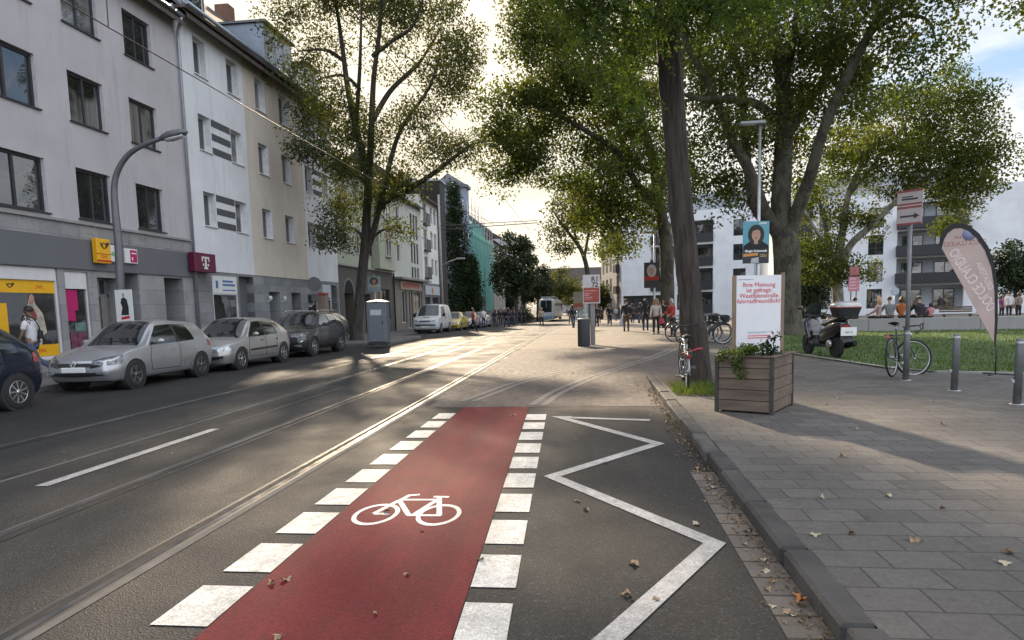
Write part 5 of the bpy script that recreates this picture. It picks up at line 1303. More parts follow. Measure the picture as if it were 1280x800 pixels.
# ------------------------------------------------------------------ vehicles
def pchip(A, sub):
    """monotone smooth refinement of a net along axis 0"""
    A = np.asarray(A, float); n = len(A); d = A[1:]-A[:-1]; m = np.zeros_like(A)
    m[0] = d[0]; m[-1] = d[-1]
    for i in range(1, n-1):
        s_ = d[i-1]*d[i]
        with np.errstate(divide='ignore', invalid='ignore'):
            h = 2*d[i-1]*d[i]/(d[i-1]+d[i])
        m[i] = np.where(s_ > 0, np.nan_to_num(h), 0.0)
    out = []
    for i in range(n-1):
        for k in range(sub):
            t = k/sub
            out.append((2*t**3-3*t**2+1)*A[i]+(t**3-2*t**2+t)*m[i]+(-2*t**3+3*t**2)*A[i+1]+(t**3-t**2)*m[i+1])
    out.append(A[-1]); return np.array(out)
SUB = 5
def paint(name, col, metal=0.5, rough=0.32):
    return M(name, col, rough, metal, var=0.03, scale=2.0, coat=0.55)
tyre = M('tyre_rubber', (0.018, 0.018, 0.018), 0.85, var=0.2, scale=20)
rimm = M('alloy_rim', (0.50, 0.50, 0.51), 0.3, 0.9, var=0.1)
rimd = M('alloy_rim_dark', (0.20, 0.20, 0.205), 0.35, 0.8, var=0.1)
cglass = M('car_glass', (0.012, 0.014, 0.015), 0.04, var=0.2, scale=2.0, spec=0.9, coat=0.5)
blackp = M('black_plastic', (0.02, 0.02, 0.021), 0.55, var=0.15)
lampg = M('headlight_glass', (0.40, 0.42, 0.45), 0.08, 0.5, var=0.5, scale=14.0, coat=1.0)
tailr = M('tail_light_red', (0.30, 0.015, 0.012), 0.15, var=0.2, coat=1.0)
platew = M('number_plate_white', (0.78, 0.78, 0.76), 0.5, var=0.03)
chrome = M('chrome', (0.7, 0.7, 0.7), 0.12, 1.0, var=0.05)
def wheel(parent, x, y, r, w, side, rim=None, spokes=5, plain=False):
    T_ = Matrix.Translation((x, y, r))
    mb = MB(T_); mb.lathe([(r*0.62, -w/2*0.92), (r*0.86, -w/2), (r*0.97, -w/2*0.82), (r, -w/2*0.45), (r, w/2*0.45), (r*0.97, w/2*0.82), (r*0.86, w/2), (r*0.62, w/2*0.92)], 28, 0, None, True, 'y')
    o = mb.build('wheel', tyre, parent)
    q = w/2*side
    mb = MB(T_)
    mb.lathe([(r*0.64, q*0.90), (r*0.60, q*0.98), (r*0.57, q*0.85), (r*0.55, q*0.3)], 28, 0, None, True, 'y')
    if plain: mb.lathe([(0.0, q*0.95), (r*0.3, q*0.93), (r*0.57, q*0.80)], 20, 0, None, True, 'y')
    else:
        for k in range(spokes):
            a = 2*PI*k/spokes+0.3
            c, s_ = math.cos(a), math.sin(a); wd = r*0.62*1.5/spokes*0.45
            pts = [(0.05, wd*0.8), (r*0.59, wd*1.25), (r*0.59, -wd*1.25), (0.05, -wd*0.8)]
            v = [(u*c-t*s_, q*0.93, u*s_+t*c) for u, t in pts]+[(u*c-t*s_, q*0.70, u*s_+t*c) for u, t in pts]
            mb.add(v, [(0, 1, 2, 3), (4, 5, 6, 7), (0, 1, 5, 4), (1, 2, 6, 5), (2, 3, 7, 6), (3, 0, 4, 7)])
        mb.lathe([(0.0, q*0.99), (r*0.14, q*0.97), (r*0.17, q*0.8)], 14, 0, None, True, 'y')
    mb.build('rim', rim or rimm, o)
    mb = MB(T_); mb.lathe([(0.0, q*0.28), (r*0.58, q*0.28)], 20, 0, None, True, 'y'); mb.build('brake_disc', blackp, o)
def station(xl, xb, xt, zb, zt, wl, wb, wt, zlow, b, drop=0.05, px=(0, 0, 0, 0, 0)):
    zm = zlow+(zb-zlow)*0.55
    rows = [(xl+px[0], 0, zlow), (xl+px[0], wl*0.86, zlow), (xl+px[1], wl*0.965, zlow+0.11), (xl+px[2], wl, zm), (xb+px[3], wb, zb), (xt+px[4], wt, zt-drop), (xt+px[4], wt*0.62, zt-drop*0.22), (xt+px[4], 0, zt)]
    return [list(r_)+[b] for r_ in rows]
def bulged(p, W):
    x, y, z, b = p; return (x-b*(1-min(1, (abs(y)/(W/2))**2)), y, z)
def car(name, label, cat, group, spec, body_mat, loc, rz=PI/2, rim=None, spokes=5, trim=None, plain=False):
    L, W = spec['L'], spec['W']
    root = empty(name, loc, rz, label, cat, group)
    net = np.array(spec['st']); nst = len(net)
    f = pchip(net, SUB); f = np.swapaxes(pchip(np.swapaxes(f, 0, 1), SUB), 0, 1)      # fine [i][j][4]
    ni, nj = f.shape[:2]
    Pp = np.zeros((ni, nj, 3))
    for i in range(ni):
        for j in range(nj): Pp[i, j] = bulged(f[i, j], W)
    axl = [(spec['fa'], spec['ra'])][0]; Ra = spec.get('arch', 0.345); zr = spec.get('wr', 0.31)
    hole = np.zeros((ni, nj), bool); jmax = int(4.0*SUB)
    for i in range(ni):
        for j in range(0, jmax):
            for ax in axl:
                if Pp[i, j, 1] > W*0.34 and math.hypot(Pp[i, j, 0]-ax, Pp[i, j, 2]-zr) < Ra: hole[i, j] = True
    cells = {}
    for i in range(ni-1):
        for j in range(nj-1):
            if hole[i, j] and hole[i+1, j] and hole[i, j+1] and hole[i+1, j+1]: continue
            I, J = i//SUB, j//SUB; si, sj = i % SUB, j % SUB
            key = 'body'
            if I in spec['side'] and J == 4 and sj < SUB-1: key = 'side_window.%d' % spec['side'].index(I)
            elif I in spec.get('pillar', ()) and J == 4 and sj < SUB-1: key = 'pillar'
            elif I == spec['ws'] and J >= 5 and not (J == 5 and sj == 0): key = 'windscreen'
            elif I == spec.get('rw', -1) and J >= 5 and not (J == 5 and sj < 2) and (si > 0): key = 'rear_window'
            elif J in (0,): key = 'under'
            elif J == 1 and spec.get('clad'): key = 'under'
            cells.setdefault(key, []).append((i, j))
    # pull the rim of every wheel opening on to a true circle
    for i in range(ni):
        for j in range(0, jmax):
            if hole[i, j]:
                for ax in axl:
                    dx, dz = Pp[i, j, 0]-ax, Pp[i, j, 2]-zr; d = math.hypot(dx, dz)
                    if d < Ra and d > 1e-4:
                        Pp[i, j, 0] = ax+dx/d*Ra; Pp[i, j, 2] = zr+dz/d*Ra
    def cellmesh(mb, cl, m=0, sides=(1, -1)):
        for s_ in sides:
            idx = {}; v = []; fc = []
            for (i, j) in cl:
                q = []
                for (a, b_) in ((i, j), (i+1, j), (i+1, j+1), (i, j+1)):
                    if (a, b_) not in idx:
                        idx[(a, b_)] = len(v); p = Pp[a, b_]; v.append((p[0], p[1]*s_, p[2]))
                    q.append(idx[(a, b_)])
                fc.append(tuple(q))
            mb.add(v, fc, m, True)
    mb = MB(); cellmesh(mb, cells['body'])
    # nose and tail faces
    for e in (0, ni-1):
        rows = list(range(SUB, 5*SUB+1)); nl = 14; v = []
        for j in rows:
            x, y, z, b = f[e, j]
            for k in range(nl+1):
                yy = -y+2*y*k/nl; v.append(bulged((x, yy, z, b), W))
        mb.add(v, [(r_*(nl+1)+k, (r_+1)*(nl+1)+k, (r_+1)*(nl+1)+k+1, r_*(nl+1)+k+1) for r_ in range(len(rows)-1) for k in range(nl)], 0, True)
    body = mb.build('body', body_mat, root)
    bv = MB()
    for key, cl in cells.items(): cellmesh(bv, cl)
    bv.V += []; 
    allv = list(bv.V)+list(mb.V); allf = list(bv.F)+[tuple(i+len(bv.V) for i in q) for q in mb.F]
    bvh = BVHTree.FromPolygons(allv, allf)
    if 'under' in cells:
        mb = MB(); cellmesh(mb, cells['under']); mb.box(0.25, -W*0.40, 0.20, L-0.25, W*0.40, 0.62); mb.build('underbody', blackp, root)
    if 'pillar' in cells:
        for s_ in (1, -1):
            mb = MB(); cellmesh(mb, cells['pillar'], 0, (s_,)); mb.build('pillar_trim', blackp, root)
    for key in cells:
        if key.startswith('side_window'):
            for s_ in (1, -1):
                mb = MB(); cellmesh(mb, cells[key], 0, (s_,)); mb.build('side_window', spec.get('panel', {}).get(key, cglass), root)
        elif key in ('windscreen', 'rear_window'):
            mb = MB(); cellmesh(mb, cells[key]); mb.build(key, cglass, root)
    def near(p, off=0.006):
        q, n_, i_, d_ = bvh.find_nearest(Vector(p))
        c = Vector((L/2, 0, 0.6)); 
        if n_.dot(q-c) < 0: n_ = -n_
        return q+n_*off
    def patch(nm, corners, mat, off=0.006, nu=8, nv=4, par=None, mb=None):
        own = mb is None; mb = mb or MB()
        A, B, Cc, D = [Vector(c) for c in corners]
        mb.grid(lambda u, v_: near((A*(1-u)+B*u)*(1-v_)+(D*(1-u)+Cc*u)*v_, off), nu, nv)
        if own: return mb.build(nm, mat, par or root)
    def seam(pts, r_=0.007, mb=None):
        q = []
        for a, b in zip(pts[:-1], pts[1:]):
            for k in range(8): q.append(near(Vector(a).lerp(Vector(b), k/8), 0.001))
        q.append(near(pts[-1], 0.001)); mb.tube(q, r_, 4)
    spec['detail'](root, patch, seam, near, L, W)
    for ax in axl:
        for s_ in (1, -1):
            wheel(root, ax, s_*(W/2-0.105), zr, 0.20, s_, rim, spokes, plain)
            # dark arch lining
            mb = MB(); mb.lathe([(Ra*0.995, -0.02), (Ra*0.995, 0.28)], 24, 0, Matrix.Translation((ax, (W/2-0.30) if s_ > 0 else -(W/2-0.04), zr)), True, 'y')
            mb.build('arch_liner', blackp, root)
    return root
def hatch(L, W, H, fa, ra, nose_z, hood, belt, cowl, rf, rr, tail, xB, xC, zlow=0.22, five=False, tailz=None, drop=0.07, xC2=None):
    h = W/2; tz = tailz or belt+0.08
    st = [station(0.16, 0.14, 0.14, nose_z-0.07, nose_z, h*0.80, h*0.76, h*0.74, zlow+0.02, 0.15, 0.0, (0.06, 0.0, -0.02, 0.02, 0.05)),
          station(0.34, 0.36, 0.36, nose_z+0.055, nose_z+0.09, h*0.955, h*0.91, h*0.82, zlow, 0.12, 0.03),
          station(cowl*0.62, cowl*0.62, cowl*0.62, hood-0.11, hood-0.055, h*0.985, h*0.955, h*0.83, zlow, 0.08, 0.03),
          station(cowl+0.06, cowl+0.06, cowl+0.04, belt, hood, h, h*0.965, h*0.80, zlow, 0.12, 0.03),
          station(cowl+0.22, cowl+0.17, rf, belt+0.005, H-0.025, h, h*0.965, h*0.66, zlow, 0.09, drop),
          station(xB-0.04, xB-0.04, xB-0.02, belt+0.015, H, h, h*0.97, h*0.675, zlow, 0.03, drop),
          station(xB+0.05, xB+0.05, xB+0.06, belt+0.02, H, h, h*0.97, h*0.675, zlow, 0.0, drop)]
    if five:
        st += [station(xC-0.04, xC-0.04, xC-0.10, belt+0.03, H-0.015, h, h*0.965, h*0.665, zlow, -0.02, drop), station(xC+0.02, xC+0.02, xC-0.04, belt+0.035, H-0.02, h, h*0.965, h*0.66, zlow, -0.02, drop),
               station(xC2 or xC+0.35, xC2 or xC+0.35, (xC2 or xC+0.35)-0.12, belt+0.05, H-0.045, h*0.995, h*0.95, h*0.645, zlow, -0.04, drop)]
        side = [4, 6, 8]; pil = [5, 7]; n = 9
    else:
        st += [station(xC, xC, xC-0.14, belt+0.045, H-0.03, h, h*0.96, h*0.65, zlow, -0.03, drop)]
        side = [4, 6]; pil = [5]; n = 7
    st += [station(tail-0.14, tail-0.16, rr, belt+0.06, H-0.075, h*0.985, h*0.93, h*0.62, zlow, -0.06, drop),
           station(tail, tail-0.01, tail-0.02, tz-0.02, tz+0.01, h*0.96, h*0.90, h*0.70, zlow+0.02, -0.09, 0.02),
           station(L-0.10, L-0.11, L-0.12, tz-0.06, tz-0.03, h*0.90, h*0.86, h*0.74, zlow+0.06, -0.10, 0.0, (-0.04, 0.0, 0.02, 0.0, 0.0))]
    return dict(L=L, W=W, st=st, fa=fa, ra=ra, side=side, pillar=pil, ws=3, rw=n+1)
def std_detail(o):
    """lamps, grille, plates, mirrors, seams, handles; o holds the heights of one model"""
    def detail(root, patch, seam, near, L, W):
        h = W/2; nz = o['nose']; bz = o['belt']
        for s_ in (1, -1):
            patch('headlight', [(-0.05, s_*h*0.44, nz-0.19), (0.42, s_*h*0.99, nz-0.13), (0.46, s_*h*0.96, nz+0.065), (0.05, s_*h*0.48, nz-0.01)], o.get('lamp', lampg), 0.009, 12, 8)
            patch('tail_light', [(L-0.02, s_*h*0.60, bz-0.16), (L-0.30, s_*h*0.99, bz-0.14), (L-0.28, s_*h*0.95, bz+0.03), (L-0.05, s_*h*0.62, bz+0.02)], tailr, 0.008, 8, 4)
            patch('fog_lamp', [(-0.05, s_*h*0.60, 0.36), (0.12, s_*h*0.84, 0.36), (0.12, s_*h*0.84, 0.44), (-0.05, s_*h*0.60, 0.42)], lampg if o.get('fog', 1) else blackp, 0.012, 4, 3)
            xm = o['mirror']; mb = MB()
            mb.ball((xm, s_*(h+0.09), bz+0.085), (0.055, 0.095, 0.06), 12, 8); mb.tube([(xm+0.02, s_*(h-0.05), bz+0.03), (xm, s_*(h+0.06), bz+0.06)], 0.025, 6); mb.build('mirror', o['paint'], root)
            mb = MB()
            for hx in o['handles']: mb.box(hx, s_*(h*0.985)-0.012, bz-0.13, hx+0.17, s_*(h*0.985)+0.022, bz-0.10, 0, 0.008)
            mb.build('door_handle', o['paint'] if not o.get('blackhandle') else blackp, root)
            mb = MB()
            for ln in o['seams']: seam([(x, s_*h*1.0, z) for x, z in ln], 0.007, mb)
            mb.build('door_seam', blackp, root)
            if o.get('strip'): patch('rubbing_strip', [(o['strip'][0], s_*h, 0.50), (o['strip'][1], s_*h, 0.52), (o['strip'][1], s_*h, 0.57), (o['strip'][0], s_*h, 0.55)], blackp, 0.012, 12, 2)
        gz0, gz1 = o['grille']; gw = o.get('gw', 0.50)
        patch('grille', [(-0.08, -h*gw, gz0), (-0.08, h*gw, gz0), (-0.05, h*gw, gz1), (-0.05, -h*gw, gz1)], blackp, 0.009, 12, 3)
        patch('lower_intake', [(-0.08, -h*0.78, 0.29), (-0.08, h*0.78, 0.29), (-0.08, h*0.72, 0.41), (-0.08, -h*0.72, 0.41)], blackp, 0.009, 14, 3)
        pz = o['plate']
        q = near((-0.2, 0, pz), 0.012); mb = MB(); mb.box(q.x-0.012, -0.26, pz-0.055, q.x+0.03, 0.26, pz+0.055, 0, 0.01); mb.build('number_plate', platew, root)
        q = near((L+0.2, 0, bz-0.25), 0.0); mb = MB(); mb.box(q.x-0.01, -0.26, bz-0.31, q.x+0.015, 0.26, bz-0.20, 0, 0.005); mb.build('number_plate', platew, root)
        if o.get('badge'):
            bz2 = (gz0+gz1)/2+0.005; q = near((-0.2, 0, bz2), 0.014); TT = axes_T((q.x, 0, bz2), (0, 1, 0), (0, 0, 1), (1, 0, 0)); mb = MB(TT); r_ = o['badge']
            mb.tube([(r_*math.cos(t), r_*math.sin(t), 0) for t in np.linspace(0, 2*PI, 20, endpoint=False)], 0.008, 5, close=True)
            mb.tube([(-0.45*r_, 0.85*r_, 0), (0, 0.05*r_, 0), (0.45*r_, 0.85*r_, 0)], 0.007, 5); mb.tube([(-0.85*r_, 0.35*r_, 0), (-0.4*r_, -0.8*r_, 0), (0, 0, 0), (0.4*r_, -0.8*r_, 0), (0.85*r_, 0.35*r_, 0)], 0.007, 5)
            mb.build('badge', chrome, root)
        patch('wiper', [(o['cowl']+0.06, -h*0.6, bz+0.10), (o['cowl']+0.05, h*0.1, bz+0.12), (o['cowl']+0.07, h*0.1, bz+0.135), (o['cowl']+0.08, -h*0.6, bz+0.115)], blackp, 0.012, 8, 1)
        if o.get('bumpline'):
            mb = MB(); seam([(0.3, h, nz-0.18), (-0.05, h*0.6, nz-0.20), (-0.1, 0, nz-0.20), (-0.05, -h*0.6, nz-0.20), (0.3, -h, nz-0.18)], 0.004, mb); mb.build('bumper_seam', blackp, root)
        for k in o.get('extra', ()): k(root, patch, seam, near, L, W)
    return detail
silver = paint('silver_metallic', (0.43, 0.435, 0.445), 0.65, 0.32); silver2 = paint('pale_silver_metallic', (0.41, 0.40, 0.385), 0.6, 0.33); dgrey = paint('dark_grey_metallic', (0.055, 0.057, 0.062), 0.4, 0.25); navy = paint('navy_blue_metallic', (0.012, 0.018, 0.036), 0.3, 0.2); whitep = paint('white_van_paint', (0.62, 0.64, 0.66), 0.0, 0.35); yellowp = paint('yellow_paint', (0.50, 0.40, 0.045), 0.0, 0.35); blackcar = paint('black_car_paint', (0.015, 0.015, 0.017), 0.2, 0.2)
lampdk = M('headlight_dark', (0.12, 0.125, 0.13), 0.08, 0.6, var=0.7, scale=16, coat=1.0)
# silver three-door hatchback
sp1 = hatch(3.92, 1.63, 1.46, 0.80, 3.28, 0.66, 0.93, 0.90, 1.16, 1.92, 3.50, 3.78, 2.36, 3.05, 0.22)
sp1['detail'] = std_detail(dict(nose=0.70, belt=0.90, mirror=1.55, handles=[2.05], seams=[[(1.36, 0.36), (1.30, 0.62), (1.40, 0.89)], [(2.42, 0.88), (2.42, 0.45), (2.36, 0.34)], [(1.36, 0.36), (2.36, 0.34)]], grille=(0.545, 0.635), plate=0.475, badge=0.06, cowl=1.16, paint=silver, lamp=lampdk, bumpline=0))
c1 = car('parked_car', 'silver three-door hatchback parked in front of the post office', 'car', 'cars parked along the left kerb', sp1, silver, (-10.52, 12.74, 0), PI/2, rimd, 5)
# silver five-door
sp2 = hatch(4.11, 1.71, 1.44, 0.86, 3.46, 0.66, 0.90, 0.88, 1.15, 1.98, 3.48, 3.92, 2.30, 3.05, 0.20, True, xC2=3.42)
sp2['detail'] = std_detail(dict(nose=0.70, belt=0.88, mirror=1.52, handles=[1.98, 2.92], blackhandle=1, seams=[[(1.30, 0.36), (1.28, 0.60), (1.36, 0.87)], [(2.30, 0.88), (2.30, 0.34)], [(3.05, 0.90), (3.04, 0.7), (2.95, 0.42)], [(1.3, 0.34), (2.9, 0.33)]], grille=(0.60, 0.67), gw=0.30, plate=0.50, cowl=1.15, paint=silver2, strip=(1.35, 3.0), fog=0))
c2 = car('parked_car', 'pale silver five-door car parked between the hatchback and the dark crossover', 'car', 'cars parked along the left kerb', sp2, silver2, (-10.45, 16.95, 0), PI/2, rimm, 7)
# dark crossover
sp3 = hatch(4.23, 1.82, 1.57, 0.88, 3.47, 0.80, 1.03, 1.02, 1.22, 2.05, 3.62, 4.02, 2.42, 3.22, 0.27, True, xC2=3.56); sp3['wr'] = 0.34; sp3['arch'] = 0.385; sp3['clad'] = 1
def troc_extra(root, patch, seam, near, L, W):
    h = W/2
    for s_ in (1, -1):
        patch('chrome_trim', [(-0.05, s_*h*0.55, 0.42), (0.14, s_*h*0.88, 0.56), (0.14, s_*h*0.88, 0.585), (-0.05, s_*h*0.55, 0.445)], chrome, 0.012, 6, 1)
        mb = MB(); mb.tube([(1.9, s_*0.60, 1.555), (2.1, s_*0.62, 1.60), (3.3, s_*0.60, 1.585), (3.5, s_*0.58, 1.53)], 0.016, 6); mb.build('roof_rail', chrome, root)
sp3['detail'] = std_detail(dict(nose=0.86, belt=1.02, mirror=1.62, handles=[2.08, 3.02], seams=[[(1.42, 0.42), (1.38, 0.75), (1.46, 1.0)], [(2.42, 1.0), (2.42, 0.40)], [(3.22, 1.02), (3.18, 0.8), (3.05, 0.5)], [(1.4, 0.42), (3.0, 0.42)]], grille=(0.70, 0.80), gw=0.46, plate=0.58, badge=0.065, cowl=1.22, paint=dgrey, lamp=lampdk, extra=[troc_extra]))
c3 = car('parked_car', 'dark grey crossover parked just before the kerbed tree island', 'car', 'cars parked along the left kerb', sp3, dgrey, (-10.55, 22.05, 0), PI/2, rimm, 5)
# navy car cut by the left edge, tail towards the others
sp4 = hatch(4.05, 1.74, 1.50, 0.86, 3.37, 0.72, 0.96, 0.93, 1.18, 1.95, 3.50, 3.86, 2.34, 3.10, 0.22, True, xC2=3.45)
sp4['detail'] = std_detail(dict(nose=0.74, belt=0.93, mirror=1.55, handles=[2.05, 2.95], seams=[[(1.36, 0.36), (1.30, 0.62), (1.40, 0.92)], [(2.34, 0.92), (2.34, 0.34)], [(3.1, 0.95), (3.06, 0.75), (2.92, 0.42)], [(1.36, 0.36), (2.9, 0.34)]], grille=(0.60, 0.70), plate=0.5, badge=0.06, cowl=1.18, paint=navy))
c4_ = car('parked_car', 'navy blue car at the left edge, its rear wheel and tail showing', 'car', 'cars parked along the left kerb', sp4, navy, (-10.60, 7.15, 0), PI/2, rimm, 9)
# white delivery van
def van_detail(root, patch, seam, near, L, W):
    h = W/2
    for s_ in (1, -1):
        patch('headlight', [(-0.02, s_*h*0.55, 0.80), (0.40, s_*h*0.97, 0.82), (0.40, s_*h*0.96, 0.95), (0.05, s_*h*0.58, 0.90)], lampg, 0.008, 8, 4)
        patch('tail_light', [(L-0.02, s_*h*0.80, 0.9), (L-0.14, s_*h*0.99, 0.9), (L-0.16, s_*h*0.97, 1.3), (L-0.05, s_*h*0.80, 1.3)], tailr, 0.008, 4, 6)
        mb = MB(); mb.ball((1.35, s_*(h+0.12), 1.22), (0.06, 0.10, 0.13), 10, 8); mb.tube([(1.35, s_*(h-0.03), 1.12), (1.35, s_*(h+0.06), 1.16)], 0.02, 6); mb.build('mirror', blackp, root)
        mb = MB(); mb.box(2.08, s_*(h*0.98)-0.012, 0.98, 2.24, s_*(h*0.98)+0.02, 1.02); mb.box(2.50, s_*(h*0.98)-0.012, 0.98, 2.60, s_*(h*0.98)+0.02, 1.06); mb.build('door_handle', blackp, root)
        mb = MB()
        for ln in ([(1.30, 0.42), (1.28, 0.8), (1.36, 1.1)], [(2.34, 1.8), (2.36, 1.1), (2.36, 0.38)], [(3.5, 1.75), (3.52, 1.1), (3.50, 0.45)], [(1.3, 0.40), (3.4, 0.40)], [(2.4, 0.62), (4.4, 0.62)]): seam([(x, s_*h, z) for x, z in ln], 0.006, mb)
        mb.build('door_seam', blackp, root)
    patch('grille', [(-0.1, -h*0.42, 0.80), (-0.1, h*0.42, 0.80), (-0.05, h*0.42, 0.90), (-0.05, -h*0.42, 0.90)], blackp, 0.01, 10, 3)
    patch('lower_intake', [(-0.1, -h*0.8, 0.50), (-0.1, h*0.8, 0.50), (-0.1, h*0.8, 0.62), (-0.1, -h*0.8, 0.62)], blackp, 0.01, 10, 3)
    patch('bonnet_scoop', [(0.45, -0.22, 1.05), (0.45, 0.22, 1.05), (0.55, 0.22, 1.1), (0.55, -0.22, 1.1)], blackp, 0.02, 6, 2)
    q = near((-0.2, 0, 0.47), 0.012); mb = MB(); mb.box(q.x-0.012, -0.30, 0.38, q.x+0.03, 0.30, 0.52, 0, 0.01); mb.build('number_plate', platew, root)
def van_spec(L=4.69, W=1.82, H=1.95):
    h = W/2
    st = [station(0.16, 0.14, 0.14, 0.80, 0.88, h*0.88, h*0.84, h*0.80, 0.28, 0.15, 0.0, (0.06, 0.0, -0.02, 0.02, 0.05)), station(0.36, 0.38, 0.38, 0.96, 1.00, h*0.96, h*0.93, h*0.84, 0.26, 0.12, 0.03), station(0.75, 0.75, 0.75, 1.05, 1.10, h*0.99, h*0.96, h*0.85, 0.26, 0.1, 0.03),
          station(1.04, 1.02, 1.00, 1.10, 1.17, h, h*0.965, h*0.84, 0.26, 0.12, 0.03), station(1.25, 1.22, 1.80, 1.12, H-0.05, h, h*0.965, h*0.74, 0.26, 0.10, 0.09), station(2.30, 2.30, 2.32, 1.13, H, h, h*0.97, h*0.76, 0.26, 0.03, 0.09), station(2.44, 2.44, 2.46, 1.13, H+0.01, h, h*0.97, h*0.765, 0.26, 0, 0.09),
          station(3.45, 3.45, 3.45, 1.14, H+0.01, h, h*0.97, h*0.765, 0.26, 0, 0.09), station(3.58, 3.58, 3.58, 1.14, H+0.01, h, h*0.97, h*0.765, 0.26, 0, 0.09), station(4.35, 4.35, 4.33, 1.14, H-0.02, h, h*0.96, h*0.75, 0.26, -0.04, 0.09),
          station(4.56, 4.56, 4.52, 1.14, H-0.08, h*0.98, h*0.94, h*0.72, 0.28, -0.06, 0.06), station(4.62, 4.64, 4.58, 1.12, H-0.22, h*0.93, h*0.90, h*0.70, 0.32, -0.08, 0.0)]
    return dict(L=L, W=W, st=st, fa=0.95, ra=3.75, side=[4, 6, 8], pillar=[5], ws=3, wr=0.33, arch=0.37, detail=van_detail, panel={})
spv = van_spec(); spv['panel'] = {'side_window.1': whitep, 'side_window.2': whitep}
gv = G(513, 419); vx, vy = -11.0, 44.3
cv = car('delivery_van', 'white delivery van parked beyond the portable toilet', 'van', None, spv, whitep, (vx, vy, gz(vy+1)), PI/2, rimm, 6, plain=False)
def far_car(base, label, mat, x, Y, rz=PI/2, lab_s=1.0):
    c = copy_tree(base); c.location = (x, Y, gz(Y+2)); c['label'] = label; c.rotation_euler = (0, 0, rz)
    bm = bpy.data.objects
    for ch in c.children_recursive:
        if ch.data and len(ch.data.materials) and ch.data.materials[0] in (silver, silver2, dgrey, navy):
            ch.data = ch.data.copy(); ch.data.materials[0] = mat
    return c
far_car(c2, 'small yellow car parked behind the white van', yellowp, -10.7, 50.3)
far_car(c1, 'silver hatchback parked beyond the yellow car', silver, -10.5, 55.6)
far_car(c2, 'pale grey car parked ahead of the crowd on the left pavement', paint('pale_grey_paint', (0.5, 0.52, 0.54), 0.3), -10.4, 61.0)
far_car(c3, 'black car standing in the shade behind the roadside tree trunk', blackcar, -13.2, 29.6)
far_car(c4_, 'distant grey car on the street beyond the tram', paint('mid_grey_paint', (0.25, 0.26, 0.27), 0.4), -1.9, 112)
far_car(c3, 'distant dark car parked beyond the tram shelter', dgrey, 0.6, 122)
far_car(c1, 'distant blue car at the far right kerb', paint('blue_paint', (0.05, 0.08, 0.16), 0.3), 1.4, 131)
# --- tram
tr = empty('tram', (-6.45, 97.0, gz(97)), PI/2, 'silver and white tram with a dark windscreen coming down the street', 'tram')
tramw = M('tram_paint', (0.42, 0.44, 0.46), 0.35, 0.3, var=0.06, coat=0.4, dirt=0.1); tramd = M('tram_apron', (0.16, 0.22, 0.32), 0.4, var=0.1)
def tram_sec(x, tp):  # cross-section half width grows from the nose
    k = min(1, x/1.3); w = 1.20*(0.78+0.22*math.sin(k*PI/2)); return w
mb = MB(); xs = [0, 0.15, 0.4, 0.8, 1.3, 3, 9, 9.6, 18, 27]
prof = [(0.80, 0.30), (0.98, 0.36), (1.0, 1.0), (1.0, 1.3), (0.98, 2.2), (0.95, 2.75), (0.80, 3.15), (0.4, 3.28)]
v = []; 
for x in xs:
    w = tram_sec(x, 0); back = 0.0
    ring = [(x+(0.38*max(0, (z-1.0))/2.3 if x < 1.4 else 0), y*w, z) for y, z in prof]
    v += ring+[(a, -b_, c) for a, b_, c in reversed(ring)]
n = 2*len(prof)
mb.add(v, [(i*n+k, i*n+(k+1) % n, (i+1)*n+(k+1) % n, (i+1)*n+k) for i in range(len(xs)-1) for k in range(n)], 0, True); mb.add(v[:n], [tuple(range(n))], 0); mb.add(v[-n:], [tuple(range(n))], 0)
mb.build('body', tramw, tr)
mb = MB(); pts = [(-0.80, 1.35), (0.80, 1.35), (0.78, 2.80), (0.60, 2.98), (-0.60, 2.98), (-0.78, 2.80)]
mb.add([(0.38*(z-1)/2.3-0.02, y, z) for y, z in pts]+[(0.38*(z-1)/2.3+0.05, y, z) for y, z in pts], [(0, 1, 2, 3, 4, 5)]+[(i, (i+1) % 6, 6+(i+1) % 6, 6+i) for i in range(6)]); mb.build('windscreen', cglass, tr)
mb = MB(); mb.box(0.13, -0.02, 1.35, 0.36, 0.02, 2.9); mb.build('windscreen_post', tramw, tr)
for s_ in (1, -1):
    for x in (1.6, 4.2, 6.8, 9.8, 12.4, 15, 18.4, 21.2, 24): mb = MB(); mb.box(x, s_*1.185, 1.35, x+2.3, s_*1.212, 2.55); mb.build('side_window', cglass, tr)
    mb = MB(); mb.box(-0.03, s_*0.62-0.10, 0.95, 0.05, s_*0.62+0.10, 1.10, 0, 0.02); mb.build('headlight', lampg, tr)
mb = MB(); mb.box(-0.06, -0.85, 0.36, 0.10, 0.85, 0.85, 0, 0.03); mb.build('apron', tramd, tr)
mb = MB(); mb.box(0.34, -0.5, 2.80, 0.40, 0.5, 2.98); mb.build('destination_display', M('display_dark', (0.03, 0.03, 0.02), 0.3), tr)
mb = MB(); mb.box(2.0, -0.9, 3.26, 6, 0.9, 3.55, 0, 0.05); mb.box(10, -0.9, 3.26, 16, 0.9, 3.5, 0, 0.05); mb.build('roof_equipment', M('roof_grey', (0.2, 0.2, 0.2), 0.7), tr)
mb = MB(); mb.tube([(8.0, 0, 3.3), (8.9, 0, 4.2), (8.0, 0, 5.3)], 0.04, 6); mb.tube([(8.0, -0.8, 5.3), (8.0, 0.8, 5.3)], 0.03, 6); mb.build('pantograph', anth, tr)
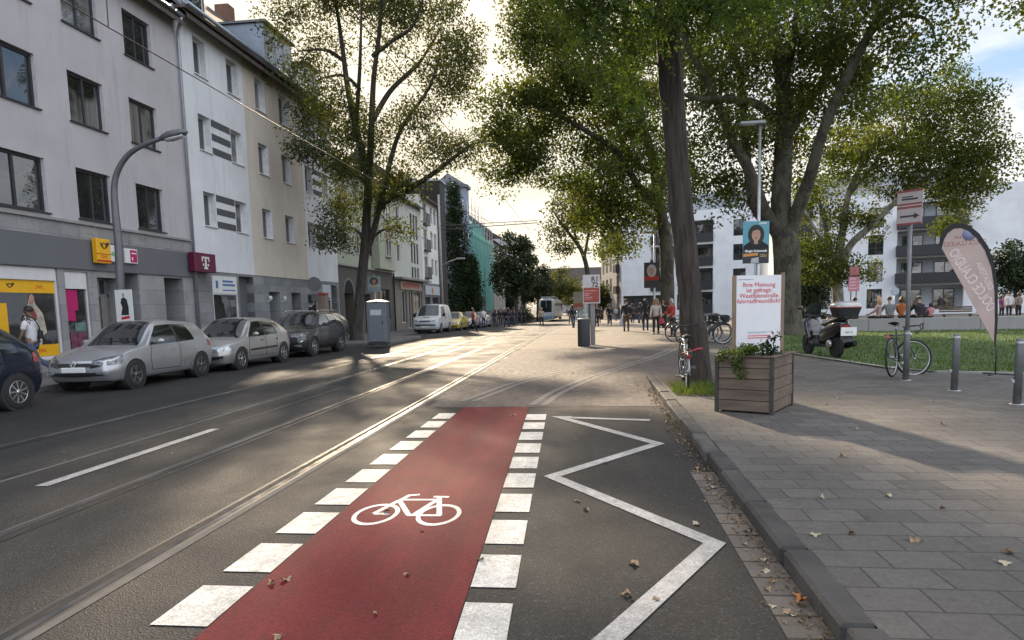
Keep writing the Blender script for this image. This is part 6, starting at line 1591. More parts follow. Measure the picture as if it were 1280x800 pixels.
# ------------------------------------------------------------------ people
def skin(name, verts, edges, radii, mat, parent, sub=1, root=0, smooth=True, extra=None, mats=None):
    me = bpy.data.meshes.new(name); me.from_pydata([tuple(v) for v in verts], edges, [])
    o = bpy.data.objects.new(name, me); COL.objects.link(o)
    md = o.modifiers.new('s', 'SKIN'); md.use_smooth_shade = True; md.branch_smoothing = 0.6
    for i, r_ in enumerate(radii):
        sv = me.skin_vertices[0].data[i]; sv.radius = r_ if hasattr(r_, '__len__') else (r_, r_); sv.use_root = (i == root)
    s2 = o.modifiers.new('u', 'SUBSURF'); s2.levels = sub; s2.render_levels = sub
    dg = bpy.context.evaluated_depsgraph_get(); dg.update()
    nm = bpy.data.meshes.new_from_object(o.evaluated_get(dg)); bpy.data.objects.remove(o); bpy.data.meshes.remove(me)
    if extra:  # join further shapes (fingers, nose, ears)
        b = bmesh.new(); b.from_mesh(nm); t_ = bpy.data.meshes.new('t'); t_.from_pydata(extra.V, [], extra.F)
        t_.polygons.foreach_set('use_smooth', extra.S); b.from_mesh(t_); b.to_mesh(nm); b.free(); bpy.data.meshes.remove(t_)
    nm.materials.clear()
    for k in (mats or [mat]): nm.materials.append(k)
    nm.polygons.foreach_set('use_smooth', [True]*len(nm.polygons))
    nm.name = name
    r_ = bpy.data.objects.new(name, nm); COL.objects.link(r_); r_.parent = parent
    return r_
def cloth(name, col, rough=0.85): return M(name, col, rough, var=0.16, scale=9, bmp=0.4, bscale=28)
sk_l = M('skin_light', (0.42, 0.25, 0.18), 0.55, var=0.1, scale=8); sk_d = M('skin_tan', (0.20, 0.115, 0.075), 0.55, var=0.12, scale=8)
hairs = {'dark': M('hair_dark', (0.014, 0.011, 0.009), 0.5, var=0.4, scale=30, bmp=0.6, bscale=90), 'blond': M('hair_blond', (0.40, 0.26, 0.13), 0.5, var=0.3, scale=30, bmp=0.6, bscale=90), 'brown': M('hair_brown', (0.07, 0.04, 0.022), 0.5, var=0.35, scale=30, bmp=0.6, bscale=90), 'grey': M('hair_grey', (0.42, 0.41, 0.40), 0.6, var=0.25, scale=30, bmp=0.6, bscale=90)}
shoe_d = M('shoe_dark', (0.02, 0.02, 0.022), 0.6); shoe_w = M('shoe_white', (0.62, 0.62, 0.60), 0.6)
def rotv(v, ax, a): return Matrix.Rotation(a, 3, ax) @ Vector(v)
def person(label, loc, face, h=1.72, top=None, legs=None, hair='dark', hairlen=0.0, skinm=None, stride=0.0, arms=(0.15, -0.15), elbow=(0.35, 0.35), seat=False, group=None, shoes=None, coat=0.0, wide=1.0, lean=0.0, short=False, beard=False, fine=True, cap=None, headturn=0.0, lift=0.0):
    """face: heading in radians measured from +Y (0 looks down the street), built looking along +Y"""
    sk = skinm or sk_l; s = h/1.75
    root = empty('person', loc, face, label, 'person', group)
    def hip(sg): return Vector((0.09*sg, 0, 0.90))
    L_ = {}
    for sg, key in ((1, 'r'), (-1, 'l')):
        a = stride*(1 if sg > 0 else -1)
        kf = 0.12+max(0, -a)*1.1 if stride else 0.05
        if seat: a, kf = 1.45, 1.50
        th = rotv((0, 0, -0.42), 'X', a); kn = hip(sg)+th+Vector((0.012*sg, 0, 0))
        sh = rotv((0, 0, -0.41), 'X', a-kf); an = kn+sh
        ft = rotv((0, 0.16, -0.045), 'X', (a-kf)*0.7 if not seat else 0.0); L_[key] = (hip(sg), kn, an, an+ft, an+ft*-0.25)
    low = min(min(q.z for q in L_['r']), min(q.z for q in L_['l']))
    dz = -low+0.03
    if seat: dz = -0.90+0.10
    if not seat: dz += lift
    def up(v): return Vector(v)+Vector((0, 0, dz))
    def sp(v):   # lean of the trunk about the hips
        q = Vector(v)-Vector((0, 0, 0.9)); return rotv(q, 'X', -lean)+Vector((0, 0, 0.9))
    pel, wai, che, nb, ne = [sp(v) for v in ((0, 0, 0.93), (0, 0.0, 1.08), (0, 0.005, 1.28), (0, -0.01, 1.45), (0, 0.0, 1.53))]
    hd0 = sp((0, 0.012, 1.585)); hd1 = sp((0, 0.02, 1.66)); hd2 = sp((0, 0.012, 1.72))
    A_ = {}
    for sg, key, ar, el in ((1, 'r', arms[0], elbow[0]), (-1, 'l', arms[1], elbow[1])):
        shd = sp((0.175*sg*wide, -0.005, 1.405)); 
        e_ = shd+rotv(rotv((0.035*sg, 0, -0.29), 'X', ar-lean), 'Y', -0.08*sg)
        w_ = e_+rotv((0.012*sg, 0, -0.25), 'X', ar+el-lean); hn = w_+rotv((0, 0, -0.09), 'X', ar+el+0.15-lean)
        A_[key] = (shd, e_, w_, hn)
    V = []; Ed = []; Rr = []
    def ad(v, r_, par=None):
        V.append(up(v)*s); Rr.append(tuple(q*s for q in r_) if hasattr(r_, '__len__') else r_*s)
        if par is not None: Ed.append((par, len(V)-1))
        return len(V)-1
    i0 = ad(pel, 0.115*wide); i1 = ad(wai, 0.11*wide, i0); i2 = ad(che, 0.125*wide, i1); i3 = ad(nb, 0.07, i2); i4 = ad(ne, 0.052, i3); i5 = ad(hd0, 0.072, i4); i6 = ad(hd1, 0.086, i5); i7 = ad(hd2, 0.066, i6)
    for key in 'rl':
        a, k, n, t, hl = L_[key]; j = ad(a, 0.085*wide, i0); j = ad(a.lerp(k, 0.5), 0.072*wide, j); j = ad(k, 0.054, j); j = ad(k.lerp(n, 0.35), 0.054, j); j = ad(n, 0.038, j); ad(t, 0.032, j)
        a, e, w_, hn = A_[key]; j = ad(a, 0.058, i2); j = ad(a.lerp(e, 0.5), 0.046, j); j = ad(e, 0.038, j); j = ad(w_, 0.027, j); ad(w_.lerp(hn, 0.9), (0.036, 0.022), j)
    ex = MB()
    if fine:
        for key, sg in (('r', 1), ('l', -1)):
            a, e, w_, hn = A_[key]; d = (hn-w_).normalized(); x = Vector((0, 1, 0)); x = (x-d*x.dot(d)).normalized(); y = d.cross(x)
            pb = w_+d*0.085
            for k in range(4):
                o_ = pb+x*(0.024-0.016*k); ln = (0.065, 0.075, 0.07, 0.055)[k]; inw = y*(-0.02 if y.x*sg > 0 else 0.02)
                ex.tube([up(q)*s for q in (o_-d*0.02, o_+d*ln*0.5, o_+d*ln*0.85+inw, o_+d*ln+inw*1.8)], [0.0095*s, 0.009*s, 0.008*s, 0.006*s], 5)
            o_ = w_+d*0.035+x*0.025
            ex.tube([up(q)*s for q in (o_-x*0.01, o_+x*0.022+d*0.025, o_+x*0.024+d*0.055)], [0.012*s, 0.010*s, 0.007*s], 5)
        c = up(hd1)*s
        f = rotv((0, 1, 0), 'X', -lean)
        ex.tube([c+f*0.078*s+Vector((0, 0, 0.015*s)), c+f*0.106*s+Vector((0, 0, -0.018*s)), c+f*0.082*s+Vector((0, 0, -0.028*s))], [0.010*s, 0.016*s, 0.010*s], 6)
        for sg in (1, -1): ex.ball((c.x+0.086*s*sg, c.y-0.005*s, c.z-0.01*s), (0.012*s, 0.02*s, 0.032*s), 8, 6)
    skin('body', V, Ed, Rr, sk, root, 1 if fine else 1, i0, extra=ex if fine else None)
    if fine:
        c = up(hd1)*s; mb = MB()
        for sg in (1, -1): mb.ball((c.x+0.032*s*sg, c.y+0.080*s, c.z+0.012*s), (0.014*s, 0.009*s, 0.008*s), 8, 6)
        mb.build('eyes', M('eye_dark', (0.02, 0.015, 0.012), 0.3), root)
        mb = MB(); mb.ball((c.x, c.y+0.078*s, c.z-0.052*s), (0.026*s, 0.010*s, 0.008*s), 8, 6); mb.build('mouth', M('lip', (0.28, 0.11, 0.09), 0.5), root)
    # clothes
    def garment(name, chains, mat, rt=0):
        v = []; ed = []; rr = []
        idx = {}
        for ch in chains:
            prev = None
            for (kname, pos, r_) in ch:
                if kname in idx and kname is not None: prev_i = idx[kname]
                else:
                    v.append(up(pos)*s); rr.append(r_*s); prev_i = len(v)-1
                    if kname: idx[kname] = prev_i
                if prev is not None and prev != prev_i: ed.append((prev, prev_i))
                prev = prev_i
        return skin(name, v, ed, rr, mat, root, 1, rt)
    ch = [[('p', pel+Vector((0, 0, 0.03)), 0.122*wide)]]
    for key in 'rl':
        a, k, n, t, hl = L_[key]
        ch.append([('p', pel, 0)]+[(None, a+Vector((0, 0, -0.05)), 0.098*wide), (None, a.lerp(k, 0.5), 0.088*wide), (None, k, 0.068)]+([(None, k.lerp(n, 0.1), 0.072)] if short else [(None, k.lerp(n, 0.5), 0.064), (None, k.lerp(n, 1.0), 0.056)]))
    garment('trousers', ch, legs or cloth('trousers_dark', (0.02, 0.021, 0.025)))
    hem = pel+Vector((0, 0, -0.045)) if not coat else pel+Vector((0, 0, -coat))
    ch = [[('h', hem, (0.152 if not coat else 0.17)*wide), ('w', wai, 0.145*wide), ('c', che, 0.172*wide), (None, nb+Vector((0, 0, -0.03)), 0.10), (None, nb+Vector((0, 0, 0.035)), 0.068)]]
    for key in 'rl':
        a, e, w_, hn = A_[key]
        ch.append([('c', che, 0), (None, a, 0.078*wide), (None, a.lerp(e, 0.5), 0.066)]+([(None, a.lerp(e, 0.75), 0.066)] if (beard or short == 2) else [(None, e, 0.056), (None, e.lerp(w_, 0.9), 0.045)]))
    garment('top', ch, top or cloth('jacket_black', (0.018, 0.018, 0.02)), 1)
    for key in 'rl':
        a, k, n, t, hl = L_[key]
        mb = MB(); d = (t-n); d = Vector((d.x, d.y, d.z*0.6)).normalized()
        q = [n-d*0.055+Vector((0, 0, -0.03)), n+d*0.02+Vector((0, 0, -0.02)), n+d*0.11+Vector((0, 0, -0.045)), n+d*0.19+Vector((0, 0, -0.055))]
        mb.tube([up(x)*s for x in q], [0.046*s, 0.058*s, 0.050*s, 0.030*s], 8); mb.build('shoe', shoes or shoe_d, root)
    c = up(hd1)*s
    if True:
        mb = MB(); n1, n2 = 16, 10
        def hf(u, v_):
            a = 2*PI*u; b = PI*(0.5-v_*0.62)
            fr = max(0.0, math.sin(a)); rr_ = 0.105*s
            if v_ > 0.42 and fr > 0.45: b = PI*(0.5-0.42*0.62)
            return (c.x+0.098*s*math.cos(a)*math.cos(b), c.y-0.012*s+0.108*s*math.sin(a)*math.cos(b), c.z+0.02*s+0.102*s*math.sin(b))
        mb.grid(hf, n1, n2)
        if hairlen > 0:
            m_ = max(6, int(hairlen*60))
            for k in range(m_):
                a = PI*(1.0+k/(m_-1)) + rnd.uniform(-0.1, 0.1); a0 = a
                x, y = math.cos(a)*0.092*s, math.sin(a)*0.092*s-0.01*s
                mb.tube([(c.x+x*0.8, c.y+y*0.8, c.z+0.06*s), (c.x+x*1.12, c.y+y*1.1, c.z-0.05*s), (c.x+x*1.2+rnd.uniform(-0.02, 0.02), c.y+y*1.15, c.z-0.05*s-hairlen*0.6*s), (c.x+x*1.05+rnd.uniform(-0.03, 0.03), c.y+y*1.0, c.z-0.05*s-hairlen*s)], [0.03*s, 0.036*s, 0.034*s, 0.012*s], 6)
        mb.build('hair', hairs[hair], root)
    if beard:
        mb = MB()
        def bf(u, v_):
            a = PI*(0.08+0.84*u); b = -PI*(0.06+0.30*v_)
            return (c.x+0.082*s*math.cos(a)*math.cos(b), c.y+0.004*s+0.094*s*math.sin(a)*math.cos(b), c.z-0.005*s+0.10*s*math.sin(b))
        mb.grid(bf, 12, 5); mb.build('beard', hairs['dark'], root)
    if cap:
        mb = MB(); mb.grid(lambda u, v_: (c.x+0.104*s*math.cos(2*PI*u)*math.cos(PI*(0.5-0.45*v_)), c.y+0.112*s*math.sin(2*PI*u)*math.cos(PI*(0.5-0.45*v_)), c.z+0.035*s+0.09*s*math.sin(PI*(0.5-0.45*v_))), 14, 6); mb.build('cap', cap, root)
    root['_s'] = s
    hands = {k: up(A_[k][3])*s for k in 'rl'}; sh = {k: up(A_[k][0])*s for k in 'rl'}
    return root, hands, sh, up(pel)*s
def W2(root, p):
    return Matrix.Translation(root.location) @ Matrix.Rotation(root.rotation_euler[2], 4, 'Z') @ Vector(p)
TO = lambda px, py, h=0.0: G(px, py, h)
wt = cloth('tshirt_white', (0.60, 0.60, 0.62)); jeans = cloth('jeans_blue', (0.055, 0.075, 0.13)); blk = cloth('jacket_black', (0.018, 0.018, 0.02)); trd = cloth('trousers_dark', (0.02, 0.021, 0.025)); brt = cloth('trousers_brown', (0.10, 0.06, 0.04)); palej = cloth('jacket_pale', (0.45, 0.40, 0.35)); redj = cloth('jacket_red', (0.36, 0.035, 0.03)); navyj = cloth('jacket_navy', (0.02, 0.025, 0.045)); greyj = cloth('jumper_grey', (0.16, 0.165, 0.165)); orng = cloth('top_orange', (0.40, 0.13, 0.04)); pinkj = cloth('top_pink', (0.48, 0.20, 0.22)); beigj = cloth('jacket_beige', (0.40, 0.35, 0.27)); flor = cloth('top_floral', (0.38, 0.27, 0.27)); purp = cloth('top_purple', (0.20, 0.06, 0.16)); whj = cloth('shirt_offwhite', (0.55, 0.54, 0.52))
toward = PI      # faces the camera
# man walking past the post office, bag across his chest
man, hm, shm, pm = person('bearded man in a white t-shirt and jeans walking past the post office window', (-13.6, 15.2, 0.12), R(98), 1.80, wt, jeans, beard=True, skinm=sk_d, stride=0.42, arms=(-0.10, 0.18), elbow=(0.25, 0.3), shoes=shoe_w)
strapm = M('bag_black', (0.02, 0.02, 0.022), 0.6)
bg_ = empty('shoulder_bag', man.location, man.rotation_euler[2], 'small black shoulder bag slung across the man in the white t-shirt', 'bag')
k_ = 1.80/1.75
mb = MB()
loop = []
for t in np.linspace(0, 2*PI, 26, endpoint=False):   # round the trunk from left shoulder to right hip
    x = 0.035+0.155*math.cos(t); y = 0.168*math.sin(t); z = 1.215-0.235*math.cos(t)
    loop.append((x*k_, y*k_, (z+0.02)*k_))
mb.tube(loop, 0.016, 5, close=True); mb.build('strap', strapm, bg_)
mb = MB(); mb.box(0.10, -0.17, 0.93, 0.22, 0.06, 1.14, 0, 0.02); mb.build('bag_body', strapm, bg_)
gP = 'pedestrians on the plaza'
def at_h(px, py, h=0.1):
    q = TO(px, py, h); return (q.x, q.y, gz(q.y)+plaza_h(q.x, q.y)+0.004)
w1, h1, _, _ = person('woman with curly blond hair in a pale jacket walking towards the camera', at_h(820, 418), R(172), 1.68, palej, trd, 'blond', 0.20, stride=0.22, arms=(0.2, -0.15), group=gP)
person('woman all in black with long dark hair walking away', at_h(807, 413), R(-8), 1.70, blk, trd, 'dark', 0.30, stride=0.16, group=gP, coat=0.12)
w3, h3, _, _ = person('man in a dark jacket and brown trousers carrying a white bag', at_h(783, 414), R(-4), 1.72, blk, brt, 'dark', stride=0.2, group=gP, wide=1.1)
person('person in black with an orange scarf walking towards the camera', at_h(762, 407), R(170), 1.66, blk, trd, 'brown', 0.12, stride=0.2, group=gP)
person('person in a pale blue top beyond the one with the orange scarf', at_h(770, 401), R(10), 1.66, cloth('top_paleblue', (0.30, 0.34, 0.40)), jeans, 'dark', stride=0.15, group=gP)
person('person in a navy jacket standing near the beige house', at_h(752, 400), R(190), 1.74, navyj, trd, 'dark', group=gP)
person('person in dark clothes right behind the blond woman', at_h(829, 410), R(175), 1.70, blk, trd, 'brown', 0.1, stride=0.12, group=gP)
person('grey-haired person in a red jacket beside the leaning robinia', at_h(841, 421), R(120), 1.62, redj, trd, 'grey', 0.08, lean=0.12, arms=(0.5, 0.5), elbow=(0.6, 0.6), group=gP)
person('person in a grey jumper waiting by the tram shelter', at_h(713, 399), R(185), 1.74, greyj, trd, 'dark', group=gP)
person('person in an off-white shirt at the tram shelter', at_h(720, 396), R(90), 1.70, whj, jeans, 'brown', group=gP)
person('person in a navy jacket close beside the tram shelter glass', at_h(709, 394), R(200), 1.74, navyj, trd, 'dark', group=gP)
def road_at(px, py):
    q = TO(px, py); return (q.x, q.y, gz(q.y))
person('person in a beige jacket crossing the tram tracks', road_at(677, 408), R(175), 1.68, beigj, trd, 'blond', 0.05, stride=0.25)
person('person in a red jacket stepping off the left kerb by the parked cars', road_at(592, 414), R(-100), 1.72, redj, trd, 'dark', stride=0.45)
person('person in a white shirt standing between the parked silver cars', (-9.3, 58.4, gz(58.4)), R(40), 1.74, wt, jeans, 'brown')
# carrier bags and a handbag
def bag(name, label, p, w, d, h, mat, handle=0.12):
    r_ = empty(name, p, 0, label, 'bag')
    mb = MB()
    mb.grid(lambda u, v_: ((w/2)*(1-0.25*v_)*math.cos(2*PI*u), (d/2)*(1-0.5*v_)*math.sin(2*PI*u), -handle-h*(1-v_)), 16, 5); mb.add([((w/2)*math.cos(2*PI*k/16), (d/2)*math.sin(2*PI*k/16), -handle-h) for k in range(16)], [tuple(range(16))]); mb.build('bag_body', mat, r_)
    mb = MB(); mb.tube([(-w*0.3, 0, -handle), (-w*0.12, 0, 0), (w*0.12, 0, 0), (w*0.3, 0, -handle)], 0.008, 5); mb.build('handle', mat, r_)
    return r_
plastic = M('plastic_bag', (0.55, 0.56, 0.58), 0.4, var=0.12, bmp=0.5, bscale=14)
bag('carrier_bag', 'white carrier bag in the hand of the man in brown trousers', W2(w3, h3['l']), 0.26, 0.14, 0.36, plastic)
bag('handbag', 'red handbag on the arm of the blond woman', W2(w1, h1['l']+Vector((-0.02, 0, 0.12))), 0.30, 0.14, 0.26, M('bag_red', (0.32, 0.03, 0.04), 0.5))
# the crowd on the far left pavement: every one a person, copied from three figures
protos = []
for i, (tp, lg, hr, hl) in enumerate(((blk, trd, 'dark', 0.0), (navyj, jeans, 'brown', 0.15), (cloth('coat_dark_brown', (0.05, 0.035, 0.03)), trd, 'dark', 0.1))):
    r_, _, _, _ = person('person in dark clothes in the shaded crowd on the far left pavement', (0, 0, 0), 0, 1.70, tp, lg, hr, hl, stride=0.18, group='crowd on the far left pavement', fine=False)
    protos.append(r_)
k = 0
for i in range(17):
    px = 617+2.6*i+rnd.uniform(-1, 1); Yc = rnd.uniform(62, 96); x = P(px, 390, Yc).x
    c = protos[i] if i < 3 else copy_tree(protos[i % 3])
    c.location = (x, Yc, gz(Yc)+0.12 if x < -11.6 else gz(Yc)); c.rotation_euler = (0, 0, rnd.uniform(0, 6.28)); f_ = rnd.uniform(0.95, 1.05); c.scale = (f_, f_, f_)
gF = 'people strolling far back on the plaza'
for i in range(12):
    px = 700+rnd.uniform(0, 112); Yc = rnd.uniform(50, 84); x = P(px, 390, Yc).x
    c = copy_tree(protos[i % 3]); c['group'] = gF; c['label'] = 'person in dark clothes strolling far back on the plaza'
    c.location = (x, Yc, gz(Yc)+plaza_h(x, Yc)+0.004); c.rotation_euler = (0, 0, rnd.choice((0, PI))+rnd.uniform(-0.4, 0.4)); f_ = rnd.uniform(0.95, 1.05); c.scale = (f_, f_, f_)
# people sitting on the low wall and standing behind it
zW = 0.66
gS = 'people sitting on the low wall'
def wall_pt(px, back=0.25):
    o_ = TW @ Vector((0, 0, 0)); d_ = (TW @ Vector((1, 0, 0)))-o_; n_ = (TW @ Vector((0, 1, 0)))-o_
    r_ = ray(px, 400); a = np.array([[r_[0], -d_.x], [r_[1], -d_.y]]); b = np.array([o_.x-n_.x*back, o_.y-n_.y*back]); t = np.linalg.solve(a, b)
    return (r_[0]*t[0], r_[1]*t[0], zW)
def sit(label, px, top, hair, hl, face=0.0, h=1.70, **kw):
    return person(label, wall_pt(px), R(face), h, top, trd, hair, hl, seat=True, arms=(0.5, 0.5), elbow=(0.5, 0.5), group=gS, **kw)
sit('broad person in a dark jacket sitting on the wall beside the scooter', 1068, navyj, 'dark', 0.0, 10, wide=1.15)
sit('woman in a floral top sitting on the low wall, side on', 1098, flor, 'blond', 0.2, 60)
sit('person in a grey jumper sitting on the wall with back turned', 1111, greyj, 'dark', 0.0, 5, wide=1.15)
sit('person in an orange top sitting on the wall by the sign pole', 1127, orng, 'brown', 0.12, -40)
sit('person in black with a pale cap sitting on the wall right of the pole', 1148, blk, 'dark', 0.0, 8, wide=1.15, cap=M('cap_pale', (0.55, 0.55, 0.53), 0.8))
sit('child in a pink top sitting on the wall', 1163, pinkj, 'dark', 0.1, 0, h=1.15)
sit('person in a purple top sitting on the wall behind the flag', 1234, purp, 'dark', 0.1, 0)
p_ = TO(1077, 399, 0.1)
person('man in a dark waistcoat and white shirt standing behind the wall', (p_.x+0.3, 33.0, 0.1), R(100), 1.76, cloth('vest_dark', (0.03, 0.033, 0.04)), trd, 'dark', arms=(0.6, 0.6), elbow=(1.2, 1.2))
q_ = P(1261, 391, 47)
wm, hw_, _, _ = person('man in a white shirt with a carrier bag at the right edge', (q_.x, 47, gz(47)+0.1), R(-20), 1.74, wt, trd, 'dark', stride=0.2)
bag('carrier_bag', 'pale carrier bag held by the man at the right edge', W2(wm, hw_['r']), 0.3, 0.16, 0.40, plastic)
q_ = P(1273, 391, 48); person('person in a grey-brown coat at the very right edge', (q_.x, 48, gz(48)+0.1), R(10), 1.70, cloth('coat_taupe', (0.20, 0.17, 0.14)), trd, 'brown', 0.1, coat=0.1)
q_ = P(1252, 391, 49); person('person in a purple pink top behind the flag pole', (q_.x, 49, gz(49)+0.1), R(190), 1.62, purp, trd, 'dark', 0.2)
# ------------------------------------------------------------------ street furniture, signs, bicycles
woodg = mat_wood('planter_board', (0.066, 0.047, 0.034), (0.195, 0.145, 0.108), 'x', 1.0)
woodp = mat_wood('notice_post_wood', (0.16, 0.11, 0.07), (0.28, 0.20, 0.13), 'z', 1.0)
soil = M('soil', (0.025, 0.018, 0.013), 0.95, var=0.4, scale=20, bmp=0.8, bscale=30)
u_ = Vector((0.872, -0.49, 0)); v_ = Vector((0.49, 0.872, 0))
pl = empty('wooden_planter', (1.61, 9.29, 0.1), math.atan2(u_.y, u_.x), 'large weathered wooden planter box on the pavement by the kerb', 'planter')
LU, LV, HP = 0.76, 1.02, 0.73
rnd.seed(5)
def boards(name, T):
    mb = MB(T); return mb
n = 5
for (nm, T, L) in (('front_boards', Matrix.Identity(4), LU), ('side_boards', axes_T((LU, 0, 0), (0, 1, 0), (-1, 0, 0), (0, 0, 1)), LV), ('back_boards', axes_T((LU, LV, 0), (-1, 0, 0), (0, -1, 0), (0, 0, 1)), LU), ('side_boards', axes_T((0, LV, 0), (0, -1, 0), (1, 0, 0), (0, 0, 1)), LV)):
    mb = MB(T)
    for k in range(n):
        j = rnd.uniform(-0.004, 0.004); z0 = 0.02+k*0.142
        mb.box(0.045, 0.012+j, z0+0.003, L-0.045, 0.042+j, z0+0.139, 0, 0.006)
    mb.build(nm, woodg, pl)
for x in (0, LU):
    for y in (0, LV): mb = MB(); mb.box(x-0.0 if x == 0 else x-0.05, y if y == 0 else y-0.05, 0, 0.05 if x == 0 else x, 0.05 if y == 0 else y, HP, 0, 0.006); mb.build('corner_post', M('planter_post', (0.045, 0.038, 0.032), 0.8, var=0.25, scale=10, bmp=0.4), pl)
mb = MB(); mb.box(-0.012, -0.012, HP, LU+0.012, 0.06, HP+0.022, 0, 0.005); mb.box(-0.012, LV-0.06, HP, LU+0.012, LV+0.012, HP+0.022, 0, 0.005); mb.box(-0.012, 0.062, HP, 0.06, LV-0.062, HP+0.022, 0, 0.005); mb.box(LU-0.06, 0.062, HP, LU+0.012, LV-0.062, HP+0.022, 0, 0.005); mb.build('rim', woodg, pl)
mb = MB(); mb.grid(lambda a, b: (0.05+(LU-0.1)*a, 0.05+(LV-0.1)*b, HP-0.07+0.03*math.sin(7*a+3*b)), 10, 10); mb.build('soil', soil, pl)
def plo(a, b, z): q = Vector((1.61, 9.29, 0.1))+u_*a+v_*b; return Vector((q.x, q.y, q.z+z))
# plants in the box
pt = Tree('planter_shrub', 'trailing green shrub spilling over the front of the wooden planter', 'shrub')
c0 = plo(0.30, 0.35, HP-0.06); pt.limb([c0, c0+Vector((0, 0, 0.16))], [0.012, 0.006], 5)
lst = []
for (a, b, z, r_, n_) in ((0.15, 0.10, 0.78, 0.11, 8), (0.30, 0.06, 0.80, 0.13, 10), (0.45, 0.12, 0.79, 0.12, 8), (0.28, -0.03, 0.68, 0.07, 4), (0.34, -0.035, 0.58, 0.045, 3), (0.36, -0.035, 0.50, 0.025, 1), (0.10, 0.02, 0.74, 0.06, 3)):
    q = plo(a, b, z); lst.append(((q.x, q.y, q.z), (r_, r_, r_*0.7), n_))
pt.clumps(lst, nleaf=34, sig=0.045, flat=0.8, rmax=0.004)
lf_var = mat_leaf('shrub_leaf', (0.03, 0.055, 0.012), (0.07, 0.11, 0.025), (0.22, 0.24, 0.09), 0.3)
pt.done(M('stem_green', (0.05, 0.05, 0.025), 0.8), lf_var, 0.042)
pt = Tree('planter_shrub', 'dark upright leafy sprig at the right end of the planter', 'shrub')
c0 = plo(0.66, 0.35, HP-0.06)
for dx, dy, h_ in ((0, 0, 0.34), (-0.10, 0.02, 0.24), (0.03, -0.05, 0.2)): pt.limb([c0, c0+Vector((dx*0.5, dy*0.5, h_*0.6)), c0+Vector((dx, dy, h_))], [0.008, 0.006, 0.003], 5)
pt.clumps([((c0.x+a, c0.y, c0.z+z), (0.05, 0.05, 0.05), k) for a, z, k in ((0, 0.30, 4), (-0.05, 0.18, 5), (0.02, 0.12, 6), (-0.12, 0.12, 5), (-0.1, 0.22, 3))], nleaf=16, sig=0.035, flat=1, rmax=0.004)
pt.done(MATS['stem_green'], lf_dark, 0.045)
# notice board standing in the planter
p0 = P(919.5, 400, 9.62); p1 = P(975.5, 400, 9.78); ax = (p1-p0); ax.z = 0; WB = ax.length; ax.normalize(); nrm = Vector((ax.y, -ax.x, 0))
nb_ = empty('notice_board', (p0.x, p0.y, 0.1), math.atan2(ax.y, ax.x), 'white notice board with red lettering on two wooden posts in the planter', 'notice board')
mb = MB(); mb.box(-0.045, -0.02, HP-0.12, 0.0, 0.025, 1.80, 0, 0.004); mb.build('post', woodp, nb_)
mb = MB(); mb.box(WB, -0.02, HP-0.12, WB+0.045, 0.025, 1.83, 0, 0.004); mb.build('post', woodp, nb_)
mb = MB(); mb.box(0.002, -0.012, HP+0.0, WB-0.002, 0.006, 1.80); mb.build('panel', M('board_white', (0.70, 0.70, 0.71), 0.45, var=0.03), nb_)
redl = M('letter_red', S(200, 62, 74), 0.5, var=0.03)
def bt(txt, size, z, width, mat=redl, bold=0.0, x=None):
    return text_obj('lettering', txt, size, axes_T((WB/2 if x is None else x, -0.014, z), (1, 0, 0), (0, 0, 1), (0, -1, 0)), mat, nb_, 0.0015, width=width, bold=bold)
bt('Ihre Meinung', 0.085, 1.672, 0.46); bt('ist gefragt:', 0.085, 1.598, 0.36); bt('Westfalenstraße', 0.085, 1.524, 0.56); bt('fahrradfreundlich!', 0.085, 1.452, 0.62)
mb = MB(); mb.box(0.03, -0.0145, 1.742, 0.24, -0.012, 1.750); mb.box(0.17, -0.0145, 1.03, 0.50, -0.012, 1.036); mb.box(0.17, -0.0145, 1.015, 0.44, -0.012, 1.020); mb.build('text_line', M('letter_grey', (0.25, 0.3, 0.38), 0.5), nb_)
mb = MB(); mb.box(0.17, -0.0145, 0.975, 0.50, -0.012, 0.986); mb.box(0.17, -0.0145, 0.945, 0.50, -0.012, 0.957); mb.build('red_text_line', redl, nb_)
# weeds and bare earth at the foot of the robinia
mb = MB(); poly = [(1.30, 10.9), (1.9, 10.7), (2.5, 11.2), (2.6, 13.4), (2.1, 13.9), (1.30, 13.9)]
mb.prism(poly, 0.05, 0.106); tag(mb.build('bare_earth', M('tree_pit_earth', (0.085, 0.065, 0.048), 0.95, var=0.35, scale=9, bmp=0.7, bscale=35)), kind='structure')
pts = []
while len(pts) < 1500:
    x, y = rnd.uniform(1.3, 2.6), rnd.uniform(10.8, 12.4)
    if inside((x, y), poly) and rnd.random() < 0.35+0.65*(y < 11.9): pts.append((x, y))
tag(blades('weeds', pts, 0.10, 0.04, 0.17, 0.016, mat_leaf('weed_blade', (0.03, 0.06, 0.012), (0.07, 0.12, 0.02), (0.16, 0.20, 0.05), 0.4), 0.9), kind='stuff')
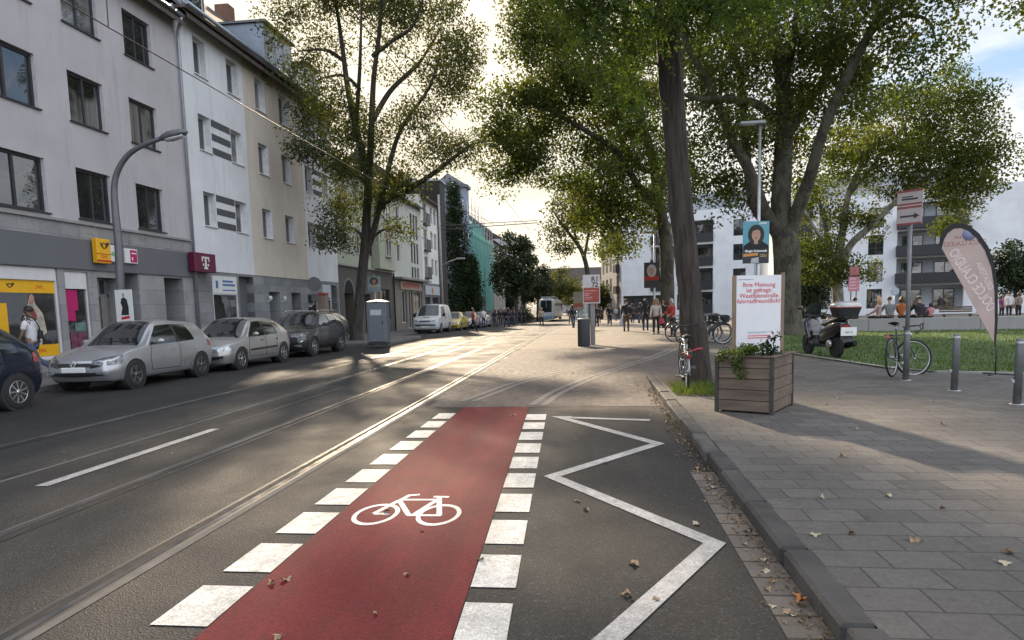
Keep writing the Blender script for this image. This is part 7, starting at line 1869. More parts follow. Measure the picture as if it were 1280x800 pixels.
# ---- bicycles
chromeb = chrome; blkm = M('bike_black', (0.015, 0.015, 0.016), 0.4, var=0.15, coat=0.3); tyb = tyre
def bicycle(label, loc, rz, lean, frame, kind='city', group=None, steer=0.0, rack=True, basket=False, fenders=True):
    root = empty('bicycle', loc, 0, label, 'bicycle', group); root.rotation_mode = 'ZYX'; root.rotation_euler = (lean, 0, rz)
    wr = 0.34; xr, xf = -0.52, 0.53
    hs = Vector((0.36, 0, 0.86)) if kind != 'road' else Vector((0.36, 0, 0.83)); hb = Vector((0.40, 0, 0.66)); bb = Vector((-0.08, 0, 0.28)); st_ = Vector((-0.24, 0, 0.80)); ra_ = Vector((xr, 0, wr)); fa_ = Vector((xf, 0, wr))
    S_ = Matrix.Translation(hb) @ Matrix.Rotation(steer, 4, 'Z') @ Matrix.Translation(-hb)
    mb = MB()
    mb.tube([bb, st_], 0.016, 8); mb.tube([hs+Vector((0.0, 0, -0.02)), hb], 0.02, 8); mb.tube([hb+Vector((-0.005, 0, 0.03)), bb], 0.019, 8)
    if kind == 'road': mb.tube([hs+Vector((0.005, 0, -0.06)), st_+Vector((0.01, 0, -0.05))], 0.016, 8)
    else: mb.tube([hb+Vector((-0.02, 0, 0.10)), Vector((0.1, 0, 0.46)), bb+Vector((-0.05, 0, 0.12))], 0.017, 8)
    for s_ in (1, -1):
        mb.tube([bb+Vector((0, 0.03*s_, 0)), ra_+Vector((0, 0.055*s_, 0))], 0.010, 6); mb.tube([st_+Vector((0.02, 0.02*s_, -0.10)), ra_+Vector((0, 0.055*s_, 0))], 0.009, 6)
    mb.build('frame', frame, root)
    mb = MB(S_)
    for s_ in (1, -1): mb.tube([hb+Vector((0.01, 0.05*s_, -0.02)), fa_+Vector((-0.06, 0.055*s_, 0.15)), fa_+Vector((0, 0.052*s_, 0))], [0.014, 0.012, 0.009], 6)
    mb.tube([hb+Vector((0.01, 0.05, -0.02)), hb+Vector((0.01, -0.05, -0.02))], 0.014, 6); mb.build('fork', frame, root)
    for c, T_ in ((ra_, None), (fa_, S_)):
        mb = MB(T_); mb.tube([c+Vector((wr*math.cos(t), 0, wr*math.sin(t))) for t in np.linspace(0, 2*PI, 36, endpoint=False)], 0.019, 6, close=True); w_ = mb.build('wheel', tyb, root)
        mb = MB(T_); mb.tube([c+Vector(((wr-0.028)*math.cos(t), 0, (wr-0.028)*math.sin(t))) for t in np.linspace(0, 2*PI, 36, endpoint=False)], 0.011, 5, close=True)
        mb.tube([c+Vector((0, -0.05, 0)), c+Vector((0, 0.05, 0))], 0.02, 8)
        for k in range(14):
            t = 2*PI*k/14; mb.tube([c+Vector((0.018*math.cos(t+0.9), 0.028*(1 if k % 2 else -1), 0.018*math.sin(t+0.9))), c+Vector(((wr-0.03)*math.cos(t), 0, (wr-0.03)*math.sin(t)))], 0.0016, 3, 0, False)
        mb.build('rim', alu, w_)
        if fenders:
            mb = MB(T_); a0, a1 = (0.4, 2.9) if c is ra_ else (0.9, 2.7)
            mb.tube([c+Vector(((wr+0.035)*math.cos(t), 0, (wr+0.035)*math.sin(t))) for t in np.linspace(a0, a1, 14)], 0.022, 5); mb.build('mudguard', frame if kind == 'city' else blkm, root)
    mb = MB(S_); top = hs+Vector((0.01, 0, 0.10))
    mb.tube([hs, top], 0.014, 6)
    if kind == 'road':
        mb.tube([top, top+Vector((0.08, 0, 0.01))], 0.014, 6)
        c = top+Vector((0.08, 0, 0.01))
        mb.tube([c+Vector(q) for q in ((-0.02, 0.21, -0.14), (0.05, 0.21, -0.13), (0.10, 0.21, -0.06), (0.07, 0.21, 0.0), (0, 0.18, 0.0), (0, -0.18, 0), (0.07, -0.21, 0.0), (0.10, -0.21, -0.06), (0.05, -0.21, -0.13), (-0.02, -0.21, -0.14))], 0.014, 7)
        for s_ in (1, -1): mb.tube([c+Vector((0.08, 0.21*s_, 0.01)), c+Vector((0.13, 0.21*s_, 0.05)), c+Vector((0.13, 0.21*s_, -0.08))], [0.016, 0.014, 0.006], 6)
    else:
        mb.tube([top+Vector(q) for q in ((-0.20, 0.25, 0.02), (-0.06, 0.24, 0.05), (0.02, 0.12, 0.06), (0.03, 0, 0.02), (0.02, -0.12, 0.06), (-0.06, -0.24, 0.05), (-0.20, -0.25, 0.02))], 0.012, 7)
    mb.build('handlebar', blkm, root)
    mb = MB(); sp_ = st_+(st_-bb).normalized()*0.14; mb.tube([st_, sp_], 0.012, 6); mb.build('seat_post', alu, root)
    mb = MB()
    mb.grid(lambda a, b: (sp_.x-0.13+0.27*a, (0.075*(1-a)**0.8+0.018)*math.cos(PI*b), sp_.z+0.01+0.028*math.sin(PI*b)+0.012*math.cos(a*3)), 10, 8); mb.grid(lambda a, b: (sp_.x-0.13+0.27*a, (0.075*(1-a)**0.8+0.018)*(2*b-1), sp_.z-0.005), 8, 3); mb.build('saddle', blkm, root)
    mb = MB(); mb.lathe([(0.0, 0.035), (0.09, 0.035), (0.09, 0.042), (0.0, 0.042)], 18, 0, Matrix.Translation(bb), True, 'y')
    for s_ in (1, -1): e = bb+Vector((0.12*s_, 0.07*s_, -0.11*s_)); mb.tube([bb+Vector((0, 0.06*s_, 0)), e], 0.010, 6); mb.box(e.x-0.045, e.y+(0 if s_ > 0 else -0.09), e.z-0.012, e.x+0.045, e.y+(0.09 if s_ > 0 else 0), e.z+0.012)
    mb.tube([bb+Vector((0, 0.04, 0.09)), ra_+Vector((0, 0.04, 0.035))], 0.005, 4); mb.tube([bb+Vector((0, 0.04, -0.09)), ra_+Vector((0, 0.04, -0.035))], 0.005, 4); mb.build('crank', alu, root)
    if rack:
        mb = MB(); 
        for s_ in (1, -1): mb.tube([st_+Vector((-0.02, 0.05*s_, -0.08)), ra_+Vector((-0.22, 0.06*s_, 0.40))], 0.007, 5); mb.tube([ra_+Vector((-0.10, 0.06*s_, 0.40)), ra_+Vector((0, 0.06*s_, 0))], 0.006, 5)
        for k in range(4): x = ra_.x-0.2+0.11*k; mb.tube([(x, -0.06, wr+0.40), (x, 0.06, wr+0.40)], 0.006, 5)
        mb.build('luggage_rack', blkm, root)
        mb = MB(); mb.box(ra_.x-0.25, -0.035, wr+0.33, ra_.x-0.225, 0.035, wr+0.39, 0, 0.008); mb.build('rear_light', tailr, root)
    mb = MB(S_); mb.ball((hb.x+0.07, 0, hb.z+0.12), (0.035, 0.032, 0.035), 8, 6); mb.build('headlamp', lampg, root)
    if basket:
        mb = MB(S_); mb.grid(lambda a, b: (hs.x+0.24+(0.12+0.03*b)*math.cos(2*PI*a), (0.16+0.03*b)*math.sin(2*PI*a), 0.76+0.2*b), 20, 6); mb.build('basket', M('basket_wire', (0.03, 0.03, 0.03), 0.5), root)
    return root
silverf = M('bike_silver', (0.24, 0.245, 0.25), 0.3, 0.6, var=0.08)
q = G(836, 488, 0.1)
bicycle('silver city bicycle leaning against the robinia, seen from behind', (1.60, 12.15, 0.105), R(86), R(9), silverf, 'city', steer=0.12)
lk_ = empty('bicycle_lock', (1.66, 11.98, 0.1), 0, 'red cable lock round the silver bicycle and the tree trunk', 'lock')
mb = MB(); mb.tube([(-0.12, 0.10, 0.58), (-0.04, -0.05, 0.60), (0.12, -0.03, 0.66), (0.22, 0.10, 0.66)], 0.016, 6); mb.build('cable', M('lock_red', (0.40, 0.02, 0.04), 0.4), lk_)
bicycle('dark racing bicycle with drop handlebars leaning on the sign pole', (5.66, 13.32, 0.105), R(52), R(-6), blkm, 'road', steer=-0.75, rack=True, fenders=False)
gB = 'bicycles parked beside the robinia'
b0 = bicycle('black bicycle in the parked row seen through beside the trunk', (3.95, 24.2, 0.1), R(8), R(5), blkm, 'city', gB, basket=True)
k = 0
for (x, y, r_, l_) in ((4.05, 24.75, 5, -4), (3.8, 25.3, 12, 5), (4.2, 25.9, 4, 5), (3.6, 26.6, 10, -3), (4.0, 27.3, 6, 4)):
    c = copy_tree(b0); c.location = (x, y, 0.1); c.rotation_euler = (R(l_), 0, R(r_))
b0['label'] = 'black bicycle in the parked row seen through beside the trunk'
c = copy_tree(b0); del c['group']; c['label'] = 'black bicycle parked behind the people on the low wall'; c.location = (11.6, 33.6, 0.1); c.rotation_euler = (R(4), 0, R(20))
# ---- motor scooter by the lawn
F0 = Vector((5.95, 17.55, 0.1)); F1 = Vector((5.72, 19.0, 0.1)); dS = (F1-F0); aS = math.atan2(dS.y, dS.x)
mo = empty('motor_scooter', (F0.x, F0.y, 0.1), aS, 'black maxi scooter with a top box on its stand by the lawn', 'motor scooter')
blkgl = M('scooter_black', (0.012, 0.012, 0.013), 0.18, var=0.2, coat=1.0)
WBs = 1.45
def body_loft(secs, n=14):
    """secs: (x, zc, halfwidth, halfheight)"""
    def fn(mb):
        v = []
        for (x, z, a, b) in secs:
            for k in range(n):
                t = 2*PI*k/n; c_, s_ = math.cos(t), math.sin(t)
                v.append((x, a*math.copysign(abs(c_)**0.75, c_), z+b*math.copysign(abs(s_)**0.75, s_)))
        mb.add(v, [(i*n+k, i*n+(k+1) % n, (i+1)*n+(k+1) % n, (i+1)*n+k) for i in range(len(secs)-1) for k in range(n)], 0, True)
        mb.add(v[:n], [tuple(range(n))]); mb.add(v[-n:], [tuple(range(n))]); return mb
    return fn
body_loft([(-0.42, 0.86, 0.05, 0.05), (-0.34, 0.83, 0.13, 0.11), (-0.1, 0.74, 0.19, 0.20), (0.2, 0.66, 0.21, 0.22), (0.45, 0.56, 0.20, 0.20), (0.62, 0.45, 0.17, 0.14)])(MB()).build('rear_body', blkgl, mo)
body_loft([(0.55, 0.33, 0.19, 0.08), (0.9, 0.32, 0.20, 0.08), (1.05, 0.36, 0.2, 0.10)])(MB()).build('floorboard', blackp, mo)
body_loft([(1.02, 0.42, 0.20, 0.12), (1.12, 0.62, 0.24, 0.22), (1.22, 0.80, 0.25, 0.24), (1.36, 0.88, 0.20, 0.18), (1.50, 0.82, 0.12, 0.10), (1.56, 0.76, 0.05, 0.05)])(MB()).build('front_shield', blkgl, mo)
body_loft([(-0.36, 0.98, 0.10, 0.03), (-0.15, 0.96, 0.16, 0.05), (0.15, 0.88, 0.17, 0.06), (0.35, 0.84, 0.15, 0.05), (0.6, 0.82, 0.10, 0.04)])(MB()).build('seat', M('seat_vinyl', (0.02, 0.02, 0.02), 0.6), mo)
mb = MB(); mb.grid(lambda a, b: (1.32-0.16*b+0.05*(2*a-1)**2*-1, 0.22*(2*a-1)*(1-0.25*b), 0.98+0.38*b), 8, 8); mb.build('windshield', M('scooter_screen', (0.03, 0.03, 0.035), 0.08, coat=0.5), mo)
for x, w_ in ((0.0, 0.14), (WBs, 0.11)):
    mb = MB(Matrix.Translation((x, 0, 0.27))); r_ = 0.27; mb.lathe([(0.16, -w_/2*0.9), (0.24, -w_/2), (r_, -w_*0.25), (r_, w_*0.25), (0.24, w_/2), (0.16, w_/2*0.9)], 24, 0, None, True, 'y'); ww = mb.build('wheel', tyre, mo)
    mb = MB(Matrix.Translation((x, 0, 0.27))); mb.lathe([(0.0, -w_*0.35), (0.16, -w_*0.42), (0.165, 0), (0.16, w_*0.42), (0.0, w_*0.35)], 20, 0, None, True, 'y'); mb.build('rim', rimd, ww)
mb = MB(); mb.tube([(WBs, 0.08, 0.27), (1.36, 0.08, 0.62)], 0.025, 6); mb.tube([(WBs, -0.08, 0.27), (1.36, -0.08, 0.62)], 0.025, 6); mb.build('fork', rimd, mo)
body_loft([(1.22, 0.50, 0.06, 0.03), (1.42, 0.575, 0.075, 0.025), (1.62, 0.50, 0.06, 0.02), (1.72, 0.36, 0.05, 0.02)])(MB()).build('front_mudguard', blkgl, mo)
mb = MB(); mb.tube([(1.02, 0.36, 1.05), (1.12, 0.25, 1.06), (1.2, 0, 1.02), (1.12, -0.25, 1.06), (1.02, -0.36, 1.05)], 0.018, 7); mb.build('handlebar', blackp, mo)
for s_ in (1, -1):
    mb = MB(); mb.tube([(1.12, 0.26*s_, 1.07), (1.14, 0.34*s_, 1.22)], 0.009, 5); mb.ball((1.13, 0.40*s_, 1.25), (0.02, 0.075, 0.05), 10, 7); mm = mb.build('mirror', blackp, mo)
    mb = MB(); mb.grid(lambda a, b: (1.112, (0.40+0.06*(2*a-1))*s_, 1.25+0.038*(2*b-1)), 4, 3); mb.build('mirror_glass', M('mirror_glass', (0.8, 0.82, 0.85), 0.03, 1.0, var=0.02), mm)
# top box: black below, pale lid
Tb = Matrix.Translation((-0.36, 0, 1.02))
mb = MB(Tb); mb.grid(lambda a, b: (0.25*math.copysign(abs(math.cos(2*PI*a))**0.55, math.cos(2*PI*a))*(0.80+0.2*b), 0.33*math.copysign(abs(math.sin(2*PI*a))**0.55, math.sin(2*PI*a))*(0.78+0.22*b), 0.22*b), 32, 6); tbx = mb.build('top_box', blackp, mo)
mb = MB(Tb); mb.grid(lambda a, b: (0.25*math.copysign(abs(math.cos(2*PI*a))**0.55, math.cos(2*PI*a))*math.cos(b*PI/2)**0.5, 0.33*math.copysign(abs(math.sin(2*PI*a))**0.55, math.sin(2*PI*a))*math.cos(b*PI/2)**0.5, 0.245+0.13*math.sin(b*PI/2)), 32, 8); mb.build('lid', M('box_lid_silver', (0.42, 0.40, 0.39), 0.25, 0.2, coat=0.6), tbx)
mb = MB(Tb); mb.grid(lambda a, b: (0.254*math.copysign(abs(math.cos(2*PI*a))**0.55, math.cos(2*PI*a)), 0.334*math.copysign(abs(math.sin(2*PI*a))**0.55, math.sin(2*PI*a)), 0.222+0.024*b), 32, 1); mb.build('reflector_band', tailr, tbx)
mb = MB(); mb.box(-0.55, -0.19, 0.58, -0.53, 0.19, 0.78, 0, 0.004); mb.build('number_plate', platew, mo)
text_obj('lettering', 'GM 21', 0.07, axes_T((-0.552, 0, 0.66), (0, -1, 0), (0, 0, 1), (-1, 0, 0)), blackp, mo, 0.001)
mb = MB(); mb.grid(lambda a, b: (-0.30-0.24*b, 0.13*(2*a-1), 0.72-0.28*b*b), 6, 8); mb.build('rear_mudguard', blackp, mo)
body_loft([(-0.40, 0.80, 0.14, 0.035), (-0.45, 0.80, 0.10, 0.03)])(MB()).build('tail_light', tailr, mo)
body_loft([(-0.50, 0.40, 0.045, 0.055), (-0.45, 0.39, 0.06, 0.075), (-0.05, 0.32, 0.065, 0.08), (0.15, 0.28, 0.05, 0.06)])(MB(Matrix.Translation((0, -0.20, 0)))).build('exhaust', M('exhaust_black', (0.025, 0.025, 0.026), 0.35, 0.5), mo)
mb = MB(); mb.lathe([(0, 0.10), (0.10, 0.10), (0.11, 0.14), (0.07, 0.19), (0, 0.19)], 18, 0, Matrix.Translation((0.10, 0, 0.36)), True, 'y'); mb.build('engine_cover', M('engine_alu', (0.5, 0.48, 0.42), 0.3, 0.8), mo)
mb = MB(); mb.tube([(0.5, 0.15, 0.22), (0.42, 0.2, 0.0)], 0.018, 6); mb.tube([(0.5, -0.15, 0.22), (0.42, -0.2, 0.0)], 0.018, 6); mb.tube([(0.42, 0.2, 0.01), (0.42, -0.2, 0.01)], 0.016, 6); mb.build('centre_stand', blackp, mo)
# ---- sign pole, bollards
sp_ = empty('sign_pole', (5.62, 13.0, 0.1), 0, 'grey pole with a red and white arrow sign beside the racing bicycle', 'sign')
galv2 = M('pole_grey', (0.16, 0.165, 0.17), 0.5, 0.5, var=0.12, scale=8)
mb = MB(); mb.tube([(0, 0, -0.1), (-0.035, 0, 3.18)], 0.036, 12); mb.build('pole', galv2, sp_)
tS = Vector((math.cos(R(-46)), math.sin(R(-46)), 0)); nS = Vector((tS.y, -tS.x, 0)); TSg = axes_T((-0.03, 0, 3.02), tS, (0, 0, 1), nS)
mb = MB(TSg); mb.box(-0.21, -0.30, 0.040, 0.21, 0.30, 0.055, 0, 0.004); sg_ = mb.build('sign_plate', M('sign_offwhite', (0.36, 0.31, 0.30), 0.45, var=0.05), sp_)
mb = MB(TSg)
for y0, y1 in ((-0.30, -0.265), (-0.015, 0.02), (0.045, 0.075), (0.265, 0.30)): mb.box(-0.205, y0, 0.055, 0.205, y1, 0.058)
mb.build('red_stripe', M('faded_red', (0.22, 0.045, 0.04), 0.6, var=0.2), sg_)
mb = MB(TSg); mb.prism([(-0.15, -0.165), (0.08, -0.165), (0.08, -0.20), (0.17, -0.15), (0.08, -0.10), (0.08, -0.135), (-0.15, -0.135)], 0.055, 0.059); mb.box(-0.13, 0.13, 0.055, 0.13, 0.16, 0.058); mb.box(-0.13, 0.175, 0.055, 0.05, 0.195, 0.058); mb.build('arrow', blackp, sg_)
gBo = 'steel bollards along the pavement'
for (x, y, lab) in ((5.57, 11.24, 'grey steel bollard midway between the sign pole and the picture edge'), (5.63, 9.76, 'nearest grey steel bollard at the right picture edge'), (5.50, 12.74, 'grey steel bollard standing against the sign pole')):
    bo = empty('bollard', (x, y, 0.1), 0, lab, 'bollard', gBo)
    mb = MB(); mb.lathe([(0.050, -0.05), (0.050, 0.86), (0.046, 0.875), (0.0, 0.88)], 18); mb.build('post', galv2, bo)
    mb = MB(); mb.lathe([(0.051, 0.80), (0.0525, 0.81), (0.0525, 0.83), (0.051, 0.84)], 18); mb.box(-0.085, -0.02, 0.28, -0.045, 0.02, 0.33, 0, 0.008); mb.build('collar', galv, bo)
    mb = MB(); mb.lathe([(0.09, -0.02), (0.09, 0.004), (0.05, 0.006)], 16); mb.build('base_plate', galv, bo)
# ---- teardrop flag
YF = 13.49
fl = empty('beach_flag', (7.38, YF, 0.1), 0, 'pale pink teardrop flag with a black edge seen from behind', 'flag')
def F2(px, py): q = P(px, py, YF); return (q.x-7.38, q.z-0.1)
outer = [F2(*p_) for p_ in ((1244.5, 432), (1247, 400), (1247, 360), (1243, 330), (1235, 308), (1224, 292), (1212, 282), (1201, 278.5), (1190, 280), (1181, 286), (1175.5, 295), (1174, 306))]
inner = [F2(*p_) for p_ in ((1242.5, 428), (1243.5, 400), (1243, 362), (1239, 334), (1231, 313), (1221, 298), (1210, 288.5), (1201, 285), (1192, 286), (1184.5, 291.5), (1180, 299), (1177, 310))]
TFl = axes_T((0, 0, 0), (1, 0, 0), (0, 0, 1), (0, -1, 0))
def flag_y(x, z): return 0.025*math.sin(2.3*z+4*x)
cl_m, nt_, b_, out_ = new_mat('flag_cloth')
vv = coords(nt_); lk(nt_, ramp(nt_, noise(nt_, vv, 2.0, 3.0), [(0.3, (0.62, 0.50, 0.45)), (0.7, (0.72, 0.60, 0.54))]), b_.inputs['Base Color']); b_.inputs['Roughness'].default_value = 0.8
tl_ = nt_.nodes.new('ShaderNodeBsdfTranslucent'); tl_.inputs[0].default_value = (0.62, 0.44, 0.40, 1); mx_ = nt_.nodes.new('ShaderNodeMixShader'); mx_.inputs[0].default_value = 0.4
lk(nt_, b_.outputs[0], mx_.inputs[1]); lk(nt_, tl_.outputs[0], mx_.inputs[2]); lk(nt_, mx_.outputs[0], out_.inputs[0])
poly = [(F2(1242.5, 428))]+inner[1:]
mb = MB(); mb.prism(inner, -0.002, 0.002, 0, TFl); mb.build('cloth', cl_m, fl)
mb = MB(); nI = len(inner)
for i in range(nI-1):
    a, b, c, d = inner[i], inner[i+1], outer[i+1], outer[i]
    mb.add([(a[0], a[1], -0.008), (b[0], b[1], -0.008), (c[0], c[1], -0.008), (d[0], d[1], -0.008), (a[0], a[1], 0.008), (b[0], b[1], 0.008), (c[0], c[1], 0.008), (d[0], d[1], 0.008)], [(0, 1, 2, 3), (4, 5, 6, 7), (0, 1, 5, 4), (2, 3, 7, 6)], 0, False, TFl)
mb.build('black_border', M('flag_black', (0.012, 0.012, 0.012), 0.7), fl)
mb = MB(); mb.tube([(0.0, 0, 0.0), (0.005, 0, 0.35), F2(1244.5, 430)[0:1]+(0,)+F2(1244.5, 430)[1:2]], 0.012, 8); mb.build('pole', blackp, fl)
mb = MB(); mb.tube([(-0.25, -0.25, 0.01), (0.25, 0.25, 0.01)], 0.012, 6); mb.tube([(-0.25, 0.25, 0.012), (0.25, -0.25, 0.012)], 0.012, 6); mb.build('cross_base', blackp, fl)
flr = M('flag_red_print', (0.36, 0.16, 0.15), 0.8, var=0.05); flw = M('flag_white_print', (0.72, 0.62, 0.60), 0.8, var=0.03)
def ftext(txt, size, px, py, ang, mat, width=None):
    x, z = F2(px, py); T_ = axes_T((x, -0.004, z), (math.cos(ang), 0, math.sin(ang)), (-math.sin(ang), 0, math.cos(ang)), (0, -1, 0))
    return text_obj('lettering', txt, size, T_, mat, fl, 0.0008, width=width, mirror=True)
ftext('BAR', 0.07, 1197, 297, 0.0, flr, 0.12); ftext('DOLCE CLAUDIO', 0.12, 1206, 304, 0.06, flr, 0.72)
ftext('DOLCE CLAUDIO', 0.26, 1215, 350, R(-56), flw, 1.30); ftext('GELATERIA', 0.14, 1230.5, 345, R(-64), flw, 0.55)
x, z = F2(1211, 293)
mb2 = MB(); mb2.lathe([(0, 0.003), (0.115, 0.003), (0.115, 0.0045), (0, 0.0045)], 24, 0, TFl @ Matrix.Translation((x, z, 0))); mb2.build('blue_emblem', M('flag_blue_print', (0.22, 0.22, 0.36), 0.8), fl)
# ---- information post with litter bin on the plaza
IY = 26.3
ip = empty('information_post', (0.03, IY, plaza_h(0.03, IY)), 0, 'grey post with a red and white information sign on the plaza', 'sign')
mb = MB(); mb.box(-0.10, -0.06, -0.05, 0.08, 0.06, 1.62, 0, 0.015); mb.build('post', M('post_grey', (0.22, 0.215, 0.205), 0.6, var=0.12), ip)
xl, xr = P(728.5, 360, IY).x-0.03, P(750, 360, IY).x-0.03; zt, zb = P(740, 342.5, IY).z, P(740, 378.5, IY).z; zm = P(740, 358.5, IY).z
mb = MB(); mb.box(xl, -0.10, zb-0.05, xr, -0.05, zt-0.05, 0, 0.01); sgn = mb.build('sign_panel', M('info_white', (0.50, 0.48, 0.45), 0.5, var=0.08), ip)
mb = MB(); mb.box(xl+0.03, -0.104, zb, xr-0.03, -0.10, zm-0.05); mb.build('red_field', M('info_red', (0.30, 0.055, 0.035), 0.5, var=0.2, scale=6), sgn)
mb = MB()
for k, (a, w_) in enumerate(((0.10, 0.45), (0.20, 0.25), (0.27, 0.18), (0.34, 0.30), (0.41, 0.26))): mb.box(xl+0.06, -0.1065, zm-0.08-a, xl+0.06+w_, -0.104, zm-0.055-a)
mb.build('text_line', M('info_pinktext', (0.5, 0.3, 0.28), 0.5), sgn)
text_obj('lettering', 'R1', 0.26, axes_T((xr-0.19, -0.102, zt-0.22), (1, 0, 0), (0, 0, 1), (0, -1, 0)), blackp, sgn, 0.002, bold=0.006); text_obj('lettering', '72', 0.24, axes_T((xr-0.19, -0.102, zt-0.43), (1, 0, 0), (0, 0, 1), (0, -1, 0)), blackp, sgn, 0.002, bold=0.006)
lb = empty('litter_bin', (P(730, 430, 25.9).x, 25.9, plaza_h(-0.2, 26)), 0, 'tall dark grey litter bin beside the information post', 'litter bin')
mb = MB(); mb.lathe([(0.225, 0.0), (0.235, 0.05), (0.235, 0.98), (0.22, 1.02)], 24); mb.build('bin_body', M('bin_dark', (0.028, 0.029, 0.031), 0.6, var=0.15), lb)
mb = MB(); mb.lathe([(0.24, 1.0), (0.24, 1.03), (0.17, 1.06), (0.16, 1.03)], 24); mb.build('lid_ring', M('bin_lid', (0.18, 0.18, 0.175), 0.5, 0.5), lb)
# ---- tram stop: shelter and sign
sh_ = empty('tram_shelter', (P(727, 390, 62).x, 62, gz(62)), R(2), 'glass tram shelter beyond the information post', 'shelter')
mb = MB()
for x in (-0.65, 0.65):
    for y in (0, 3.6): mb.box(x-0.04, y-0.04, 0, x+0.04, y+0.04, 2.4)
mb.build('frame', galv2, sh_)
mb = MB(); mb.box(-0.85, -0.25, 2.4, 0.85, 3.85, 2.52, 0, 0.02); mb.build('roof', zinc, sh_)
m_s, nt_, b_, out_ = new_mat('clear_glass'); b_.inputs['Base Color'].default_value = (0.75, 0.8, 0.8, 1); b_.inputs['Roughness'].default_value = 0.03
tr_ = nt_.nodes.new('ShaderNodeBsdfTransparent'); tr_.inputs[0].default_value = (0.8, 0.85, 0.85, 1); mx_ = nt_.nodes.new('ShaderNodeMixShader'); mx_.inputs[0].default_value = 0.75; lk(nt_, b_.outputs[0], mx_.inputs[1]); lk(nt_, tr_.outputs[0], mx_.inputs[2]); lk(nt_, mx_.outputs[0], out_.inputs[0])
mb = MB(); mb.box(-0.60, -0.01, 0.25, 0.60, 0.01, 2.2); mb.box(0.64, 0.1, 0.25, 0.66, 3.5, 2.2); mb.build('glass_wall', m_s, sh_)
ss_ = empty('stop_sign_board', (P(723, 390, 45).x, 45, gz(45)), 0, 'dim red and yellow stop board behind the information post', 'sign')
mb = MB(); mb.tube([(0, 0, -0.05), (0, 0, 1.3)], 0.04, 8); mb.build('post', galv2, ss_)
mb = MB(); mb.box(-0.32, -0.03, 1.28, 0.34, 0.03, 2.5, 0, 0.01); sb_ = mb.build('panel', M('stop_panel', (0.26, 0.23, 0.17), 0.6), ss_)
mb = MB(); mb.box(-0.28, -0.034, 1.5, 0.30, -0.03, 1.75); mb.build('red_field', MATS['info_red'], sb_)
# ---- lamp posts of the plaza, with election posters
def poster_face(parent, x0, x1, z0, z1, y, bgc, hairm, topm, extra=None):
    """printed portrait: flat shapes on the board"""
    w_, h_ = x1-x0, z1-z0; cx = (x0+x1)/2
    mb = MB(); mb.box(x0, y, z0, x1, y+0.02, z1, 0, 0.002); bd = mb.build('board', bgc, parent)
    TT = axes_T((0, y, 0), (1, 0, 0), (0, 0, 1), (0, -1, 0))
    mb = MB(TT); mb.prism([(x0+0.01, z0+0.30*h_), (x1-0.01, z0+0.30*h_), (x1-0.02, z0+0.42*h_), (cx+0.24*w_, z0+0.52*h_), (cx-0.24*w_, z0+0.52*h_), (x0+0.02, z0+0.42*h_)], 0.0005, 0.0015); mb.build('portrait_top', topm, bd)
    mb = MB(TT); mb.prism([(cx+0.31*w_*math.cos(t), z0+0.69*h_+0.23*h_*math.sin(t)*(1.0 if math.sin(t) > 0 else 1.15)) for t in np.linspace(0, 2*PI, 24, endpoint=False)], 0.0015, 0.003); mb.build('portrait_hair', hairm, bd)
    mb = MB(TT); mb.prism([(cx+0.165*w_*math.cos(t), z0+0.68*h_+0.16*h_*math.sin(t)) for t in np.linspace(0, 2*PI, 24, endpoint=False)], 0.003, 0.0042); mb.prism([(cx-0.07*w_, z0+0.46*h_), (cx+0.07*w_, z0+0.46*h_), (cx+0.07*w_, z0+0.56*h_), (cx-0.07*w_, z0+0.56*h_)], 0.0032, 0.004); mb.build('portrait_face', sk_l, bd)
    mb = MB(TT); mb.prism([(cx-0.165*w_, z0+0.86*h_), (cx+0.17*w_, z0+0.86*h_), (cx+0.165*w_, z0+0.77*h_), (cx+0.05*w_, z0+0.80*h_), (cx-0.12*w_, z0+0.77*h_), (cx-0.17*w_, z0+0.70*h_)], 0.0042, 0.005); mb.build('portrait_fringe', hairm, bd)
    mb = MB(TT)
    for s_ in (1, -1): mb.prism([(cx+s_*0.07*w_+0.028*w_*math.cos(t), z0+0.715*h_+0.010*h_*math.sin(t)) for t in np.linspace(0, 2*PI, 8, endpoint=False)], 0.0043, 0.0048)
    mb.prism([(cx+0.06*w_*math.cos(t), z0+0.60*h_+0.012*h_*math.sin(t)) for t in np.linspace(0, 2*PI, 10, endpoint=False)], 0.0043, 0.0048); mb.build('portrait_features', M('print_dark', (0.10, 0.035, 0.03), 0.6), bd)
    if extra: extra(bd, TT, x0, x1, z0, z1)
    return bd
def plaza_lamp(label, px, Y, ztop):
    b = P(px, 400, Y); r_ = empty('street_lamp', (b.x, Y, gz(Y)+0.1), 0, label, 'street lamp')
    h_ = ztop-(gz(Y)+0.1)
    mb = MB(); mb.tube([(0, 0, -0.1), (0, 0, 1.0), (0, 0, h_)], [0.085, 0.07, 0.05], 12); mb.build('pole', galv, r_)
    mb = MB(); mb.box(-0.70, -0.14, h_-0.02, 0.18, 0.14, h_+0.10, 0, 0.03); hd = mb.build('lamp_head', M('lamp_head_grey', (0.28, 0.29, 0.30), 0.5, 0.3), r_)
    mb = MB(); mb.box(-0.62, -0.10, h_-0.03, -0.15, 0.10, h_-0.018); mb.build('diffuser', M('lamp_diffuser', (0.5, 0.5, 0.48), 0.3), hd)
    return r_
plaza_lamp('tall grey street lamp with a flat head before the big plane tree', 946.5, 26.0, P(947, 155, 26).z)
plaza_lamp('tall grey street lamp over the pedestrians in the middle of the plaza', 818, 45.0, P(818, 291, 45).z)
teal = M('poster_teal', (0.10, 0.30, 0.38), 0.5, var=0.05)
a = P(929, 300, 25.8); b = P(963, 300, 25.8); z1 = P(946, 276, 25.8).z; z0 = P(946, 329, 25.8).z
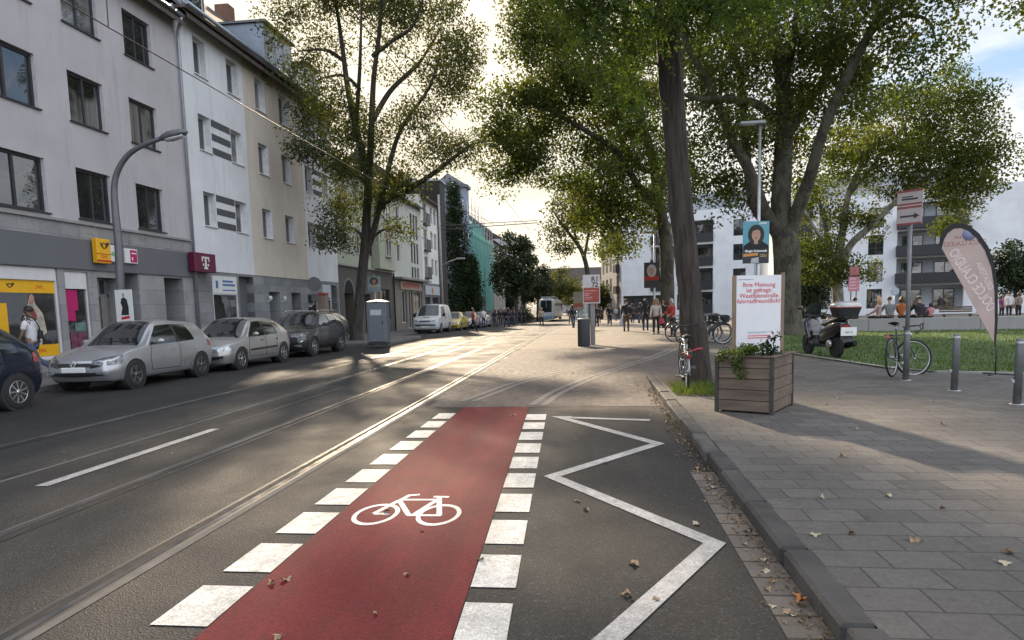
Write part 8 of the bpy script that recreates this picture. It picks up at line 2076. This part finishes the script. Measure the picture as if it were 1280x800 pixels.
po = empty('election_poster', (a.x, 25.85, 0), R(6), 'teal poster of a dark-haired woman on the lamp post above the notice board', 'poster')
def ex1(bd, TT, x0, x1, z0, z1):
    w_, h_ = x1-x0, z1-z0
    mb = MB(TT); mb.prism([(x0+0.005, z0+0.005), (x1-0.005, z0+0.005), (x1-0.005, z0+0.36*h_), (x0+0.005, z0+0.30*h_)], 0.0016, 0.0022); mb.build('dark_field', M('poster_dark', (0.02, 0.022, 0.03), 0.5), bd)
    mb = MB(TT); mb.prism([(x0+0.02, z0+0.16*h_), (x0+0.58*w_, z0+0.19*h_), (x0+0.58*w_, z0+0.25*h_), (x0+0.02, z0+0.23*h_)], 0.0022, 0.003); mb.build('orange_stripe', M('poster_orange', (0.55, 0.24, 0.04), 0.5), bd)
    mb = MB(TT); mb.prism([(x0+0.30*w_, z0+0.01*h_), (x0+0.62*w_, z0+0.01*h_), (x0+0.60*w_, z0+0.15*h_), (x0+0.34*w_, z0+0.12*h_)], 0.0022, 0.003); mb.build('grey_field', M('poster_grey', (0.4, 0.4, 0.42), 0.5), bd)
    mb = MB(TT); mb.box(x0+0.62*w_, z1-0.07*h_, 0.0005, x0+0.9*w_, z1-0.03*h_, 0.0015); mb.build('white_label', whj, bd)
    text_obj('lettering', 'Birgit Schentek', 0.11, TT @ Matrix.Translation(((x0+x1)/2, z0+0.295*h_, 0.0035)), platew, bd, 0.001, width=w_*0.84, bold=0.003)
    text_obj('lettering', 'CDU', 0.13, TT @ Matrix.Translation((x0+0.78*w_, z0+0.18*h_, 0.0035)), M('poster_gold', (0.5, 0.36, 0.08), 0.5), bd, 0.001, width=w_*0.26, bold=0.003)
poster_face(po, 0, (b-a).length, z0, z1, 0, teal, hairs['dark'], blk, ex1)
a = P(805, 340, 44.9); b = P(824, 340, 44.9); z1 = P(814, 328, 44.9).z; z0 = P(814, 360, 44.9).z
po = empty('election_poster', (a.x, 44.9, 0), 0, 'dark poster of a grey-haired person in red on the middle lamp post', 'poster')
poster_face(po, 0, (b-a).length, z0, z1, 0, M('poster_darkgreen', (0.03, 0.035, 0.03), 0.5), hairs['grey'], redj)
# ---- curved lamp post with election poster, left pavement
XL = P(148.5, 300, 16.2).x
l1 = empty('street_lamp', (XL, 16.2, 0.12), 0, 'grey curved-arm street lamp on the left pavement before the post office', 'street lamp')
lampm = M('lamp_post_grey', (0.15, 0.15, 0.16), 0.5, 0.5, var=0.12, scale=6)
cp = [P(150, 440, 16.2), P(149.5, 330, 16.2), P(144, 262, 16.2), P(143, 232, 16.2), P(148, 212, 16.2), P(160, 194, 16.2), P(178, 182, 16.2), P(204, 172, 16.2)]
cp[0].z = 0.05
o_ = Vector((XL, 16.2, 0.12)); pts_, rr_ = spline([q-o_ for q in cp], [0.105, 0.10, 0.085, 0.075, 0.07, 0.065, 0.06, 0.055], 6)
mb = MB(); mb.tube(pts_, rr_, 14); mb.build('post', lampm, l1)
h0 = P(200, 174, 16.2)-o_; h1 = P(234, 165, 16.2)-o_; dh = (h1-h0); Lh = dh.length; an = math.atan2(dh.z, dh.x)
mb = MB(Matrix.Translation(h0) @ Matrix.Rotation(-an, 4, 'Y'))
body_loft([(0.0, 0.0, 0.05, 0.04), (0.10, 0.01, 0.11, 0.07), (0.3, 0.02, 0.15, 0.10), (Lh*0.8, 0.02, 0.14, 0.09), (Lh, 0.01, 0.05, 0.03)])(mb); hd = mb.build('lamp_head', lampm, l1)
mb = MB(Matrix.Translation(h0) @ Matrix.Rotation(-an, 4, 'Y')); body_loft([(0.15, -0.065, 0.09, 0.04), (0.3, -0.07, 0.12, 0.05), (Lh*0.85, -0.06, 0.09, 0.035)])(mb); mb.build('lamp_glass', M('lamp_glass_clear', (0.5, 0.52, 0.55), 0.08, 0.2, coat=1), hd)
a = P(142.5, 380, 15.9); b = P(165, 380, 15.9); z1 = P(153, 362, 15.9).z; z0 = P(153, 403, 15.9).z
po = empty('election_poster', (a.x, 15.95, 0), R(-4), 'white poster of a standing person in dark clothes on the curved lamp post', 'poster')
W_ = (b-a).length; H_ = z1-z0
mb = MB(); mb.box(0, 0, z0, W_, 0.02, z1, 0, 0.002); bd = mb.build('board', signwhite, po)
TT = axes_T((0, 0, 0), (1, 0, 0), (0, 0, 1), (0, -1, 0)); cx = W_*0.5
mb = MB(TT); mb.prism([(cx-0.10, z0+0.22*H_), (cx+0.12, z0+0.22*H_), (cx+0.13, z0+0.45*H_), (cx+0.09, z0+0.70*H_), (cx+0.02, z0+0.76*H_), (cx-0.06, z0+0.74*H_), (cx-0.09, z0+0.6*H_), (cx-0.05, z0+0.45*H_)], 0.0005, 0.002); mb.build('printed_figure', blk, bd)
mb = MB(TT); mb.prism([(cx+0.035*math.cos(t), z0+0.83*H_+0.06*math.sin(t)) for t in np.linspace(0, 2*PI, 14, endpoint=False)], 0.0005, 0.002); mb.build('printed_face', sk_l, bd)
mb = MB(TT); mb.prism([(cx-0.10, z0+0.08*H_), (cx+0.14, z0+0.12*H_), (cx+0.14, z0+0.20*H_), (cx-0.10, z0+0.16*H_)], 0.002, 0.003); mb.build('red_stripe', redt, bd)
# ---- round sign seen from behind, and a brown advertising pillar
rs = empty('round_traffic_sign', (PX(396, 400, -11.9).x, PX(396, 400, -11.9).y, 0.12), 0, 'round traffic sign on a leaning pole, seen from the back', 'sign')
Yq = rs.location.y; a = P(393, 355, Yq)-rs.location
mb = MB(); mb.tube([(0.05, 0, 0), (a.x+0.02, 0.03, a.z+0.3)], 0.03, 8); mb.build('pole', galv2, rs)
mb = MB(); mb.lathe([(0.0, 0), (0.30, 0), (0.305, 0.012), (0.30, 0.02), (0, 0.02)], 28, 0, Matrix.Translation((a.x, -0.03, a.z)) @ Matrix.Rotation(R(6), 4, 'Z'), False, 'y'); mb.build('disc', M('sign_back', (0.12, 0.12, 0.125), 0.5, 0.5), rs)
mb = MB(); mb.box(a.x-0.16, -0.03, a.z-0.75, a.x+0.16, -0.01, a.z-0.42, 0, 0.01); mb.build('plate', MATS['sign_back'], rs)
qx = PX(404, 392, -11.9)
ap = empty('brown_pillar', (qx.x, qx.y, 0.12), 0, 'narrow brown box pillar with a red top behind the dark crossover', 'pillar')
hz = P(404, 366, qx.y).z-0.12
mb = MB(); mb.box(-0.22, -0.18, 0, 0.22, 0.18, hz-0.12, 0, 0.015); mb.build('body', M('pillar_brown', (0.20, 0.15, 0.12), 0.6, var=0.1), ap)
mb = MB(); mb.box(-0.23, -0.19, hz-0.12, 0.23, 0.19, hz, 0, 0.02); mb.build('cap', M('pillar_red', (0.25, 0.05, 0.04), 0.5), ap)
# ---- portable toilet on the island
q = G(472, 431, 0.13); 
to = empty('portable_toilet', (q.x, q.y, 0.122), R(8), 'grey blue portable toilet cabin beside the roadside tree', 'toilet cabin')
tb = M('toilet_blue', (0.13, 0.145, 0.16), 0.5, var=0.08, dirt=0.25); tbl = M('toilet_roof', (0.45, 0.46, 0.47), 0.5)
mb = MB(); mb.box(-0.52, -0.02, 0.0, 0.52, 1.06, 0.12, 0, 0.02); mb.build('base', blackp, to)
mb = MB(); mb.box(-0.50, 0.0, 0.12, 0.50, 1.04, 2.05, 0, 0.03)
for k in range(7): mb.box(0.495, 0.08+0.14*k, 0.2, 0.52, 0.13+0.14*k, 1.98)
mb.build('cabin', tb, to)
mb = MB(); mb.box(-0.40, -0.03, 0.16, 0.40, 0.002, 1.98, 0, 0.012); dr_ = mb.build('door', M('toilet_door', (0.12, 0.135, 0.15), 0.5, var=0.08), to)
mb = MB(); mb.box(-0.30, -0.036, 1.42, 0.26, -0.028, 1.68); mb.build('notice', M('toilet_notice', (0.42, 0.45, 0.47), 0.5, var=0.1), dr_)
mb = MB(); mb.box(0.28, -0.06, 1.0, 0.34, -0.028, 1.14, 0, 0.01); mb.build('handle', blackp, dr_)
mb = MB(); mb.grid(lambda a, b: (-0.56+1.12*a, -0.06+1.16*b, 2.05+0.10*math.sin(PI*a)**0.6*math.sin(PI*b)**0.5), 14, 10); mb.add([(-0.56, -0.06, 2.04), (0.56, -0.06, 2.04), (0.56, 1.1, 2.04), (-0.56, 1.1, 2.04)], [(0, 1, 2, 3)]); mb.build('roof', tbl, to)
to.scale = (0.80, 0.80, 0.86)
# poster on a stake behind it
q0 = P(459, 346, 33.5); q1 = P(476, 362, 33.5)
po = empty('election_poster', (q0.x, 33.5, 0.12), 0, 'faded poster of a face on a pole above the portable toilet', 'poster')
poster_face(po, 0, q1.x-q0.x, q1.z-0.22, q0.z-0.1, 0, M('poster_paleteal', (0.24, 0.33, 0.34), 0.6), hairs['brown'], palej)
mb = MB(); mb.tube([((q1.x-q0.x)/2, 0.05, 0), ((q1.x-q0.x)/2, 0.05, q0.z)], 0.035, 8); mb.build('pole', galv, po)
# ---- overhead line
wirem = M('wire_black', (0.02, 0.02, 0.02), 0.5)
def wire(label, pts, r_=0.009, cat='wire', grp=None):
    mb = MB(); mb.tube(pts, r_, 5); return tag(mb.build('overhead_wire', wirem, recalc=False), label, cat, grp)
wire('tram contact wire running over the far left track', [(-6.45, -12, 5.52), (-6.45, 14, 5.42), (-6.45, 50, 5.45), (-6.45, 95, 4.9)])
wire('tram contact wire running over the near right track', [(-3.55, -12, 6.1), (-3.55, 20, 6.03), (-3.55, 53, 5.9), (-3.55, 95, 5.3)])
ha = P(144, -20, 10.0); 
mb = MB(); mb.tube([(-6.45, P(146, 35, 9.0).y-0.0, 5.45), (-6.45, 9.05, 7.6)], 0.008, 5); mb.tube([(-14.5, 9.05, 8.4), (-6.45, 9.05, 7.6), (-3.55, 9.05, 7.5), (4, 9.05, 8.6)], 0.010, 5); mb.tube([(-3.55, 9.05, 6.06), (-3.55, 9.05, 7.5)], 0.008, 5)
tag(mb.build('span_wire', wirem, recalc=False), 'thin span wire with droppers strung from the lilac house over the tracks', 'wire')
mq = P(553.5, 400, 54.0)
ms = empty('catenary_mast', (mq.x, 54.0, gz(54)), 0, 'pale grey tram mast with a long double cantilever arm over the tracks', 'mast')
zt_ = P(553, 243, 54).z-gz(54); za = P(553, 287, 54).z-gz(54); xe = P(672, 283, 54).x-mq.x
mb = MB(); mb.tube([(0, 0, 0), (0, 0, zt_)], [0.13, 0.08], 12); mb.build('mast', M('mast_grey', (0.36, 0.36, 0.34), 0.6, 0.2), ms)
mb = MB(); mb.tube([(0, 0, za), (xe, 0, za+0.25)], 0.035, 6); mb.tube([(0, 0, za+0.32), (xe, 0, za+0.42)], 0.028, 6)
for k in range(1, 9): x = xe*k/9; mb.tube([(x, 0, za+0.25*k/9), (x, 0, za+0.32+0.1*k/9)], 0.015, 5)
mb.tube([(0, 0, zt_-0.5), (xe*0.55, 0, za+0.38)], 0.014, 5); mb.build('cantilever_arm', lampm, ms)
mb = MB(); z5 = P(560, 328, 54).z-gz(54); mb.tube([(0, 0, z5-0.3), (0.5, 0, z5), (1.3, 0, z5+0.25)], [0.05, 0.045, 0.04], 8); mb.box(1.25, -0.12, z5+0.2, 1.95, 0.12, z5+0.33, 0, 0.03); mb.build('lamp_arm', galv, ms)
# ---- small signs beyond the lawn
sx = P(1066, 400, 37.0); s_ = empty('pink_notice', (sx.x, 37.0, gz(37)+0.1), 0, 'small pink notice on a post behind the low wall', 'sign')
z1 = P(1066, 346, 37).z-gz(37)-0.1; z0 = P(1066, 364, 37).z-gz(37)-0.1
mb = MB(); mb.tube([(-0.12, 0.03, 0), (-0.12, 0.03, z1+0.6)], 0.03, 8); mb.tube([(0.14, 0.03, 0), (0.14, 0.03, z1+0.1)], 0.03, 8); mb.build('post', galv2, s_)
mb = MB(); mb.box(-0.27, -0.01, z0, 0.27, 0.01, z1, 0, 0.004); pn = mb.build('panel', M('notice_pink', (0.52, 0.20, 0.25), 0.5), s_)
mb = MB()
for k in range(4): mb.box(-0.2, -0.013, z0+0.12+0.16*k, 0.15-0.05*(k % 2), -0.01, z0+0.17+0.16*k)
mb.build('text_line', M('notice_white', (0.6, 0.5, 0.5), 0.5), pn)
mb = MB(); mb.box(-0.22, -0.01, z1+0.08, 0.24, 0.01, z1+0.5, 0, 0.004); mb.build('red_plate', M('notice_dimred', (0.35, 0.12, 0.12), 0.5, var=0.3), s_)
sx = P(1117, 400, 50.0); s_ = empty('blue_round_sign', (sx.x, 50.0, gz(50)+0.1), 0, 'small round blue and white path sign before the white block', 'sign')
z1 = P(1117, 364, 50).z-gz(50)-0.1
mb = MB(); mb.tube([(0, 0.03, 0), (0, 0.03, z1)], 0.03, 8); mb.build('post', galv, s_)
mb = MB(); mb.lathe([(0, 0), (0.30, 0), (0.30, 0.015), (0, 0.015)], 24, 0, Matrix.Translation((0, 0, z1)), False, 'y'); dc = mb.build('disc', M('sign_bluegrey', (0.35, 0.42, 0.5), 0.4), s_)
mb = MB(); mb.tube([(0.12*math.cos(t), -0.008, z1+0.12*math.sin(t)) for t in np.linspace(0.5, 5.5, 14)], 0.02, 5); mb.build('white_symbol', signwhite, dc)
bn = empty('park_bench', (P(1196, 395, 45).x, 45, gz(45)+0.1), R(-10), 'dark park bench beyond the low wall behind the flag', 'bench')
mb = MB()
for k in range(4): mb.box(-0.9, -0.2+0.12*k, 0.43, 0.9, -0.1+0.12*k, 0.46)
mb.build('seat', woodg, bn)
mb = MB()
for k in range(3): mb.box(-0.9, 0.28, 0.55+0.13*k, 0.9, 0.31, 0.65+0.13*k)
mb.build('backrest', woodg, bn)
for x in (-0.7, 0.7): mb = MB(); mb.box(x-0.03, -0.2, 0, x+0.03, 0.28, 0.43); mb.build('leg', blackp, bn)
# pushchair behind the wall
pc = empty('pushchair', (P(1156, 395, 34.2).x, 34.2, 0.1), R(60), 'dark pushchair standing behind the low wall', 'pushchair')
mb = MB(); mb.grid(lambda a, b: (0.30*math.cos(PI*a)*1.0, -0.22+0.44*b, 0.62+0.38*math.sin(PI*a)), 12, 4); mb.build('hood', navyj, pc)
mb = MB(); mb.box(-0.35, -0.2, 0.45, 0.40, 0.2, 0.62, 0, 0.05); mb.build('seat', navyj, pc)
mb = MB()
for s_ in (0.24, -0.24): mb.tube([(0.45, s_, 0.12), (-0.1, s_, 0.55), (-0.55, s_, 1.0)], 0.014, 6); mb.tube([(-0.40, s_, 0.12), (0.05, s_, 0.5)], 0.014, 6)
mb.tube([(-0.55, 0.24, 1.0), (-0.55, -0.24, 1.0)], 0.014, 6); mb.build('frame', alu, pc)
for x in (0.45, -0.40):
    for s_ in (0.24, -0.24): mb = MB(); mb.tube([(x+0.11*math.cos(t), s_, 0.125+0.11*math.sin(t)) for t in np.linspace(0, 2*PI, 16, endpoint=False)], 0.018, 5, close=True); mb.build('wheel', tyre, pc)
# clipped bush by the stop, hedge under the far houses
for (px, py, Yc, w_, h_, lab) in ((650, 392, 86, 1.8, 2.0, 'dark clipped bush beside the tram'), (1003, 404, 45, 1.4, 1.2, 'low shrub beside the big plane trunk')):
    t = Tree('bush', lab, 'bush'); b = P(px, py, Yc); b.z = gz(Yc)
    t.limb([b, b+Vector((0, 0, h_*0.5))], [0.05, 0.02], 6); t.limb([b, b+Vector((w_*0.5, 0, h_*0.45))], [0.04, 0.02], 6)
    t.clumps([((b.x, b.y, b.z+h_*0.5), (w_, w_*0.8, h_*0.5), 34)], nleaf=90, sig=0.28, flat=0.9, rmax=0.02); t.done(bark_dark, lf_dark, 0.16)
# ---- fallen leaves
lcol = [M('dry_leaf_tan', (0.30, 0.21, 0.12), 0.8, var=0.35, scale=30), M('dry_leaf_orange', (0.42, 0.15, 0.03), 0.7, var=0.3, scale=30), M('dry_leaf_brown', (0.13, 0.08, 0.045), 0.8, var=0.35, scale=30), M('dry_leaf_pale', (0.42, 0.36, 0.25), 0.8, var=0.25, scale=30)]
def leaf_proto(m):
    mb = MB(); out = []
    for k in range(15):
        t = 2*PI*k/15; r_ = 0.055*(1.0 if k % 3 == 0 else 0.55 if k % 3 == 1 else 0.75)*(1.15 if 2 < k < 6 else 0.9)
        out.append((r_*math.cos(t), r_*math.sin(t), 0.010+0.022*math.cos(2*t)*(r_/0.06)+0.004*math.sin(5*t)))
    mb.add([(0, 0, 0.004)]+out, [(0, 1+k, 1+(k+1) % 15) for k in range(15)])
    mb.tube([(0, 0, 0.006), (-0.04, 0.002, 0.008), (-0.075, 0.008, 0.006)], [0.0018, 0.0016, 0.001], 4)
    return mb
protos = []
specs = [((1142, 676), 0.13, 0.10, 0), ((1261, 692), 0.14, 0.10, 2), ((1001, 751), 0.12, 0.02, 1), ((784, 745), 0.11, 0.0, 0), ((820, 751), 0.09, 0.0, 0), ((956, 715), 0.11, 0.0, 3), ((792, 706), 0.12, 0, 0), ((870, 656), 0.10, 0, 3), ((893, 611), 0.12, 0, 3), ((721, 627), 0.09, 0, 0), ((733, 638), 0.10, 0, 0), ((1110, 621), 0.11, 0.1, 3), ((1053, 571), 0.11, 0.1, 0), ((1027, 623), 0.09, 0.1, 3), ((1020, 670), 0.11, 0.1, 3), ((1064, 668), 0.10, 0.1, 2), ((358, 726), 0.11, 0.006, 0), ((340, 730), 0.10, 0.006, 0), ((527, 664), 0.07, 0.006, 2), ((508, 719), 0.08, 0.006, 0), ((469, 768), 0.06, 0.006, 3), ((600, 700), 0.10, 0.006, 2), ((348, 797), 0.10, 0.006, 0), ((1255, 705), 0.11, 0.1, 3), ((1038, 790), 0.12, 0.0, 0), ((968, 690), 0.1, 0, 0), ((940, 642), 0.1, 0, 0), ((1180, 532), 0.11, 0.1, 2), ((1178, 530), 0.1, 0.1, 0), ((1072, 536), 0.1, 0.1, 0), ((1048, 498), 0.1, 0.1, 3), ((756, 580), 0.07, 0, 2), ((484, 640), 0.12, 0.008, 2), ((640, 520), 0.1, 0.006, 0)]
gL = 'fallen leaves on the road and pavement'
def put_leaf(m, x, y, z, s_, i):
    o = leaf_proto(lcol[m]).build('fallen_leaf', lcol[m], recalc=False) if m not in lp else lp[m].copy()
    if m not in lp: lp[m] = o
    else: COL.objects.link(o)
    k = s_*0.7/0.11; o.location = (x, y, z); o.rotation_euler = (rnd.uniform(-0.25, 0.25), rnd.uniform(-0.25, 0.25), rnd.uniform(0, 6.28)); o.scale = (k*rnd.uniform(0.8, 1.15), k*rnd.uniform(0.7, 1.1), k*rnd.uniform(0.6, 1.6))
    tag(o, ('dry tan leaf fallen on the ground', 'bright orange leaf lying on the ground', 'dark brown curled leaf on the ground', 'pale dry leaf lying on the ground')[m], 'leaf', gL); return o
lp = {}
for (pp, s_, h_, m) in specs:
    q = G(pp[0], pp[1], h_); put_leaf(m, q.x, q.y, q.z+0.006, s_, 0)
def surf(x, y):
    if y > 10.4 and x < 3.4: return 0.006+plaza_h(x, y)
    if x > 1.27: return 0.104
    return 0.010 if x < -0.5 else 0.008
for i in range(170):
    r_ = rnd.random()*(1.0 if i < 90 else 0.42)
    if r_ < 0.42: x, y = min(1.06, 1.02-abs(rnd.gauss(0, 0.10))), rnd.uniform(2.6, 13)
    elif r_ < 0.72: x, y = rnd.uniform(-2.2, 4.5), rnd.uniform(12, 24)
    elif r_ < 0.88: x, y = rnd.uniform(1.4, 5.5), rnd.uniform(4, 14)
    else: x, y = rnd.uniform(-7, 1), rnd.uniform(5, 14)
    if 1.07 < x < 1.28 and y < 12.7: x = 0.97
    if 1.2 < x < 3.2 and 8.8 < y < 10.4: continue
    put_leaf(rnd.choice((0, 0, 0, 3, 2)), x, y, surf(x, y), rnd.uniform(0.03, 0.085), i)
# crushed leaf debris along the kerb
pts = [(rnd.gauss(1.03, 0.045), rnd.uniform(2.4, 13)) for _ in range(900)]; pts = [p_ for p_ in pts if 0.9 < p_[0] < 1.09]
n_ = len(pts); cen = np.array([(a, b, 0.012) for a, b in pts]); lm = mat_leaf('debris_leaf', (0.05, 0.035, 0.02), (0.12, 0.085, 0.05), (0.26, 0.19, 0.11), 0.1)
tag(leaf_mesh('leaf_debris', cen, 0.028, lm, None, 1.2, 0.3), kind='stuff')
